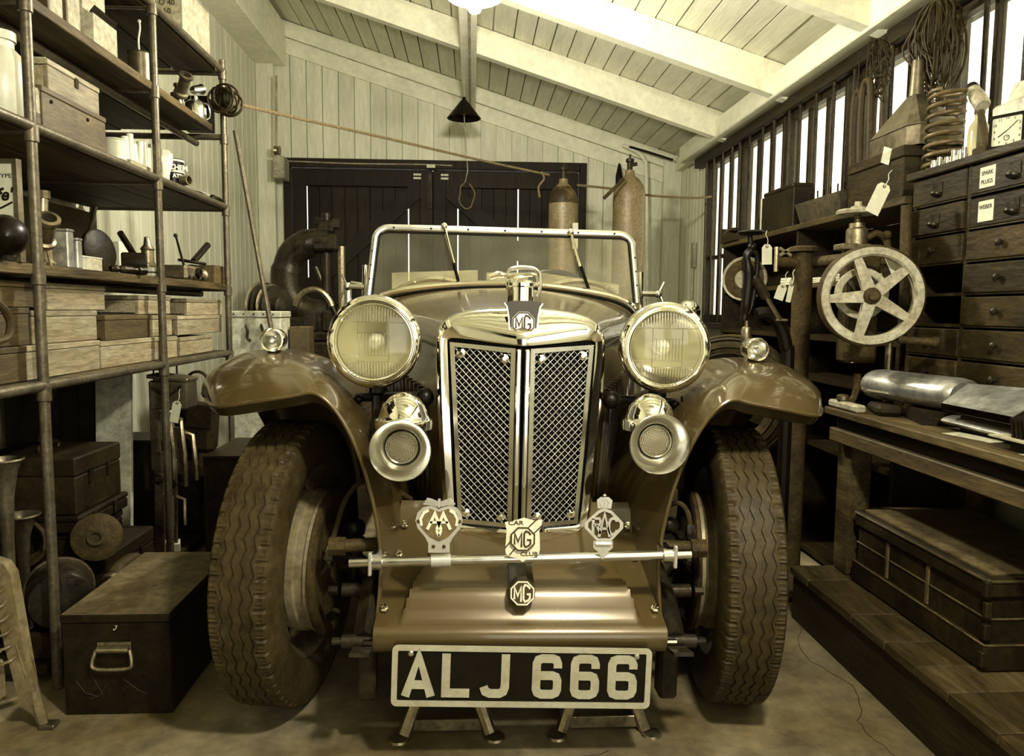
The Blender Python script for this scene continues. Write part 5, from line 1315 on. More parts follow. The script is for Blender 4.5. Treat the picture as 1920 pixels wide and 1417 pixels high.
# heap of parts between heater and chest
def dynamo(label, c, r, l, ax, m=IRON):
    t = thing('dynamo', label, 'dynamo', V((c.x, c.y, 0)))
    ax = V(ax).normalized()
    g = G(); g.lathe([(0,-l/2),(r*.5,-l/2),(r*.9,-l/2+.006),(r,-l/2+.02),(r,l/2-.02),(r*.9,l/2-.006),(r*.4,l/2),(0,l/2)], c, ax, 28); g.done('drum', m, t)
    g = G(); g.lathe([(r*1.01,-l*.3),(r*1.06,-l*.3),(r*1.06,-l*.22),(r*1.01,-l*.22)], c, ax, 28); g.lathe([(r*.25,-l/2-.03),(r*.3,-l/2-.01),(r*.5,-l/2)], c, ax, 18); g.done('band', STEEL, t)
    return t
dynamo('dark ribbed dynamo drum lying between the stove and steel chest', V((-1.075, 1.955, .205)), .078, .15, (.55, -1, 0))
g = G(); g.bb(-1.135, -.995, 1.88, 2.03, 0.056, .126, .006); g.done('wooden_block', DARKWOOD, None, label='dark wooden block under the dynamo drum beside the rack upright', cat='block')
t = thing('pipe_elbow', 'rusty pipe elbow with flanges lying before the dark chest', 'pipe', V((-1.0, 2.05, .0)))
c = V((-.995, 2.10, .21)); g = G(); g.tube(spline([c+V((0,-.03,-.02)), c+V((0,.0,0)), c+V((.01,.05,.01)), c+V((.01,.09,0))], 5), .022, 12); g.done('pipe', RUST, t)
g = G(); g.lathe([(.022,0),(.032,.002),(.032,.014),(.022,.016)], c+V((0,-.035,-.025)), V((0,.8,.5)), 18); g.done('flange', STEEL, t)
g = G(); g.cyl(c+V((.02,.05,0)), V((c.x+.02, c.y+.05, 0.0)), .018, n=10); g.done('pipe_leg', RUST, t)
t = thing('rusty_gear_cover', 'round rusty cover plate leaning on the dark chest', 'cover plate', V((-1.06, 2.1, .055)))
c = V((-1.06, 2.13, .30)); g = G(); g.lathe([(0,0),(.06,0),(.066,.006),(.066,.02),(.05,.028),(0,.028)], c, V((.35,-1,.25)), 28); g.done('plate', RUST, t)
g = G(); g.lathe([(.016,.028),(.022,.03),(.022,.045),(.014,.045)], c, V((.35,-1,.25)), 16); g.done('boss', RUST, t)
t = thing('coiled_cable', 'coil of dark cable behind the rack upright on the floor pile', 'cable', V((-1.2, 1.98, .2)))
for k in range(4):
    c = V((-1.25, 2.085+.009*k, .30)); rr = .07-.006*k
    g = G(); g.tube([c+V((math.cos(2*math.pi*j/26)*rr, rnd.uniform(-.004,.004), math.sin(2*math.pi*j/26)*rr)) for j in range(26)], .0055, 6, True); g.done('cable_turn', HOSE, t)
# hanging cable at the left edge
g = G(); q = spline([atX(-15, 560, -1.02), atX(8, 580, -1.02), atX(19, 605, -1.02), atX(14, 632, -1.02), atX(-8, 640, -1.02)], 6); g.tube(q, .0085, 8); g.done('hanging_hose', HOSE, None, label='loop of grey hose hanging at the left picture edge', cat='hose')

# ---- enamel stove heater
t = thing('gas_heater', 'old enamelled heater with wire guard at the left edge', 'heater', (-1.16, 1.63, 0))
xr = lambda z: -1.018+.045*(1-z/.39)
g = G(); rows = []
for Y in (1.655, 1.685):
    rows.append([V((xr(.06), Y, .06)), V((xr(.20), Y, .20)), V((xr(.36), Y, .36)), V((xr(.38)-.012, Y, .385)), V((xr(.39)-.04, Y, .395)), V((-1.34, Y, .395))])
g.grid(rows); 
g.bm.faces.ensure_lookup_table()
for r_ in rows: g.face([r_[0]+V((-.03,0,0)), r_[0], r_[1], r_[2], r_[3], r_[4], r_[5], r_[5]+V((0,0,-.05)), r_[2]+V((-.05,0,0)), r_[1]+V((-.04,0,0))])
g.done('side_frame', ENAMEL, t)
for Y in (1.668,):
    g = G(); g.tube(spline([V((xr(.2)-.015, Y, .2)), V((xr(.1)-.004, Y, .1)), V((xr(0)+.004, Y, .012)), V((xr(0)+.014, Y, .006))], 5), [.014]*5+[.012]*5+[.010]*6, 8); lg = g.done('leg', ENAMEL, t)
    g = G(); g.box((xr(0)+.018, Y, .006), (.034, .03, .010), None, .002); g.done('foot', TIN, lg)
g = G(); g.bb(-1.36, -1.05, 1.65, 1.68, .07, .16, .006); g.done('lower_panel', ENAMEL, t)
g = G(); g.bb(-1.36, -1.07, 1.675, 1.70, .17, .38, .004); g.done('fire_box', BLACK, t)
for k in range(4):
    g = G(); x = -1.11-.06*k; 
    for j in range(9): g.lathe([(.004,0),(.010,.005),(.010,.014),(.004,.019)], V((x, 1.660, .185+j*.02)), EZ, 8)
    g.done('clay_radiant', CREAMTIN, t)
for k in range(7):
    z = .165+.031*k; xx = xr(z)+.002
    g = G(); g.tube(spline([V((-1.36, 1.625, z-.004)), V((xx-.07, 1.628, z)), V((xx-.035, 1.632, z+.004)), V((xx-.022, 1.642, z+.008)), V((xx-.024, 1.66, z+.012))], 4), .0035, 6); g.done('guard_wire', ENAMEL, t)
g = G(); g.tube([V((xr(.16)-.065, 1.623, .155)), V((xr(.38)-.065, 1.623, .365))], .004, 6); g.done('guard_upright', ENAMEL, t)

# ---- black steel chest in front of the rack
x0, x1, y0, y1, h = -.945, -.70, 1.715, 2.16, .243
t = thing('steel_tool_chest', 'black steel tool chest with scuffed lid on the floor beside the tyre', 'tool chest', ((x0+x1)/2, (y0+y1)/2, 0))
g = G(); g.bb(x0, x1, y0, y1, .001, h-.022, .003); g.done('chest_body', BLACKWORN, t)
g = G(); g.bb(x0-.002, x1+.002, y0-.002, y1+.002, h-.021, h-.001, .003); g.done('lid', BLACKWORN, t)
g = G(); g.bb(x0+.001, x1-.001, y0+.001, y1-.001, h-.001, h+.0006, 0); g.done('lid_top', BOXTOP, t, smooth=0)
yf = y0-.003; cx = (x0+x1)/2-.005
g = G(); g.bb(cx-.036, cx+.040, yf-.003, yf+.001, .158, .178, .001); hp = g.done('handle_plate', STEEL, t)
g = G(); g.cyl((cx-.034, yf-.008, .163), (cx+.038, yf-.008, .163), .0075, n=10); g.done('handle_barrel', STEEL, hp)
g = G(); g.tube(spline([V((cx-.036, yf-.008, .162)), V((cx-.043, yf-.014, .135)), V((cx-.036, yf-.016, .122)), V((cx, yf-.016, .119)), V((cx+.040, yf-.016, .122)), V((cx+.046, yf-.014, .135)), V((cx+.040, yf-.008, .162))], 5), .0045, 8); g.done('drop_handle', STEEL, hp)
for zz_, xx_ in ((.21, cx+.005),):
    g = G(); g.stroke([(0,.006),(.004,.006),(.002,0),(-.003,-.004),(-.004,-.001)], .0016, frame(V((xx_, yf+.001, zz_)), EX, EZ), 0, .0005); g.done('painted_mark', PAPER, t)
for pts in ([(-.09,.085),(-.07,.055),(-.04,.045),(-.02,.075)], [(-.055,.10),(-.03,.05),(-.06,.04)], [(.02,.085),(.05,.06),(.07,.05)]):
    g = G(); g.tube([V((cx+a, yf+.0032, b)) for a, b in pts], .0005, 4); g.done('scratch', LEATHERED, t)

# ================================================================== right: bench, cabinet, shelf unit, machines
BX0, BX1, BZ = 1.065, 1.58, .668
bench = thing('workbench', 'heavy worn wooden workbench along the window wall', 'workbench', (1.3, 1.5, 0))
BENCHRAIL = mat('lit_bench_rail', .075, .55, var=.5, vs_=6, stretch=(3,.5,3), bump=.5, bs=40, dirt=.4)  # bench wood in a lighter tone, light on the rail put into its colour
bw = (BX1-BX0)/4
for k in range(4):
    g = G(); g.bb(BX0+bw*k+.001, BX0+bw*(k+1)-.001, .62, 2.195-.01*rnd.random(), BZ-.022, BZ-rnd.uniform(0, .002), .003); g.done('top_plank', BENCHWOOD, bench, smooth=0)
g = G(); g.bb(BX0+.040, BX0+.06, .66, 2.19, BZ-.10, BZ-.023, .002); g.done('front_apron', DARKWOOD, bench)  # darker wood paints in the shadow of the recess below the top
g = G(); g.bb(BX0+.016, BX0+.0395, .66, 2.185, BZ-.102, BZ-.062, .003); g.done('front_rail', BENCHRAIL, bench)
for (x, y) in ((BX0+.03, 2.12), (BX0+.03, .72), (BX1-.1, 2.12), (BX1-.1, .72)):
    g = G(); g.bb(x+(.026 if x < 1.2 else 0), x+.09, y, y+.085, .1665, BZ-.046, .004); g.done('leg', BENCHWOOD, bench)
for y in (2.13,):
    g = G(); g.bb(BX0+.12, BX1-.1, y, y+.04, .3, .36, .003); g.done('stretcher', BENCHWOOD, bench)
# platform the bench stands on
plat = thing('wooden_platform', 'low wooden plank platform under the workbench', 'platform', (1.3, 1.5, 0))
g = G(); g.bb(1.0, 1.035, .5, 2.21, 0, .140, .003); g.done('face_board', DARKWOOD, plat)
g = G(); g.bb(1.036, 1.58, 2.17, 2.21, 0, .139, .003); g.done('end_board', DARKWOOD, plat)
y = .5
while y < 2.20:
    w = min(rnd.uniform(.10, .16), 2.215-y)
    g = G(); g.bb(.99, 1.58, y+.0015, y+w-.0015, .141, .166-rnd.uniform(0, .003), .002); g.done('plank', BENCHWOOD, plat, smooth=0); y += w

# trunk under the bench
t = thing('travelling_trunk', 'long worn leather travelling trunk under the workbench', 'trunk', (1.27, 1.86, .167))
tx0, tx1, ty0, ty1 = 1.13, 1.46, 1.525, 2.08; z0 = .167
g = G(); g.bb(tx0, tx1, ty0, ty1, z0, z0+.205, .006); g.done('trunk_body', LEATHER, t)
g = G(); g.bb(tx0-.012, tx1+.004, ty0-.012, ty1+.006, z0+.001, z0+.062, .004); g.done('bottom_tray', LEATHER, t)
g = G(); g.bb(tx0-.010, tx1+.004, ty0-.010, ty1+.006, z0+.165, z0+.21, .006); g.done('lid', LEATHER, t)
g = G(); g.bb(tx0+.012, tx1-.01, ty0+.012, ty1-.012, z0+.2102, z0+.214); g.done('lid_panel', LEATHERED, t)
for z, th in ((.0625, .0035), (.118, .004), (.2065, .005)):
    off = .0135 if z < .1 or z > .2 else .003
    g = G(); g.bb(tx0-off, tx0-off+.006, ty0-off, ty1, z0+z-th, z0+z, .001); g.bb(tx0-off, tx1, ty0-off, ty0-off+.006, z0+z-th-.0001, z0+z-.0001, .001); g.done('edge_binding', LEATHERED, t)
for yy in (1.74, 1.92):
    g = G(); g.bb(tx0-.004, tx0+.002, yy-.006, yy+.006, z0+.064, z0+.163, .001); g.done('strap', LEATHERED, t)
for dz in (.03, .09, .14, .188):
    g = G(); g.box((tx0-.006 if dz in (.09, .14) else tx0-.012, ty0-.006 if dz in (.09, .14) else ty0-.010, z0+dz), (.016, .016, .036), None, .003); g.done('corner_cap', LEATHER, t)
wbox('dark_crate', 'dark wooden crate in the shadow far under the workbench', 1.20, 1.50, .95, 1.42, .1675, .45, DARKWOOD)

# ---- drawer cabinet
KX = 1.30
yc = [ypx(1704, KX, 450), ypx(1811, KX, 450)]; cw = yc[0]-yc[1]; yc += [yc[1]-cw*1.12, yc[1]-cw*2.12]
KT = (atX(1700, 327, KX).z+atX(1915, 268, KX).z)/2
kz1, kz0 = KT-.022, BZ+.0005
cab = thing('drawer_cabinet', 'dark wooden cabinet of small drawers standing on the workbench', 'cabinet', (1.43, (yc[0]+yc[-1])/2, kz0))
g = G(); g.bb(KX+.012, 1.55, yc[-1], yc[0], kz0, kz0+.02); g.bb(KX+.012, KX+.26, yc[-1], yc[-1]+.012, kz0+.02, kz1); g.bb(KX+.012, KX+.26, yc[0]-.012, yc[0], kz0+.02, kz1); g.bb(KX+.24, KX+.26, yc[-1]+.012, yc[0]-.012, kz0+.02, kz1)
g.done('carcass', CABWOOD, cab, smooth=0)
g = G(); g.bb(KX-.012, 1.56, yc[-1]-.01, yc[0]+.012, kz1, KT, .003); g.done('top_board', CABWOOD, cab)
for k in (1, 2): g = G(); g.bb(KX+.002, KX+.24, yc[k]-.007, yc[k]+.007, kz0+.02, kz1); g.done('divider', CABWOOD, cab, smooth=0)
nr = 7; zb_ = kz0+.075; rh = (kz1-zb_)/nr
g = G(); g.bb(KX+.004, KX+.02, yc[-1]+.012, yc[0]-.012, kz0+.02, zb_-.004); g.done('plinth', CABWOOD, cab, smooth=0)
for c_ in range(3):
    for r_ in range(nr):
        if c_ == 0 and r_ in (3, 4):
            g = G(); g.bb(KX+.008, KX+.24, yc[1]+.008, yc[0]-.013, kz1-rh*(r_+1), kz1-rh*(r_+1)+.008); g.done('runner', CABWOOD, cab, smooth=0); continue
        za, zb2 = kz1-rh*(r_+1)+.005, kz1-rh*r_-.005
        pr = rnd.uniform(-.004, .004)
        ya, yb = yc[c_+1]+.009, yc[c_]-.009 if c_ else yc[c_]-.014
        g = G(); g.bb(KX-.004+pr, KX+.014+pr, ya, yb, za, zb2, .003); d = g.done('drawer', CABWOOD, cab)
        g = G(); g.bb(KX-.002, KX+.23, ya+.004, yb-.004, za-.0035, za-.0005); g.done('rail', CABWOOD, d, smooth=0)
        ym, zm = (ya+yb)/2, (za+zb2)/2
        xf = KX-.004+pr
        if r_ < 2:
            yh = ym if c_ == 0 else ym-.05
            if c_ == 1: yh = ym-.02
            g = G(); g.bb(xf-.003, xf, yh-.022, yh+.022, zm-.012, zm+.018, .001); g.done('card_holder', IRON, d)
            g = G(); g.lathe([(.017,.0),(.0165,-.005),(.012,-.008),(0,-.009)], V((xf-.003, yh, zm-.012)), V((.35,0,1)), 14); g.done('cup_pull', IRON, d)
            if c_ == 1:
                labs = (('SPARK', 'PLUGS'), ('WEBER', ''))[r_]
                for yl, ls in ((ym+.075, labs), (ym-.095, (('JUBILEE', 'CLIPS'), ('', ''))[r_])):
                    g = G(); g.bb(xf-.0012, xf, yl-.028, yl+.028, zm-.026, zm+.026); cd_ = g.done('card_label', PAPER, d, smooth=0)
                    for q, s_t in enumerate(ls):
                        if s_t: text('lettering', s_t, .015 if len(s_t) < 6 else .0115, frame(V((xf-.0014, yl, zm+.010-.022*q)), -EY, EZ), BLACKWORN, d, depth=.0004)
        else:
            g = G(); g.lathe([(.005,0),(.005,.005),(.009,.008),(.010,.013),(.005,.017),(0,.018)], V((xf, ym, zm)), -EX, 14); g.done('knob', IRON, d)

# ---- things on the cabinet
t0 = KT+E
yk = ypx(1878, 1.33, 240)
t = thing('alarm_clock', 'square black alarm clock on top of the drawer cabinet', 'clock', (1.345, yk, t0))
ex = V((.50, -.866, 0)).normalized(); ez = ex.cross(EZ)
c = V((1.345, yk, t0+.050)); S_ = .083
fr = frame(c, ex, EZ)
g = G(); g.prism(rrect(S_, S_, .006, 3), fr, -.04, 0); g.prism([(-S_*.55,-.05),(S_*.55,-.05),(S_*.55,-.041),(-S_*.55,-.041)], fr, -.042, .006); g.done('clock_case', BLACK, t)
g = G(); g.prism(rrect(S_*.84, S_*.84, .004, 3), fr, .0002, .001); g.done('dial', PAPER, t, smooth=0)
g = G(); g.ring(rrect(S_, S_, .006, 3), rrect(S_*.84, S_*.84, .004, 3), fr, 0, .004); g.done('bezel', BLACK, t)
for k in range(12):
    a = R(90-30*(k+1)); rr = S_*.35
    text('numeral', str(k+1), .0095, frame(c+ex*(rr*max(-1,min(1,1.15*math.cos(a))))+EZ*(rr*1.1*math.sin(a))+fr[3]*.001, ex, EZ), BLACK, t, depth=.0003)
for a, l, w in ((42, .033, .0016), (-147, .024, .0022), (-38, .0, .001)):
    if l: g = G(); g.stroke([(0,0),(l*math.cos(R(a)), l*math.sin(R(a)))], w, fr, .0012, .002); g.done('hand', BLACK, t)
g = G(); g.ring(circ(.007, 18, 0, -.017), circ(.0055, 18, 0, -.017), fr, .001, .0015); g.stroke([(0,-.017),(.003,-.013)], .001, fr, .001, .0018); g.done('alarm_dial', BLACKWORN, t)
# coil spring
c = V((1.36, ypx(1768, 1.36, 240), t0)); t = None
zt_ = atX(1772, 168, 1.36).z; H = zt_-t0-.012; turns = 8.6; n = 220; rr = .046
g = G(); pts = []
for k in range(n+1):
    a = 2*math.pi*turns*k/n; f = k/n
    zf = (.05+.95*max(0, min(1, (f-.06)/.88))) if f > .06 else .05*f/.06
    if f > .94: zf = 1.0
    r2 = rr*(1 if f < .9 else 1)
    pts.append(c+V((math.cos(a)*r2+.010*f, math.sin(a)*r2, .0065+H*zf)))
g.tube(pts, .0062, 8); g.done('coil_spring', SPRINGST, None, label='tall steel coil spring standing on the drawer cabinet', cat='spring')
# sockets
for k in range(6):
    px = (1752, 1762, 1776, 1788, 1800, 1808)[k]; X = (1.315, 1.32, 1.315, 1.325, 1.33, 1.34)[k]; hh = (.024, .03, .022, .038, .034, .042)[k]
    g = G(); g.lathe([(0,0),(.009,0),(.009,hh*.6),(.007,hh*.65),(.007,hh),(.004,hh),(.004,hh*.7),(0,hh*.7)], V((X+.0, ypx(px, X, 290), t0)), EZ, 12)
    g.done('socket', NICKEL, None, label='%s small chrome socket counted from the coil spring on the cabinet' % ('first', 'second', 'third', 'fourth', 'fifth', 'sixth')[k], cat='socket', group='sockets on the cabinet')
# torch lamp on a bracket
t = thing('inspection_torch', 'pale torch on a dark bracket behind the alarm clock', 'torch', (1.42, ypx(1850, 1.42, 250), t0)); c = WORG[t]
a, b = atX(1822, 165, 1.42), atX(1858, 222, 1.40)
g = G(); d = (b-a); g.lathe([(.014,0),(.018,.002),(.018,.02),(.014,.024),(.019,.034),(.021,.05),(.021,.092),(.017,.10),(0,.10)], a, d, 20); g.done('torch_body', CASTPALE, t)
g = G(); g.lathe([(.0185,-.002),(.019,.012),(.0185,.014)], a, d, 20); g.done('torch_ring', BLACK, t)
g = G(); g.tube([V((c.x, c.y, t0)), V((c.x, c.y, t0+.06)), (a+b)/2+V((0,.0,-.02))], .009, 6); g.bb(c.x-.02, c.x+.02, c.y-.03, c.y+.03, t0, t0+.05, .003); g.done('bracket', RUST, t)
# square oil can
t = thing('oil_jug', 'pale enamel oil jug standing behind the alarm clock', 'jug', (1.47, ypx(1915, 1.44, 200), t0)); c = WORG[t]
g = G(); g.bb(c.x-.06, c.x+.06, c.y-.075, c.y+.075, t0, t0+.15, .008); g.done('jug_body', CREAMTIN, t)
g = G(); g.prism([(-.05,0),(.05,0),(.03,.05),(-.03,.05)], frame(V((c.x, c.y, t0+.15)), EX, EZ), -.03, .05); g.done('jug_neck', CREAMTIN, t)
bottle('glass_bottle', 'clear glass bottle with stopper before the window behind the torch', V((1.50, ypx(1838, 1.50, 200), t0)), .028, .20, PERSPEX, .45, MIDWOOD)

# ---- open shelf unit farther along the wall
sy0, sy1 = yc[0]+.016, ypx(1356, KX, 480); SZ = (atX(1360, 452, KX).z+atX(1590, 404, KX).z)/2
t = thing('shelf_unit', 'dark open pigeonhole shelf unit past the drawer cabinet', 'shelf', (1.43, (sy0+sy1)/2, 0)); unit = t
g = G(); g.bb(KX-.01, 1.56, sy0, sy1, SZ-.022, SZ, .002); g.done('top_board', BENCHWOOD, t)
ymid = ypx(1494, KX, 480)
for nm, y in (('end_panel', sy0+.01), ('divider', ymid), ('end_panel', sy1-.01)):
    g = G(); g.bb(KX, 1.555, y-.01, y+.01, .02, SZ-.0225); g.done(nm, DARKWOOD, t, smooth=0)
for z in (.02, .44, BZ+.02, .845, 1.045):
    for (a, b) in ((sy0+.0205, ymid-.0105), (ymid+.0105, sy1-.0205)):
        g = G(); g.bb(KX+.004, 1.555, a, b, z, z+.018); g.done('shelf_board', BENCHWOOD if z > 1 else DARKWOOD, t, smooth=0)
g = G(); g.bb(1.556, 1.565, sy0, sy1, .02, SZ-.0225); g.done('back_panel', DARKWOOD, t, smooth=0)
zs = 1.045+.018+E
for k, (y, w, h, lab) in enumerate(((ymid-.16, .15, .02, 'stack of pale papers on the shelf behind the flywheel'), (ymid+.14, .10, .03, 'pale box on the shelf behind the hand drill wheel'), (ymid-.36, .12, .025, 'pale folded papers on the shelf near the drawer cabinet'))):
    g = G(); 
    for q in range(3): g.box((KX+.07, y, zs+h/6+q*h/3), (.11, w-.01*q, h/3-.001), Matrix.Rotation(R(5*q-4), 4, 'Z'))
    g.done('paper_stack', PAPER, None, label=lab, cat='papers', smooth=0)
# on its top
zu = SZ+E
def utop(name, label, cat, pxa, pxb, X, d, h, m, group=None):
    y1, y0 = ypx(pxa, X, 400), ypx(pxb, X, 400); g = G(); g.bb(X, X+d, y0, y1, zu, zu+h, .003); return g.done(name, m, None, label=label, cat=cat, group=group)
t = thing('document_box', 'worn dark deed box standing on the shelf unit', 'box', (1.40, ypx(1460, 1.33, 400), zu)); y1, y0 = ypx(1428, 1.33, 400), ypx(1487, 1.33, 400)
g = G(); g.bb(1.33, 1.42, y0, y1, zu, zu+.17, .003); g.done('case', BLACKWORN, t); g = G(); g.bb(1.332, 1.425, y0+.02, y1-.01, zu+.171, zu+.19, .004); g.done('lid', BLACKWORN, t)
t = thing('tin_tray', 'sloping tin tray holding bent rods on the shelf unit', 'tray', (1.38, ypx(1535, 1.33, 400), zu)); y1, y0 = ypx(1494, 1.32, 400), ypx(1577, 1.32, 400)
g = G()
P_ = lambda x, y, z: V((x, y, z))
b_ = [P_(1.33,y0+.02,zu), P_(1.33,y1-.02,zu), P_(1.44,y1-.02,zu), P_(1.44,y0+.02,zu)]; tp = [P_(1.31,y0,zu+.085), P_(1.31,y1,zu+.085), P_(1.46,y1,zu+.12), P_(1.46,y0,zu+.12)]
g.grid([b_, tp], cu=True); g.face(b_); g.done('tray', TIN, t, smooth=0)
for k in range(6):
    yy = y0+.06+(y1-y0-.1)*k/5; g = G(); g.tube([V((1.38, yy, zu+.02)), V((1.37, yy+.02, zu+.10)), V((1.35, yy-.02, zu+.125))], .003, 5); g.done('bent_rod', IRON, t)
t = thing('long_dark_box', 'long dark wooden box under the big funnel', 'box', (1.42, ypx(1645, 1.34, 350), zu)); y1, y0 = ypx(1590, 1.335, 350), ypx(1692, 1.335, 350)
g = G(); g.bb(1.335, 1.52, y0, y1, zu, zu+.135, .003); g.done('case', CABWOOD, t); g = G(); g.bb(1.330, 1.525, y0-.004, y1+.004, zu+.136, zu+.17, .003); g.done('lid', CABWOOD, t)
g = G(); g.box((1.331, ypx(1663, 1.335, 320), zu+.155), (.002, .05, .05), Matrix.Rotation(R(20), 4, 'X')); g.done('torn_label', PAPER, t, smooth=0)
zf0 = zu+.17+E
can('enamel_canister', 'white enamel canister standing on the shelf unit by the window', V((1.47, ypx(1440, 1.44, 380), zu)), .062, .20, WHITE, 'canister')
t = thing('leather_wallet', 'dark leather wallet lying at the far end of the shelf unit', 'wallet', (1.34, ypx(1388, 1.33, 440), zu)); c = WORG[t]
g = G(); g.prism([(-.15,0),(.10,0),(.10,.02),(-.14,.075)], frame(V((c.x, c.y, zu)), -EY, EZ), -.06, .06); g.done('wallet_body', LEATHER, t, smooth=0)
g = G(); g.bb(c.x-.062, c.x+.0, c.y-.03, c.y+.03, zu+.05, zu+.056); g.done('flap', LEATHER, t, smooth=0)
# big funnel
t = thing('large_funnel', 'large rectangular tin funnel turned upside down by the window', 'funnel', (1.43, ypx(1690, 1.40, 250), zf0)); c = V((1.44, ypx(1692, 1.40, 250), zf0))
def rect(c, a, b, z, k=.25):
    q = []
    for sx, sy in ((1,1),(-1,1),(-1,-1),(1,-1)):
        for e in ((sx*a, sy*b*(1-k)), (sx*a*(1-k), sy*b)) if sx*sy > 0 else ((sx*a*(1-k), sy*b), (sx*a, sy*b*(1-k))):
            q.append(c+V((e[0], e[1], z)))
    return q
zt1 = atX(1690, 222, 1.40).z-zf0-.01
ft = atX(1712, 118, 1.44).z-zf0
g = G(); g.grid([rect(c, .09, .145, 0), rect(c, .09, .145, .062)], cu=True); g.done('skirt', TIN, t, smooth=20)
g = G(); g.grid([rect(c, .091, .146, .062), rect(c, .020, .022, .062+(ft-.062)*.52)], cu=True); g.done('cone', TIN, t, smooth=20)
g = G(); g.lathe([(.023,.0),(.017,ft-.062-(ft-.062)*.52),(.014,ft-.062-(ft-.062)*.52)], c+V((0,0,.062+(ft-.062)*.52-.002)), EZ, 18); g.done('spout', TIN, t)
g = G(); g.tube(rect(c, .0915, .1465, .062), .0022, 5, True); g.done('seam', TIN, t)

# ---- wires and hoses hanging at the windows
p = atX(1772, 20, 1.50)
t = thing('wire_bundle', 'large tangled bundle of wire loops hanging before the window', 'wire bundle', V((1.47, p.y, p.z-.35)))
hook = V((1.47, p.y, 1.955))
g = G(); g.tube([hook+V((0,0,.05)), hook, hook+V((0,.02,-.02))], .005, 6); g.done('hook', IRON, t)
for k in range(46):
    w = rnd.uniform(.04, .11); L_ = rnd.uniform(.16, .34); tw = rnd.uniform(-.9, .9); ox = rnd.uniform(-.05, .03); ln = rnd.uniform(-.10, .06)
    pts = []
    for j in range(22):
        a = 2*math.pi*j/22; u = math.sin(a)*w*(1+.2*math.sin(3*a+k)); v = -(1-math.cos(a))/2*L_
        pts.append(hook+V((min(.035, u*math.sin(tw)*.5), u*math.cos(tw)+ox*(-v/L_)+ln*(-v), v-.012+rnd.uniform(-.004,.004))))
    g = G(); g.tube(pts, rnd.choice((.0022, .003, .0038)), 5, True); g.done('wire_loop', rnd.choice((WIRE, WIRE, HOSE)), t)
for k, (px, top, bot, r_) in enumerate(((1612, 170, 330, .016), (1628, 150, 330, .018), (1652, 150, 300, .017))):
    X = (1.50, 1.47, 1.505)[k]; y = ypx(px, X, 250); zt_, zb3 = atX(px, top, X).z, max(zu+.02, atX(px, bot, X).z)
    g = G(); g.tube(spline([V((X, y-.02, zb3)), V((X, y-.01, (zt_+zb3)/2)), V((X, y+.0, zt_-.03)), V((X, y+.03, zt_)), V((X, y+.055, zt_-.03)), V((X, y+.06, (zt_+zb3)/2)), V((X, y+.05, zb3+.02))], 6), r_*.7, 8); h_ = g.done('rubber_hose', HOSE, None, label=('grey hose loop hanging farthest from the funnel', 'longest grey hose loop hanging in the middle by the window', 'grey hose loop hanging nearest the funnel spout')[k], cat='hose', group='hoses at the window')
    g = G(); g.cyl(V((X, y+.03, zt_)), V((X, y+.03, 1.96)), .002, n=5); g.done('hanger', WIRE, h_)
p = atX(1650, 110, 1.50); t = thing('wire_hank', 'smaller hank of wire hanging above the hoses', 'wire bundle', V((1.49, p.y, p.z-.2)))
for k in range(14):
    w = rnd.uniform(.03, .08); L_ = rnd.uniform(.10, .24); ox = rnd.uniform(-.05, .05); hook2 = V((1.49, p.y, 1.955))
    pts = [hook2+V((rnd.uniform(-.008, .02), math.sin(2*math.pi*j/18)*w+ox*(1-math.cos(2*math.pi*j/18))/2, -(1-math.cos(2*math.pi*j/18))/2*L_)) for j in range(18)]
    g = G(); g.tube(pts, .0025, 5, True); g.done('wire_loop', WIRE, t)

# ---- hand-cranked drill with flywheel
mac = thing('hand_cranked_drill', 'floor-standing hand-cranked drill with a pale five-spoke flywheel', 'drill', (1.0, 2.42, 0))
YM = 2.42; cx_ = at(1503, 560, YM).x
zc = at(1503, 472, YM).z
g = G(); g.cyl((cx_, YM, .02), (cx_, YM, zc), .031, n=22); colm = g.done('column', RUST, mac)
g = G(); g.lathe([(.031,-.0),(.048,.0),(.048,.012),(.034,.018),(0,.018)], V((cx_, YM, zc)), EZ, 22); g.done('column_cap', RUST, colm)
g = G(); g.lathe([(.10,0),(.10,.015),(.06,.03),(.04,.09),(.032,.09)], V((cx_, YM, .0)), EZ, 26); g.done('base', RUST, colm)
za = at(1560, 493, YM).z
fw = at(1633, 555, 2.02)
hx = at(1606, 450, 2.16)
g = G(); g.cyl((cx_-.09, YM, za), (cx_+.03, YM, za), .018, n=14); g.cyl((cx_+.03, YM, za), (hx.x+.02, 2.22, za), .019, n=14); g.done('arm', RUST, mac)
g = G(); g.cyl((cx_-.09, YM, za-.03), (cx_-.09, YM, za+.05), .008, n=8); g.box((cx_-.06, YM, za+.034), (.05, .006, .012), Matrix.Rotation(R(30), 4, 'Y'), .002); g.box((cx_-.06, YM, za+.034), (.05, .006, .012), Matrix.Rotation(R(-30), 4, 'Y'), .002); g.done('wing_screw', STEEL, mac)
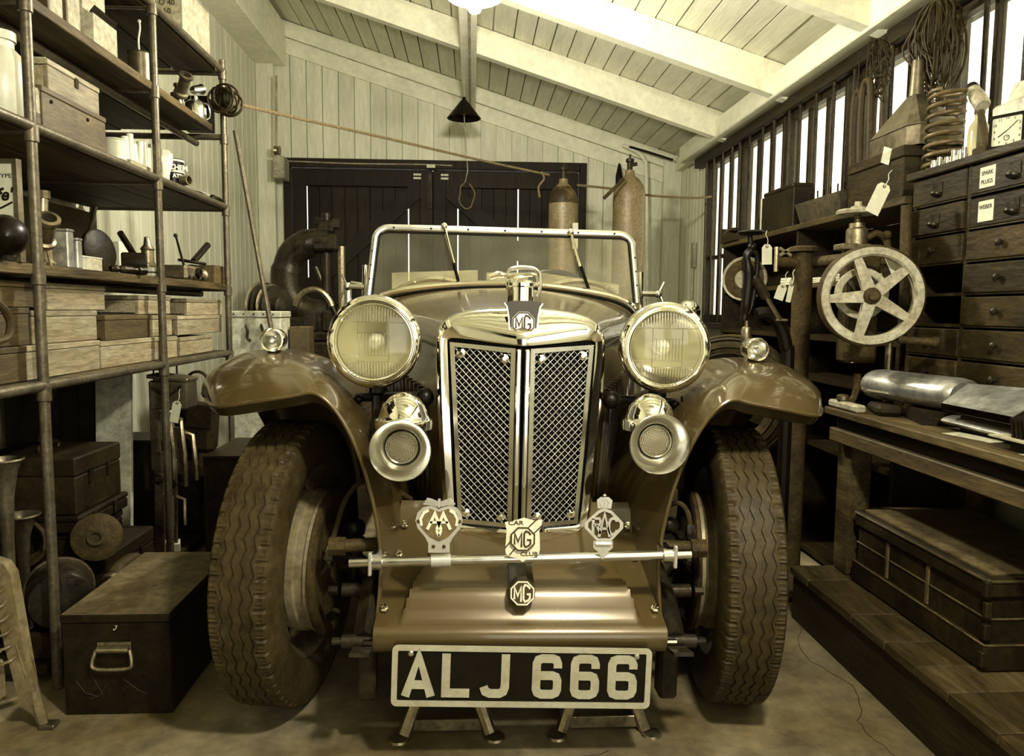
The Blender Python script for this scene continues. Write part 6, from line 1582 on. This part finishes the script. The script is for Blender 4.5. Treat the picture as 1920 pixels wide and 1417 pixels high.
# spindle, handwheel
g = G(); g.cyl((hx.x, 2.16, hx.z-.36), (hx.x, 2.16, hx.z+.02), .016, n=12); g.cyl((hx.x, 2.16, hx.z+.0), (hx.x, 2.16, hx.z+.105), .009, n=12)
for k in range(9): g.lathe([(.009,0),(.0115,.002),(.009,.004)], V((hx.x, 2.16, hx.z+.052+.005*k)), EZ, 12)
g.done('feed_screw', STEEL, mac)
g = G(); g.lathe([(.03,-.03),(.03,.03),(.022,.036),(.022,.048),(.016,.05)], V((hx.x, 2.16, hx.z)), EZ, 18); g.bb(hx.x-.055, hx.x+.03, 2.13, 2.19, hx.z-.03, hx.z-.012, .003); g.done('feed_housing', STEEL, mac)
hz = at(1602, 399, 2.16).z
g = G(); g.lathe([(.0,-.004),(.048,-.006),(.058,-.004),(.060,.004),(.055,.009),(.048,.006),(.02,.010),(.02,.018),(.010,.02),(.010,.032),(0,.033)], V((hx.x, 2.16, hz)), EZ, 32); g.done('hand_wheel', CASTPALE, mac)
g = G(); g.tube(spline([V((hx.x+.03, 2.16, hx.z+.005)), V((hx.x+.06, 2.16, hx.z+.02)), V((hx.x+.09, 2.16, hx.z-.0)), V((hx.x+.10, 2.16, hx.z-.05))], 5), .010, 8); g.ball((hx.x+.085, 2.15, hx.z+.015), .013, 10); g.done('pawl', RUST, mac)
# flywheel: faces the camera, a little turned
nrm = V((-.22, -1, 0)).normalized(); e1 = V((1, -.22, 0)).normalized(); RW = .137
fr = (fw, e1, EZ, nrm)
g = G(); g.lathe([(RW*.80,.010),(RW*.84,.016),(RW*.97,.016),(RW,.010),(RW,-.018),(RW*.96,-.022),(RW*.82,-.018),(RW*.80,-.010),(RW*.80,.010)], fw, nrm, 56); fly = g.done('flywheel_rim', CASTPALE, mac)
g = G(); g.lathe([(RW*.985,.0155),(RW*1.02,.010),(RW*1.02,-.016),(RW*.985,-.02)], fw, nrm, 56); g.done('rim_edge', RUST, fly)
for k in range(5):
    a = R(112+72*k); d = e1*math.cos(a)+EZ*math.sin(a); s2 = nrm.cross(d)
    q = [(.02, -.017), (RW*.82, -.011), (RW*.82, .011), (.02, .017)]
    g = G(); g.prism(q, (fw, d, s2, nrm), -.008, .010); g.done('spoke', CASTPALE, fly)
g = G(); g.lathe([(0,.026),(.012,.026),(.013,.018),(.019,.016),(.023,.012),(.023,-.03),(0,-.03)], fw, nrm, 24); g.done('hub', RUST, fly)
g = G(); gc = fw+V((.004, .06, .008)); g.lathe([(.052,.006),(.055,.010),(.071,.010),(.073,.0),(.071,-.010),(.055,-.01),(.052,.006)], gc, nrm, 40); g.done('gear_ring', CASTPALE, mac)
for k in range(4):
    a = R(45+90*k); d = e1*math.cos(a)+EZ*math.sin(a); g = G(); g.prism([(0,-.008),(.055,-.006),(.055,.006),(0,.008)], (gc, d, nrm.cross(d), nrm), -.006, .004); g.done('gear_spoke', IRON, mac)
g = G(); g.cyl(fw, fw-nrm*.16, .012, n=12); g.done('crank_shaft', STEEL, mac)
g = G(); g.bb(hx.x-.03, hx.x+.07, 2.14, 2.2, hx.z-.36, hx.z-.03, .008); g.done('frame_casting', RUST, mac)
g = G(); g.prism([(.02,-.012),(.06,-.010),(.06,.012),(.04,.03),(.0,.035)], (fw+V((.05,.03,.075)), e1, EZ, nrm), -.003, .003); g.done('guard_plate', PAPER, mac)
a = fw+e1*.072-EZ*.118+nrm*.0; b = a+e1*.085+V((0,-.01,-.006))
g = G(); g.lathe([(.012,-.014),(.013,.01),(.010,.012)], a, nrm, 14); g.cyl(a+nrm*.012, b+nrm*.012, .010, .012, n=14); g.lathe([(.0135,0),(.015,.004),(.015,.014),(.008,.018),(0,.018)], b+nrm*.012-e1*.004, e1, 14); g.done('crank_handle', RUST, mac)
g = G(); pt = at(1700, 385, 2.16); pb = at(1697, 482, 2.16); g.cyl(pb, pt, .0155, n=14); g.bb(pb.x-.14, pb.x+.012, 2.15, 2.17, pb.z-.02, pb.z-.004); g.done('vertical_pipe', RUST, mac)
p0 = at(1685, 645, 2.10); g = G(); g.cyl(V((p0.x+.012, 2.17, BZ+.001)), V((p0.x+.012, 2.17, p0.z)), .010, n=10); g.done('support_rod', STEEL, mac)
luggage(1660, 345, 2.06, 24, 'large white luggage tag tied near the hand wheel of the drill', .040, .088)

# ---- breast drill clamped on a stand
t = thing('bench_hand_drill', 'small black hand drill with a round gear wheel and chuck', 'drill', at(1402, 700, 2.34)); YD = 2.34
q = lambda px, py, dy=0: at(px, py, YD+dy)
g = G(); g.lathe([(0,-.004),(.036,-.006),(.044,0),(.036,.006),(0,.004)], q(1408, 436), EZ, 28); g.done('breast_plate', BLACK, t)
g = G(); g.cyl(q(1406, 440), q(1408, 470), .008, n=10); g.ball(q(1410, 463), .014, 10); g.tube(spline([q(1408, 470), q(1400, 480), q(1404, 520), q(1398, 580), q(1395, 600)], 5), [.012]*8+[.016]*8+[.012]*5, 10); g.tube(spline([q(1410, 470), q(1420, 482), q(1418, 520), q(1410, 570), q(1396, 600)], 5), .008, 8); g.done('drill_frame', BLACK, t)
wc = q(1396, 523, .03); nn = V((-.55, -.83, 0)).normalized()
g = G(); g.lathe([(0,.004),(.02,.006),(.034,.002),(.062,.003),(.069,.007),(.071,.0),(.069,-.007),(.06,-.004),(0,-.004)], wc, nn, 40); g.done('gear_wheel', CASTPALE, t)
g = G(); g.lathe([(.030,.0055),(.036,.0065),(.060,.0060),(.062,.0045)], wc, nn, 40); g.done('gear_face', RUST, t)
g = G(); c0, c1 = q(1400, 600), q(1396, 618); g.lathe([(.006,.0),(.006,.02),(.013,.022),(.0165,.03),(.0165,.06),(.012,.085),(.005,.10),(.0,.10)], c0, EZ*-1, 18); g.done('chuck', STEEL, t)
g = G(); g.cyl(c0+V((0,0,-.10)), c0+V((0,0,-.165)), .003, n=8); 
for k in range(8): g.ball(c0+V((0,0,-.104-.008*k)), .0042, 6, (1,1,.5))
g.done('drill_bit', STEEL, t)
g = G(); g.tube([q(1412, 518), q(1430, 545), q(1462, 600)], .008, 6); g.box(q(1465, 600), (.04, .012, .008), None, .002); g.done('crank_arm', BRASS if 'BRASS' in globals() else STEEL, t)
g = G(); g.cyl(q(1416, 522, -.012), q(1436, 558, -.012), .017, .016, n=12); g.done('crank_grip', LEATHER, t)
g = G(); g.tube(spline([q(1418, 590, .02), q(1440, 588, .02), q(1462, 610, .02), q(1474, 650, .02), q(1476, 700, .02), V((q(1476, 700, .02).x, YD+.02, .02))], 6), .021, 10); g.done('stand_arm', BLACK, t)
luggage(1438, 458, 2.30, -2, 'white luggage tag hanging from the hand drill breast plate', .032, .062)
luggage(1469, 533, 2.30, 18, 'white luggage tag beside the drill crank arm', .030, .050)
luggage(1485, 530, 2.33, 10, 'second tag half behind the crank arm tag', .016, .062)
g = G(); g.tube(spline([q(1362, 450), q(1358, 440), q(1375, 428), q(1400, 432)], 5), .003, 6); g.done('bent_wire', WIRE, t)
# spare tyre beyond the wing, standing on a block
c = V((1.05, 2.97, .60)); t = thing('spare_tyre', 'dark spare tyre standing behind the car wing', 'tyre', (c.x, c.y, .34)); nn = V((-.55, -1, 0)).normalized()
g = G(); g.lathe([(.155,-.05),(.18,-.06),(.22,-.062),(.25,-.05),(.26,-.02),(.26,.02),(.25,.05),(.22,.062),(.18,.06),(.155,.05)], c, nn, 64); g.done('tyre_carcass', RUBBER, t)
for r2, h in ((.252,.050),(.24,.058),(.21,.062),(.185,.061)):
    g = G(); e1_ = nn.cross(EZ); g.tube([c+nn*h+(e1_*math.cos(2*math.pi*k/60)+EZ*math.sin(2*math.pi*k/60))*r2 for k in range(60)], .0025, 5, True); g.done('sidewall_ring', RUBBER, t)
g = G(); g.bb(.88, 1.23, 2.84, 3.10, 0, .339, .004); g.done('timber_block', DARKWOOD, None, label='dark timber block under the spare tyre', cat='block')

# ---- things on the bench
zb0 = BZ+E
def at_b(px, py, dz=0): return atZ(px, py, BZ+dz)
t = thing('silencer_box', 'rounded silver metal exhaust box lying on the workbench', 'metal casting', at_b(1740, 765)); 
a, b = V((1.165, 2.09, zb0+.078)), V((1.225, 1.78, zb0+.078))
g = G(); ax = (b-a).normalized(); side = ax.cross(EZ).normalized(); rows = []
for f, k in ((0,.75),(.03,.95),(.08,1),(.92,1),(.97,.95),(1,.8)):
    o_ = a+(b-a)*f; rows.append([o_+side*(math.cos(2*math.pi*j/28)*.062*k)+EZ*(math.sin(2*math.pi*j/28)*.043*k) for j in range(28)])
vs_g = g.grid(rows, cu=True); g.bm.faces.new(vs_g[0]); g.bm.faces.new(vs_g[-1]); g.done('box_body', SILVER, t)
g = G(); m_ = (a*.72+b*.28); g.box(m_+side*.0-V((.058,0,.008)), (.006, .085, .02), Matrix.Rotation(math.atan2(ax.y, ax.x)-math.pi/2, 4, 'Z'), .002); g.done('bracket', CASTPALE, t)
g = G(); g.box((1.20, 1.86, zb0+.017), (.10, .12, .034), Matrix.Rotation(R(-15), 4, 'Z')); g.done('rest', LEATHER, t)
# folded wedge duct
t = thing('wedge_duct', 'bright wedge-shaped sheet metal duct on the workbench', 'duct', at_b(1850, 790))
A = [at_b(1778, 757, .055), at_b(1905, 757, .055)]
q1 = [at(1777, 757, 1.62), at(1905, 756, 1.50), at(1900, 748, 1.50), at(1790, 735, 1.66)]
o1 = V((1.155, 1.70, zb0+.060)); 
def sheet(name, pts, th, m, parent):
    g = G(); n_ = (pts[1]-pts[0]).cross(pts[-1]-pts[0]).normalized()*th
    g.grid([pts, [p-n_ for p in pts]], cu=True); g.face(pts); g.face([p-n_ for p in pts][::-1]); return g.done(name, m, parent, smooth=0)
sheet('upper_sheet', [V((1.135,1.735,zb0+.066)), V((1.135,1.50,zb0+.066)), V((1.285,1.56,zb0+.115)), V((1.22,1.77,zb0+.110))], .002, SILVER, t)
sheet('fold_sheet', [V((1.135,1.735,zb0+.066)), V((1.135,1.50,zb0+.066)), V((1.137,1.50,zb0+.050)), V((1.137,1.735,zb0+.050))], .002, CHROME, t)
sheet('lower_sheet', [V((1.138,1.735,zb0+.050)), V((1.138,1.50,zb0+.050)), V((1.285,1.55,zb0+.044)), V((1.22,1.75,zb0+.044))], .002, SILVER, t)
g = G(); rows = []
for y_ in (1.50, 1.73):
    rows.append([V((1.25-.10*math.cos(a_), y_+(.03 if a_ < 1 else 0), zb0+.020+.018*math.sin(a_))) for a_ in [math.pi/2*j/6*(-1)+math.pi/2 for j in range(13)]])
g.grid(rows); g.done('curved_sheet', SILVER, t)
g = G(); g.bb(1.17, 1.30, 1.52, 1.72, zb0, zb0+.0395, .004); g.done('packing_block', LEATHER, t)
# finned block
t = thing('finned_block', 'dark finned metal block at the right edge of the workbench', 'engine part', (1.17, 1.44, zb0))
g = G(); g.bb(1.115, 1.26, 1.36, 1.475, zb0, zb0+.022, .003); g.done('block', BLACKWORN, t)
for k in range(9): g = G(); g.box((1.15+.004, 1.375+.012*k, zb0+.048), (.08, .005, .052), Matrix.Rotation(R(-10), 4, 'Y')); g.done('fin', BLACKWORN, t)
g = G(); g.bb(1.10, 1.16, 1.36, 1.52, zb0+.0225, zb0+.026); g.done('white_gasket', CARDWOOD, t, smooth=0)
for k, (x, y, w, d, r_, lab) in enumerate(((1.14, 1.62, .05, .13, 12, 'pale paper sheet at the bench edge under the duct'), (1.12, 1.36, .06, .12, -6, 'pale card lying near the finned block'))):
    g = G(); g.box((x, y, zb0+.0012), (w, d, .0015), Matrix.Rotation(R(r_), 4, 'Z')); g.done('paper_sheet', CARDWOOD, None, label=lab, cat='paper')
t = thing('bench_clamp', 'worn metal clamp bar at the far end of the workbench', 'clamp', at_b(1610, 745))
g = G(); g.bb(1.075, 1.105, 2.02, 2.19, zb0, zb0+.022, .005); g.done('bar', CASTPALE, t); g = G(); g.lathe([(.014,0),(.017,.004),(.017,.016),(.010,.02),(0,.02)], V((1.09, 2.13, zb0+.022)), EZ, 14); g.done('nut', STEEL, t)
g = G(); g.tube(spline([V((1.10, 2.15, zb0+.012)), V((1.135, 2.16, zb0+.02)), V((1.15, 2.165, zb0+.06)), V((1.15, 2.165, zb0+.10))], 5), .011, 6); g.done('jaw', RUST, t)
g = G(); g.box((1.145, 2.0, zb0+.017), (.07, .10, .030), Matrix.Rotation(R(-12), 4, 'Z'), .010); g.done('leather_pad', LEATHER, None, label='dark leather pad on the bench below the silver box', cat='pad')

# ================================================================== background
def gas(label, px, py_s, w_px, Y, band, lean=0):
    p = at(px, py_s, Y); r = w_px/2*Y/F; zt = p.z
    t = thing('gas_cylinder', label, 'gas cylinder', (p.x, Y, 0), 'gas cylinders')
    g = G(); g.lathe([(0,0),(r*.95,0),(r,.02),(r,zt-.03),(r*.97,zt),(r*.85,zt+r*.4),(r*.6,zt+r*.75),(r*.36,zt+r*.95),(r*.30,zt+r*1.05),(r*.30,zt+r*1.3),(0,zt+r*1.3)], V((p.x, Y, 0)), EZ, 36); g.done('cylinder_body', GASPAINT, t)
    if band:
        g = G(); g.lathe([(r*1.003,zt-.035),(r*.985,zt+.003),(r*.86,zt+r*.41),(r*.62,zt+r*.76)], V((p.x, Y, 0)), EZ, 36); g.done('shoulder_band', mat('chipped_dark_paint', .03, .5, var=.5, vs_=18, dirt=.9), t)
        g = G(); g.bb(p.x+r*.55, p.x+r*.92, Y-r*1.0, Y-r*.6, zt-.32, zt-.16); g.done('paper_label', PAPER, t, smooth=0)
    z = zt+r*1.3
    g = G(); g.cyl((p.x, Y, z), (p.x, Y, z+.07), .018, n=12); g.cyl((p.x, Y, z+.035), (p.x+.045, Y-.01, z+.04), .012, n=10); g.lathe([(.02,0),(.026,.004),(.026,.02),(.02,.024)], V((p.x, Y, z+.05)), EZ, 10); g.cyl((p.x, Y, z+.07), (p.x, Y, z+.10), .007, n=8); g.done('valve', IRON, t)
    return t
gas('gas cylinder with a chipped dark shoulder before the dark doors', 1056, 372, 54, 4.75, True)
gas('plain pale gas cylinder before the boarded back wall', 1180, 360, 60, 4.75, False)
p = at(1160, 345, 4.6); g = G(); a, b = at(1132, 372, 4.62), at(1170, 335, 4.62); g.cyl(a, b, .011, n=8); g.done('cylinder_spanner', RUST, bpy.data.objects['gas_cylinder.001'])
p = at(1161, 312, 5.86); g = G(); g.lathe([(.0,.10),(.01,.09),(.028,0),(.028,-.06),(0,-.06)], at(1161, 330, 5.84), EZ, 12); g.done('wall_hook', BLACK, wall_back)
# rope across the room
g = G(); pts = [at(452, 197, 3.25), at(560, 222, 3.7), at(720, 258, 4.2), at(900, 300, 4.6), at(1030, 328, 4.75)]
q = spline(pts, 14); g.tube(q, .0075, 6); rope = g.done('hauling_rope', ROPE, None, label='long rope stretched from the rack coil to the gas cylinders', cat='rope')
g = G(); q = spline([at(1082, 347, 4.875), at(1148, 354, 4.875), at(1215, 366, 4.875), at(1300, 371, 4.9), at(1335, 368, 5.0)], 8); g.tube(q, .008, 6); g.done('tie_rope', ROPE, None, label='pale rope tying the gas cylinders to the window bars', cat='rope')
g = G(); q = spline([at(1015, 322, 4.7), at(1020, 335, 4.7), at(1010, 350, 4.7), at(1012, 370, 4.7)], 5); g.tube(q, .007, 6); g.done('rope_end', ROPE, rope)
# cord with a wire loop below the black pendant
p = at(873, 225, 5.0); t = thing('pull_cord', 'thin pull cord ending in a wire loop before the doors', 'cord', at(873, 395, 5.0))
g = G(); g.tube([V((PBL.x, 5.05, PBL.z+.03)), at(877, 320, 5.05), at(872, 342, 5.05)], .003, 5); g.done('cord', FRAMEPALE, t)
g = G(); c = at(875, 367, 5.05); g.tube([c+V((math.cos(2*math.pi*k/28+1.9)*.055*(.9+.1*math.sin(k)), 0, math.sin(2*math.pi*k/28+1.9)*.085)) for k in range(26)], .004, 6); g.done('loop', ROPE, t)
# pulley box and rod on the left corner
p = at(522, 312, 5.70); t = thing('wall_pulley', 'small metal pulley bracket on the back left corner post', 'pulley', p)
g = G(); g.bb(p.x-.03, p.x+.05, 5.66, 5.82, p.z-.09, p.z+.07, .004); g.done('bracket', CASTPALE, t); g = G(); g.lathe([(0,-.02),(.035,-.02),(.028,0),(.035,.02),(0,.02)], p+V((.0,-.02,.11)), EX, 18); g.done('sheave', STEEL, t)
g = G(); g.cyl(p+V((-.01,0,.14)), at(518, 142, 5.70), .008, n=6); g.done('rod', FRAMEPALE, t)
# conduit on the back wall rake
g = G(); g.tube(spline([at(1168, 272, 5.80), at(1195, 285, 5.80), at(1208, 300, 5.80), at(1212, 330, 5.80), at(1214, 560, 5.80)], 6), .014, 8); g.done('conduit', RAFTER, wall_back)
g = G(); g.tube(spline([at(1180, 275, 5.78), at(1215, 285, 5.77), at(1262, 300, 5.74)], 6), .009, 8); g.done('cable', BLACK, wall_back)
g = G(); c = at(1258, 478, 5.4); g.bb(WR-.03, WR-.005, c.y-.03, c.y+.03, c.z-.09, c.z+.09, .004); g.cyl((WR-.02, c.y, c.z-.09), (WR-.02, c.y, .9), .008, n=6); g.done('wall_switch', CASTPALE, wall_right)

# fly press
Y = 4.55
t = thing('fly_press', 'large dark cast iron fly press by the doors', 'press', (at(590, 600, Y).x, Y, 0))
q = lambda px, py, dy=0: at(px, py, Y+dy)
c_pts = [q(618, 452), q(580, 455), q(548, 478), q(538, 520), q(548, 562), q(575, 585), q(615, 590)]
g = G(); g.tube(spline(c_pts, 6), [.075]*6+[.085]*10+[.095]*10+[.09]*11, 14); g.done('frame_casting', IRON, t)
g = G(); g.box(q(612, 455), (.14, .14, .10), None, .012); g.done('head', IRON, t)
g = G(); g.cyl(q(612, 400), q(612, 560), .03, n=12); g.done('screw', IRON, t)
g = G(); g.box(q(612, 425), (.09, .10, .07), None, .01); g.box(q(600, 415), (.05, .08, .05), None, .008); g.box(q(630, 420), (.05, .07, .06), None, .008); g.done('weight', IRON, t)
g = G(); g.cyl(q(640, 462), V((q(640, 462).x, Y, .55)), .022, n=8); g.done('guide_rod', STEEL, t)
g = G(); g.cyl(q(592, 500), q(630, 590), .014, n=8); g.done('lever', IRON, t)
g = G(); b = q(590, 600); g.bb(b.x-.17, b.x+.17, Y-.17, Y+.17, 0, b.z+.02, .02); g.done('pedestal', IRON, t)
# ribbed drum
Y = 3.75; c = at(508, 575, Y); t = thing('ribbed_drum', 'dark ribbed cable drum on the floor chest behind the wing', 'drum', (c.x, c.y, c.z-.11)); nn = V((.9, -.45, 0)).normalized()
for k in range(4):
    g = G(); g.lathe([(.05,-.010),(.118-.006*k,-.008),(.124-.006*k,0),(.118-.006*k,.008),(.05,.010)], c+nn*(.028*k-.05), nn, 40); g.done('rib', IRON if k % 2 else STEEL, t)
g = G(); g.lathe([(0,-.06),(.05,-.06),(.05,.07),(.03,.08),(0,.08)], c, nn, 24); g.done('core', IRON, t)
for k in range(5):
    a = 2*math.pi*k/5; e1_ = nn.cross(EZ); g = G(); o_ = c+(e1_*math.cos(a)+EZ*math.sin(a))*.07-nn*.06; g.cyl(o_, o_-nn*.03, .009, n=8); g.done('stud', STEEL, t)
# stack of timber under drum, cream chest
b_ = c.z-.125
g = G(); g.bb(c.x-.16, c.x+.12, Y-.08, Y+.095, .0, b_, .004); g.done('timber_stack', MIDWOOD, None, label='squared timber stand under the ribbed drum', cat='timber')
x0, x1 = at(424, 620, 3.40).x, at(524, 620, 3.40).x; zt, zb_c = at(480, 583, 3.40).z, at(480, 690, 3.40).z
t = thing('cream_chest', 'cream metal chest with dark clasps behind the rack end', 'chest', ((x0+x1)/2, 3.5, 0))
g = G(); g.bb(x0, x1, 3.42, 3.60, .3, zt-.03, .004); g.done('chest_body', CREAMTIN, t); g = G(); g.bb(x0-.004, x1+.004, 3.416, 3.604, zt-.029, zt, .004); g.done('lid', CREAMTIN, t)
for px in (462, 490):
    o_ = at(px, 620, 3.412); g = G(); g.tube(spline([o_+V((0,0,.03)), o_+V((.008,-.006,.0)), o_+V((.006,-.006,-.03)), o_+V((.02,-.004,-.045))], 5), .006, 6); g.done('clasp', IRON, t)
for k in range(5): g = G(); g.ball((x0+.03+(x1-x0-.06)*k/4, 3.415, zt-.014), .004, 6); g.done('rivet', IRON, t)
g = G(); g.bb(x0+.01, x1-.01, 3.43, 3.59, 0, .299, .004); g.done('plinth_box', MIDWOOD, t)
# timber block and vice between rack and headlamp
a, b = at(526, 612, 3.55), at(580, 672, 3.55)
g = G(); g.bb(max(a.x+.005, x1+.008), b.x, 3.54, 3.66, 0, a.z, .004); g.done('timber_post', MIDWOOD, None, label='rough sawn timber post end beside the cream chest', cat='timber')
Y = 3.95; t = thing('bench_vice', 'dark iron vice on a block behind the left headlamp', 'vice', (at(595, 640, Y).x, Y, 0)); q = lambda px, py: at(px, py, Y)
zb_v = q(590, 640).z; o_ = q(598, 600)
g = G(); g.bb(o_.x-.12, o_.x+.09, Y-.10, Y+.10, 0, zb_v, .01); g.done('block', DARKWOOD, t)
g = G(); g.bb(o_.x-.10, o_.x+.07, Y-.06, Y+.06, zb_v, zb_v+.05, .01); g.bb(o_.x-.07, o_.x-.01, Y-.05, Y+.05, zb_v+.05, zb_v+.16, .01); g.bb(o_.x+.02, o_.x+.06, Y-.05, Y+.05, zb_v+.05, zb_v+.16, .01); g.done('vice_body', IRON, t)
g = G(); e = q(590, 590); g.tube([e+V((math.cos(a)*.10, -.02, math.sin(a)*.13)) for a in [R(20+140*k/14) for k in range(15)]], .016, 8); g.done('bow', STEEL, t)
# car door mirror seen over the right headlamp
m = atc(1290, 585, 2.62); g = G(); g.lathe([(0,-.05),(.02,-.047),(.036,-.03),(.043,0),(.043,.008),(0,.008)], m, EY, 28); dm = g.done('wing_mirror', CHROME, car, smooth=60)
g = G(); g.cyl(m, V((CX+.47, 2.62, m.z-.08)), .006, n=8); g.done('mirror_arm', CHROME, dm)
m = atc(658, 530, 2.75); g = G(); g.cyl(m, m+V((.07,0,-.01)), .007, n=8); g.cyl(m+V((-.01,0,.0)), m+V((-.01,0,-.16)), .014, n=10); g.done('screen_bracket', NICKEL, car)
# loose bits on the floor
p = atZ(1310, 945, .0)
g = G(); o_ = at(1310, 960, 3.3); g.box((o_.x, 3.3, .13), (.08, .10, .26), Matrix.Rotation(R(8), 4, 'Z'), .004); g.done('pale_block', CREAMTIN, None, label='pale block seen between car and right wheel', cat='block')
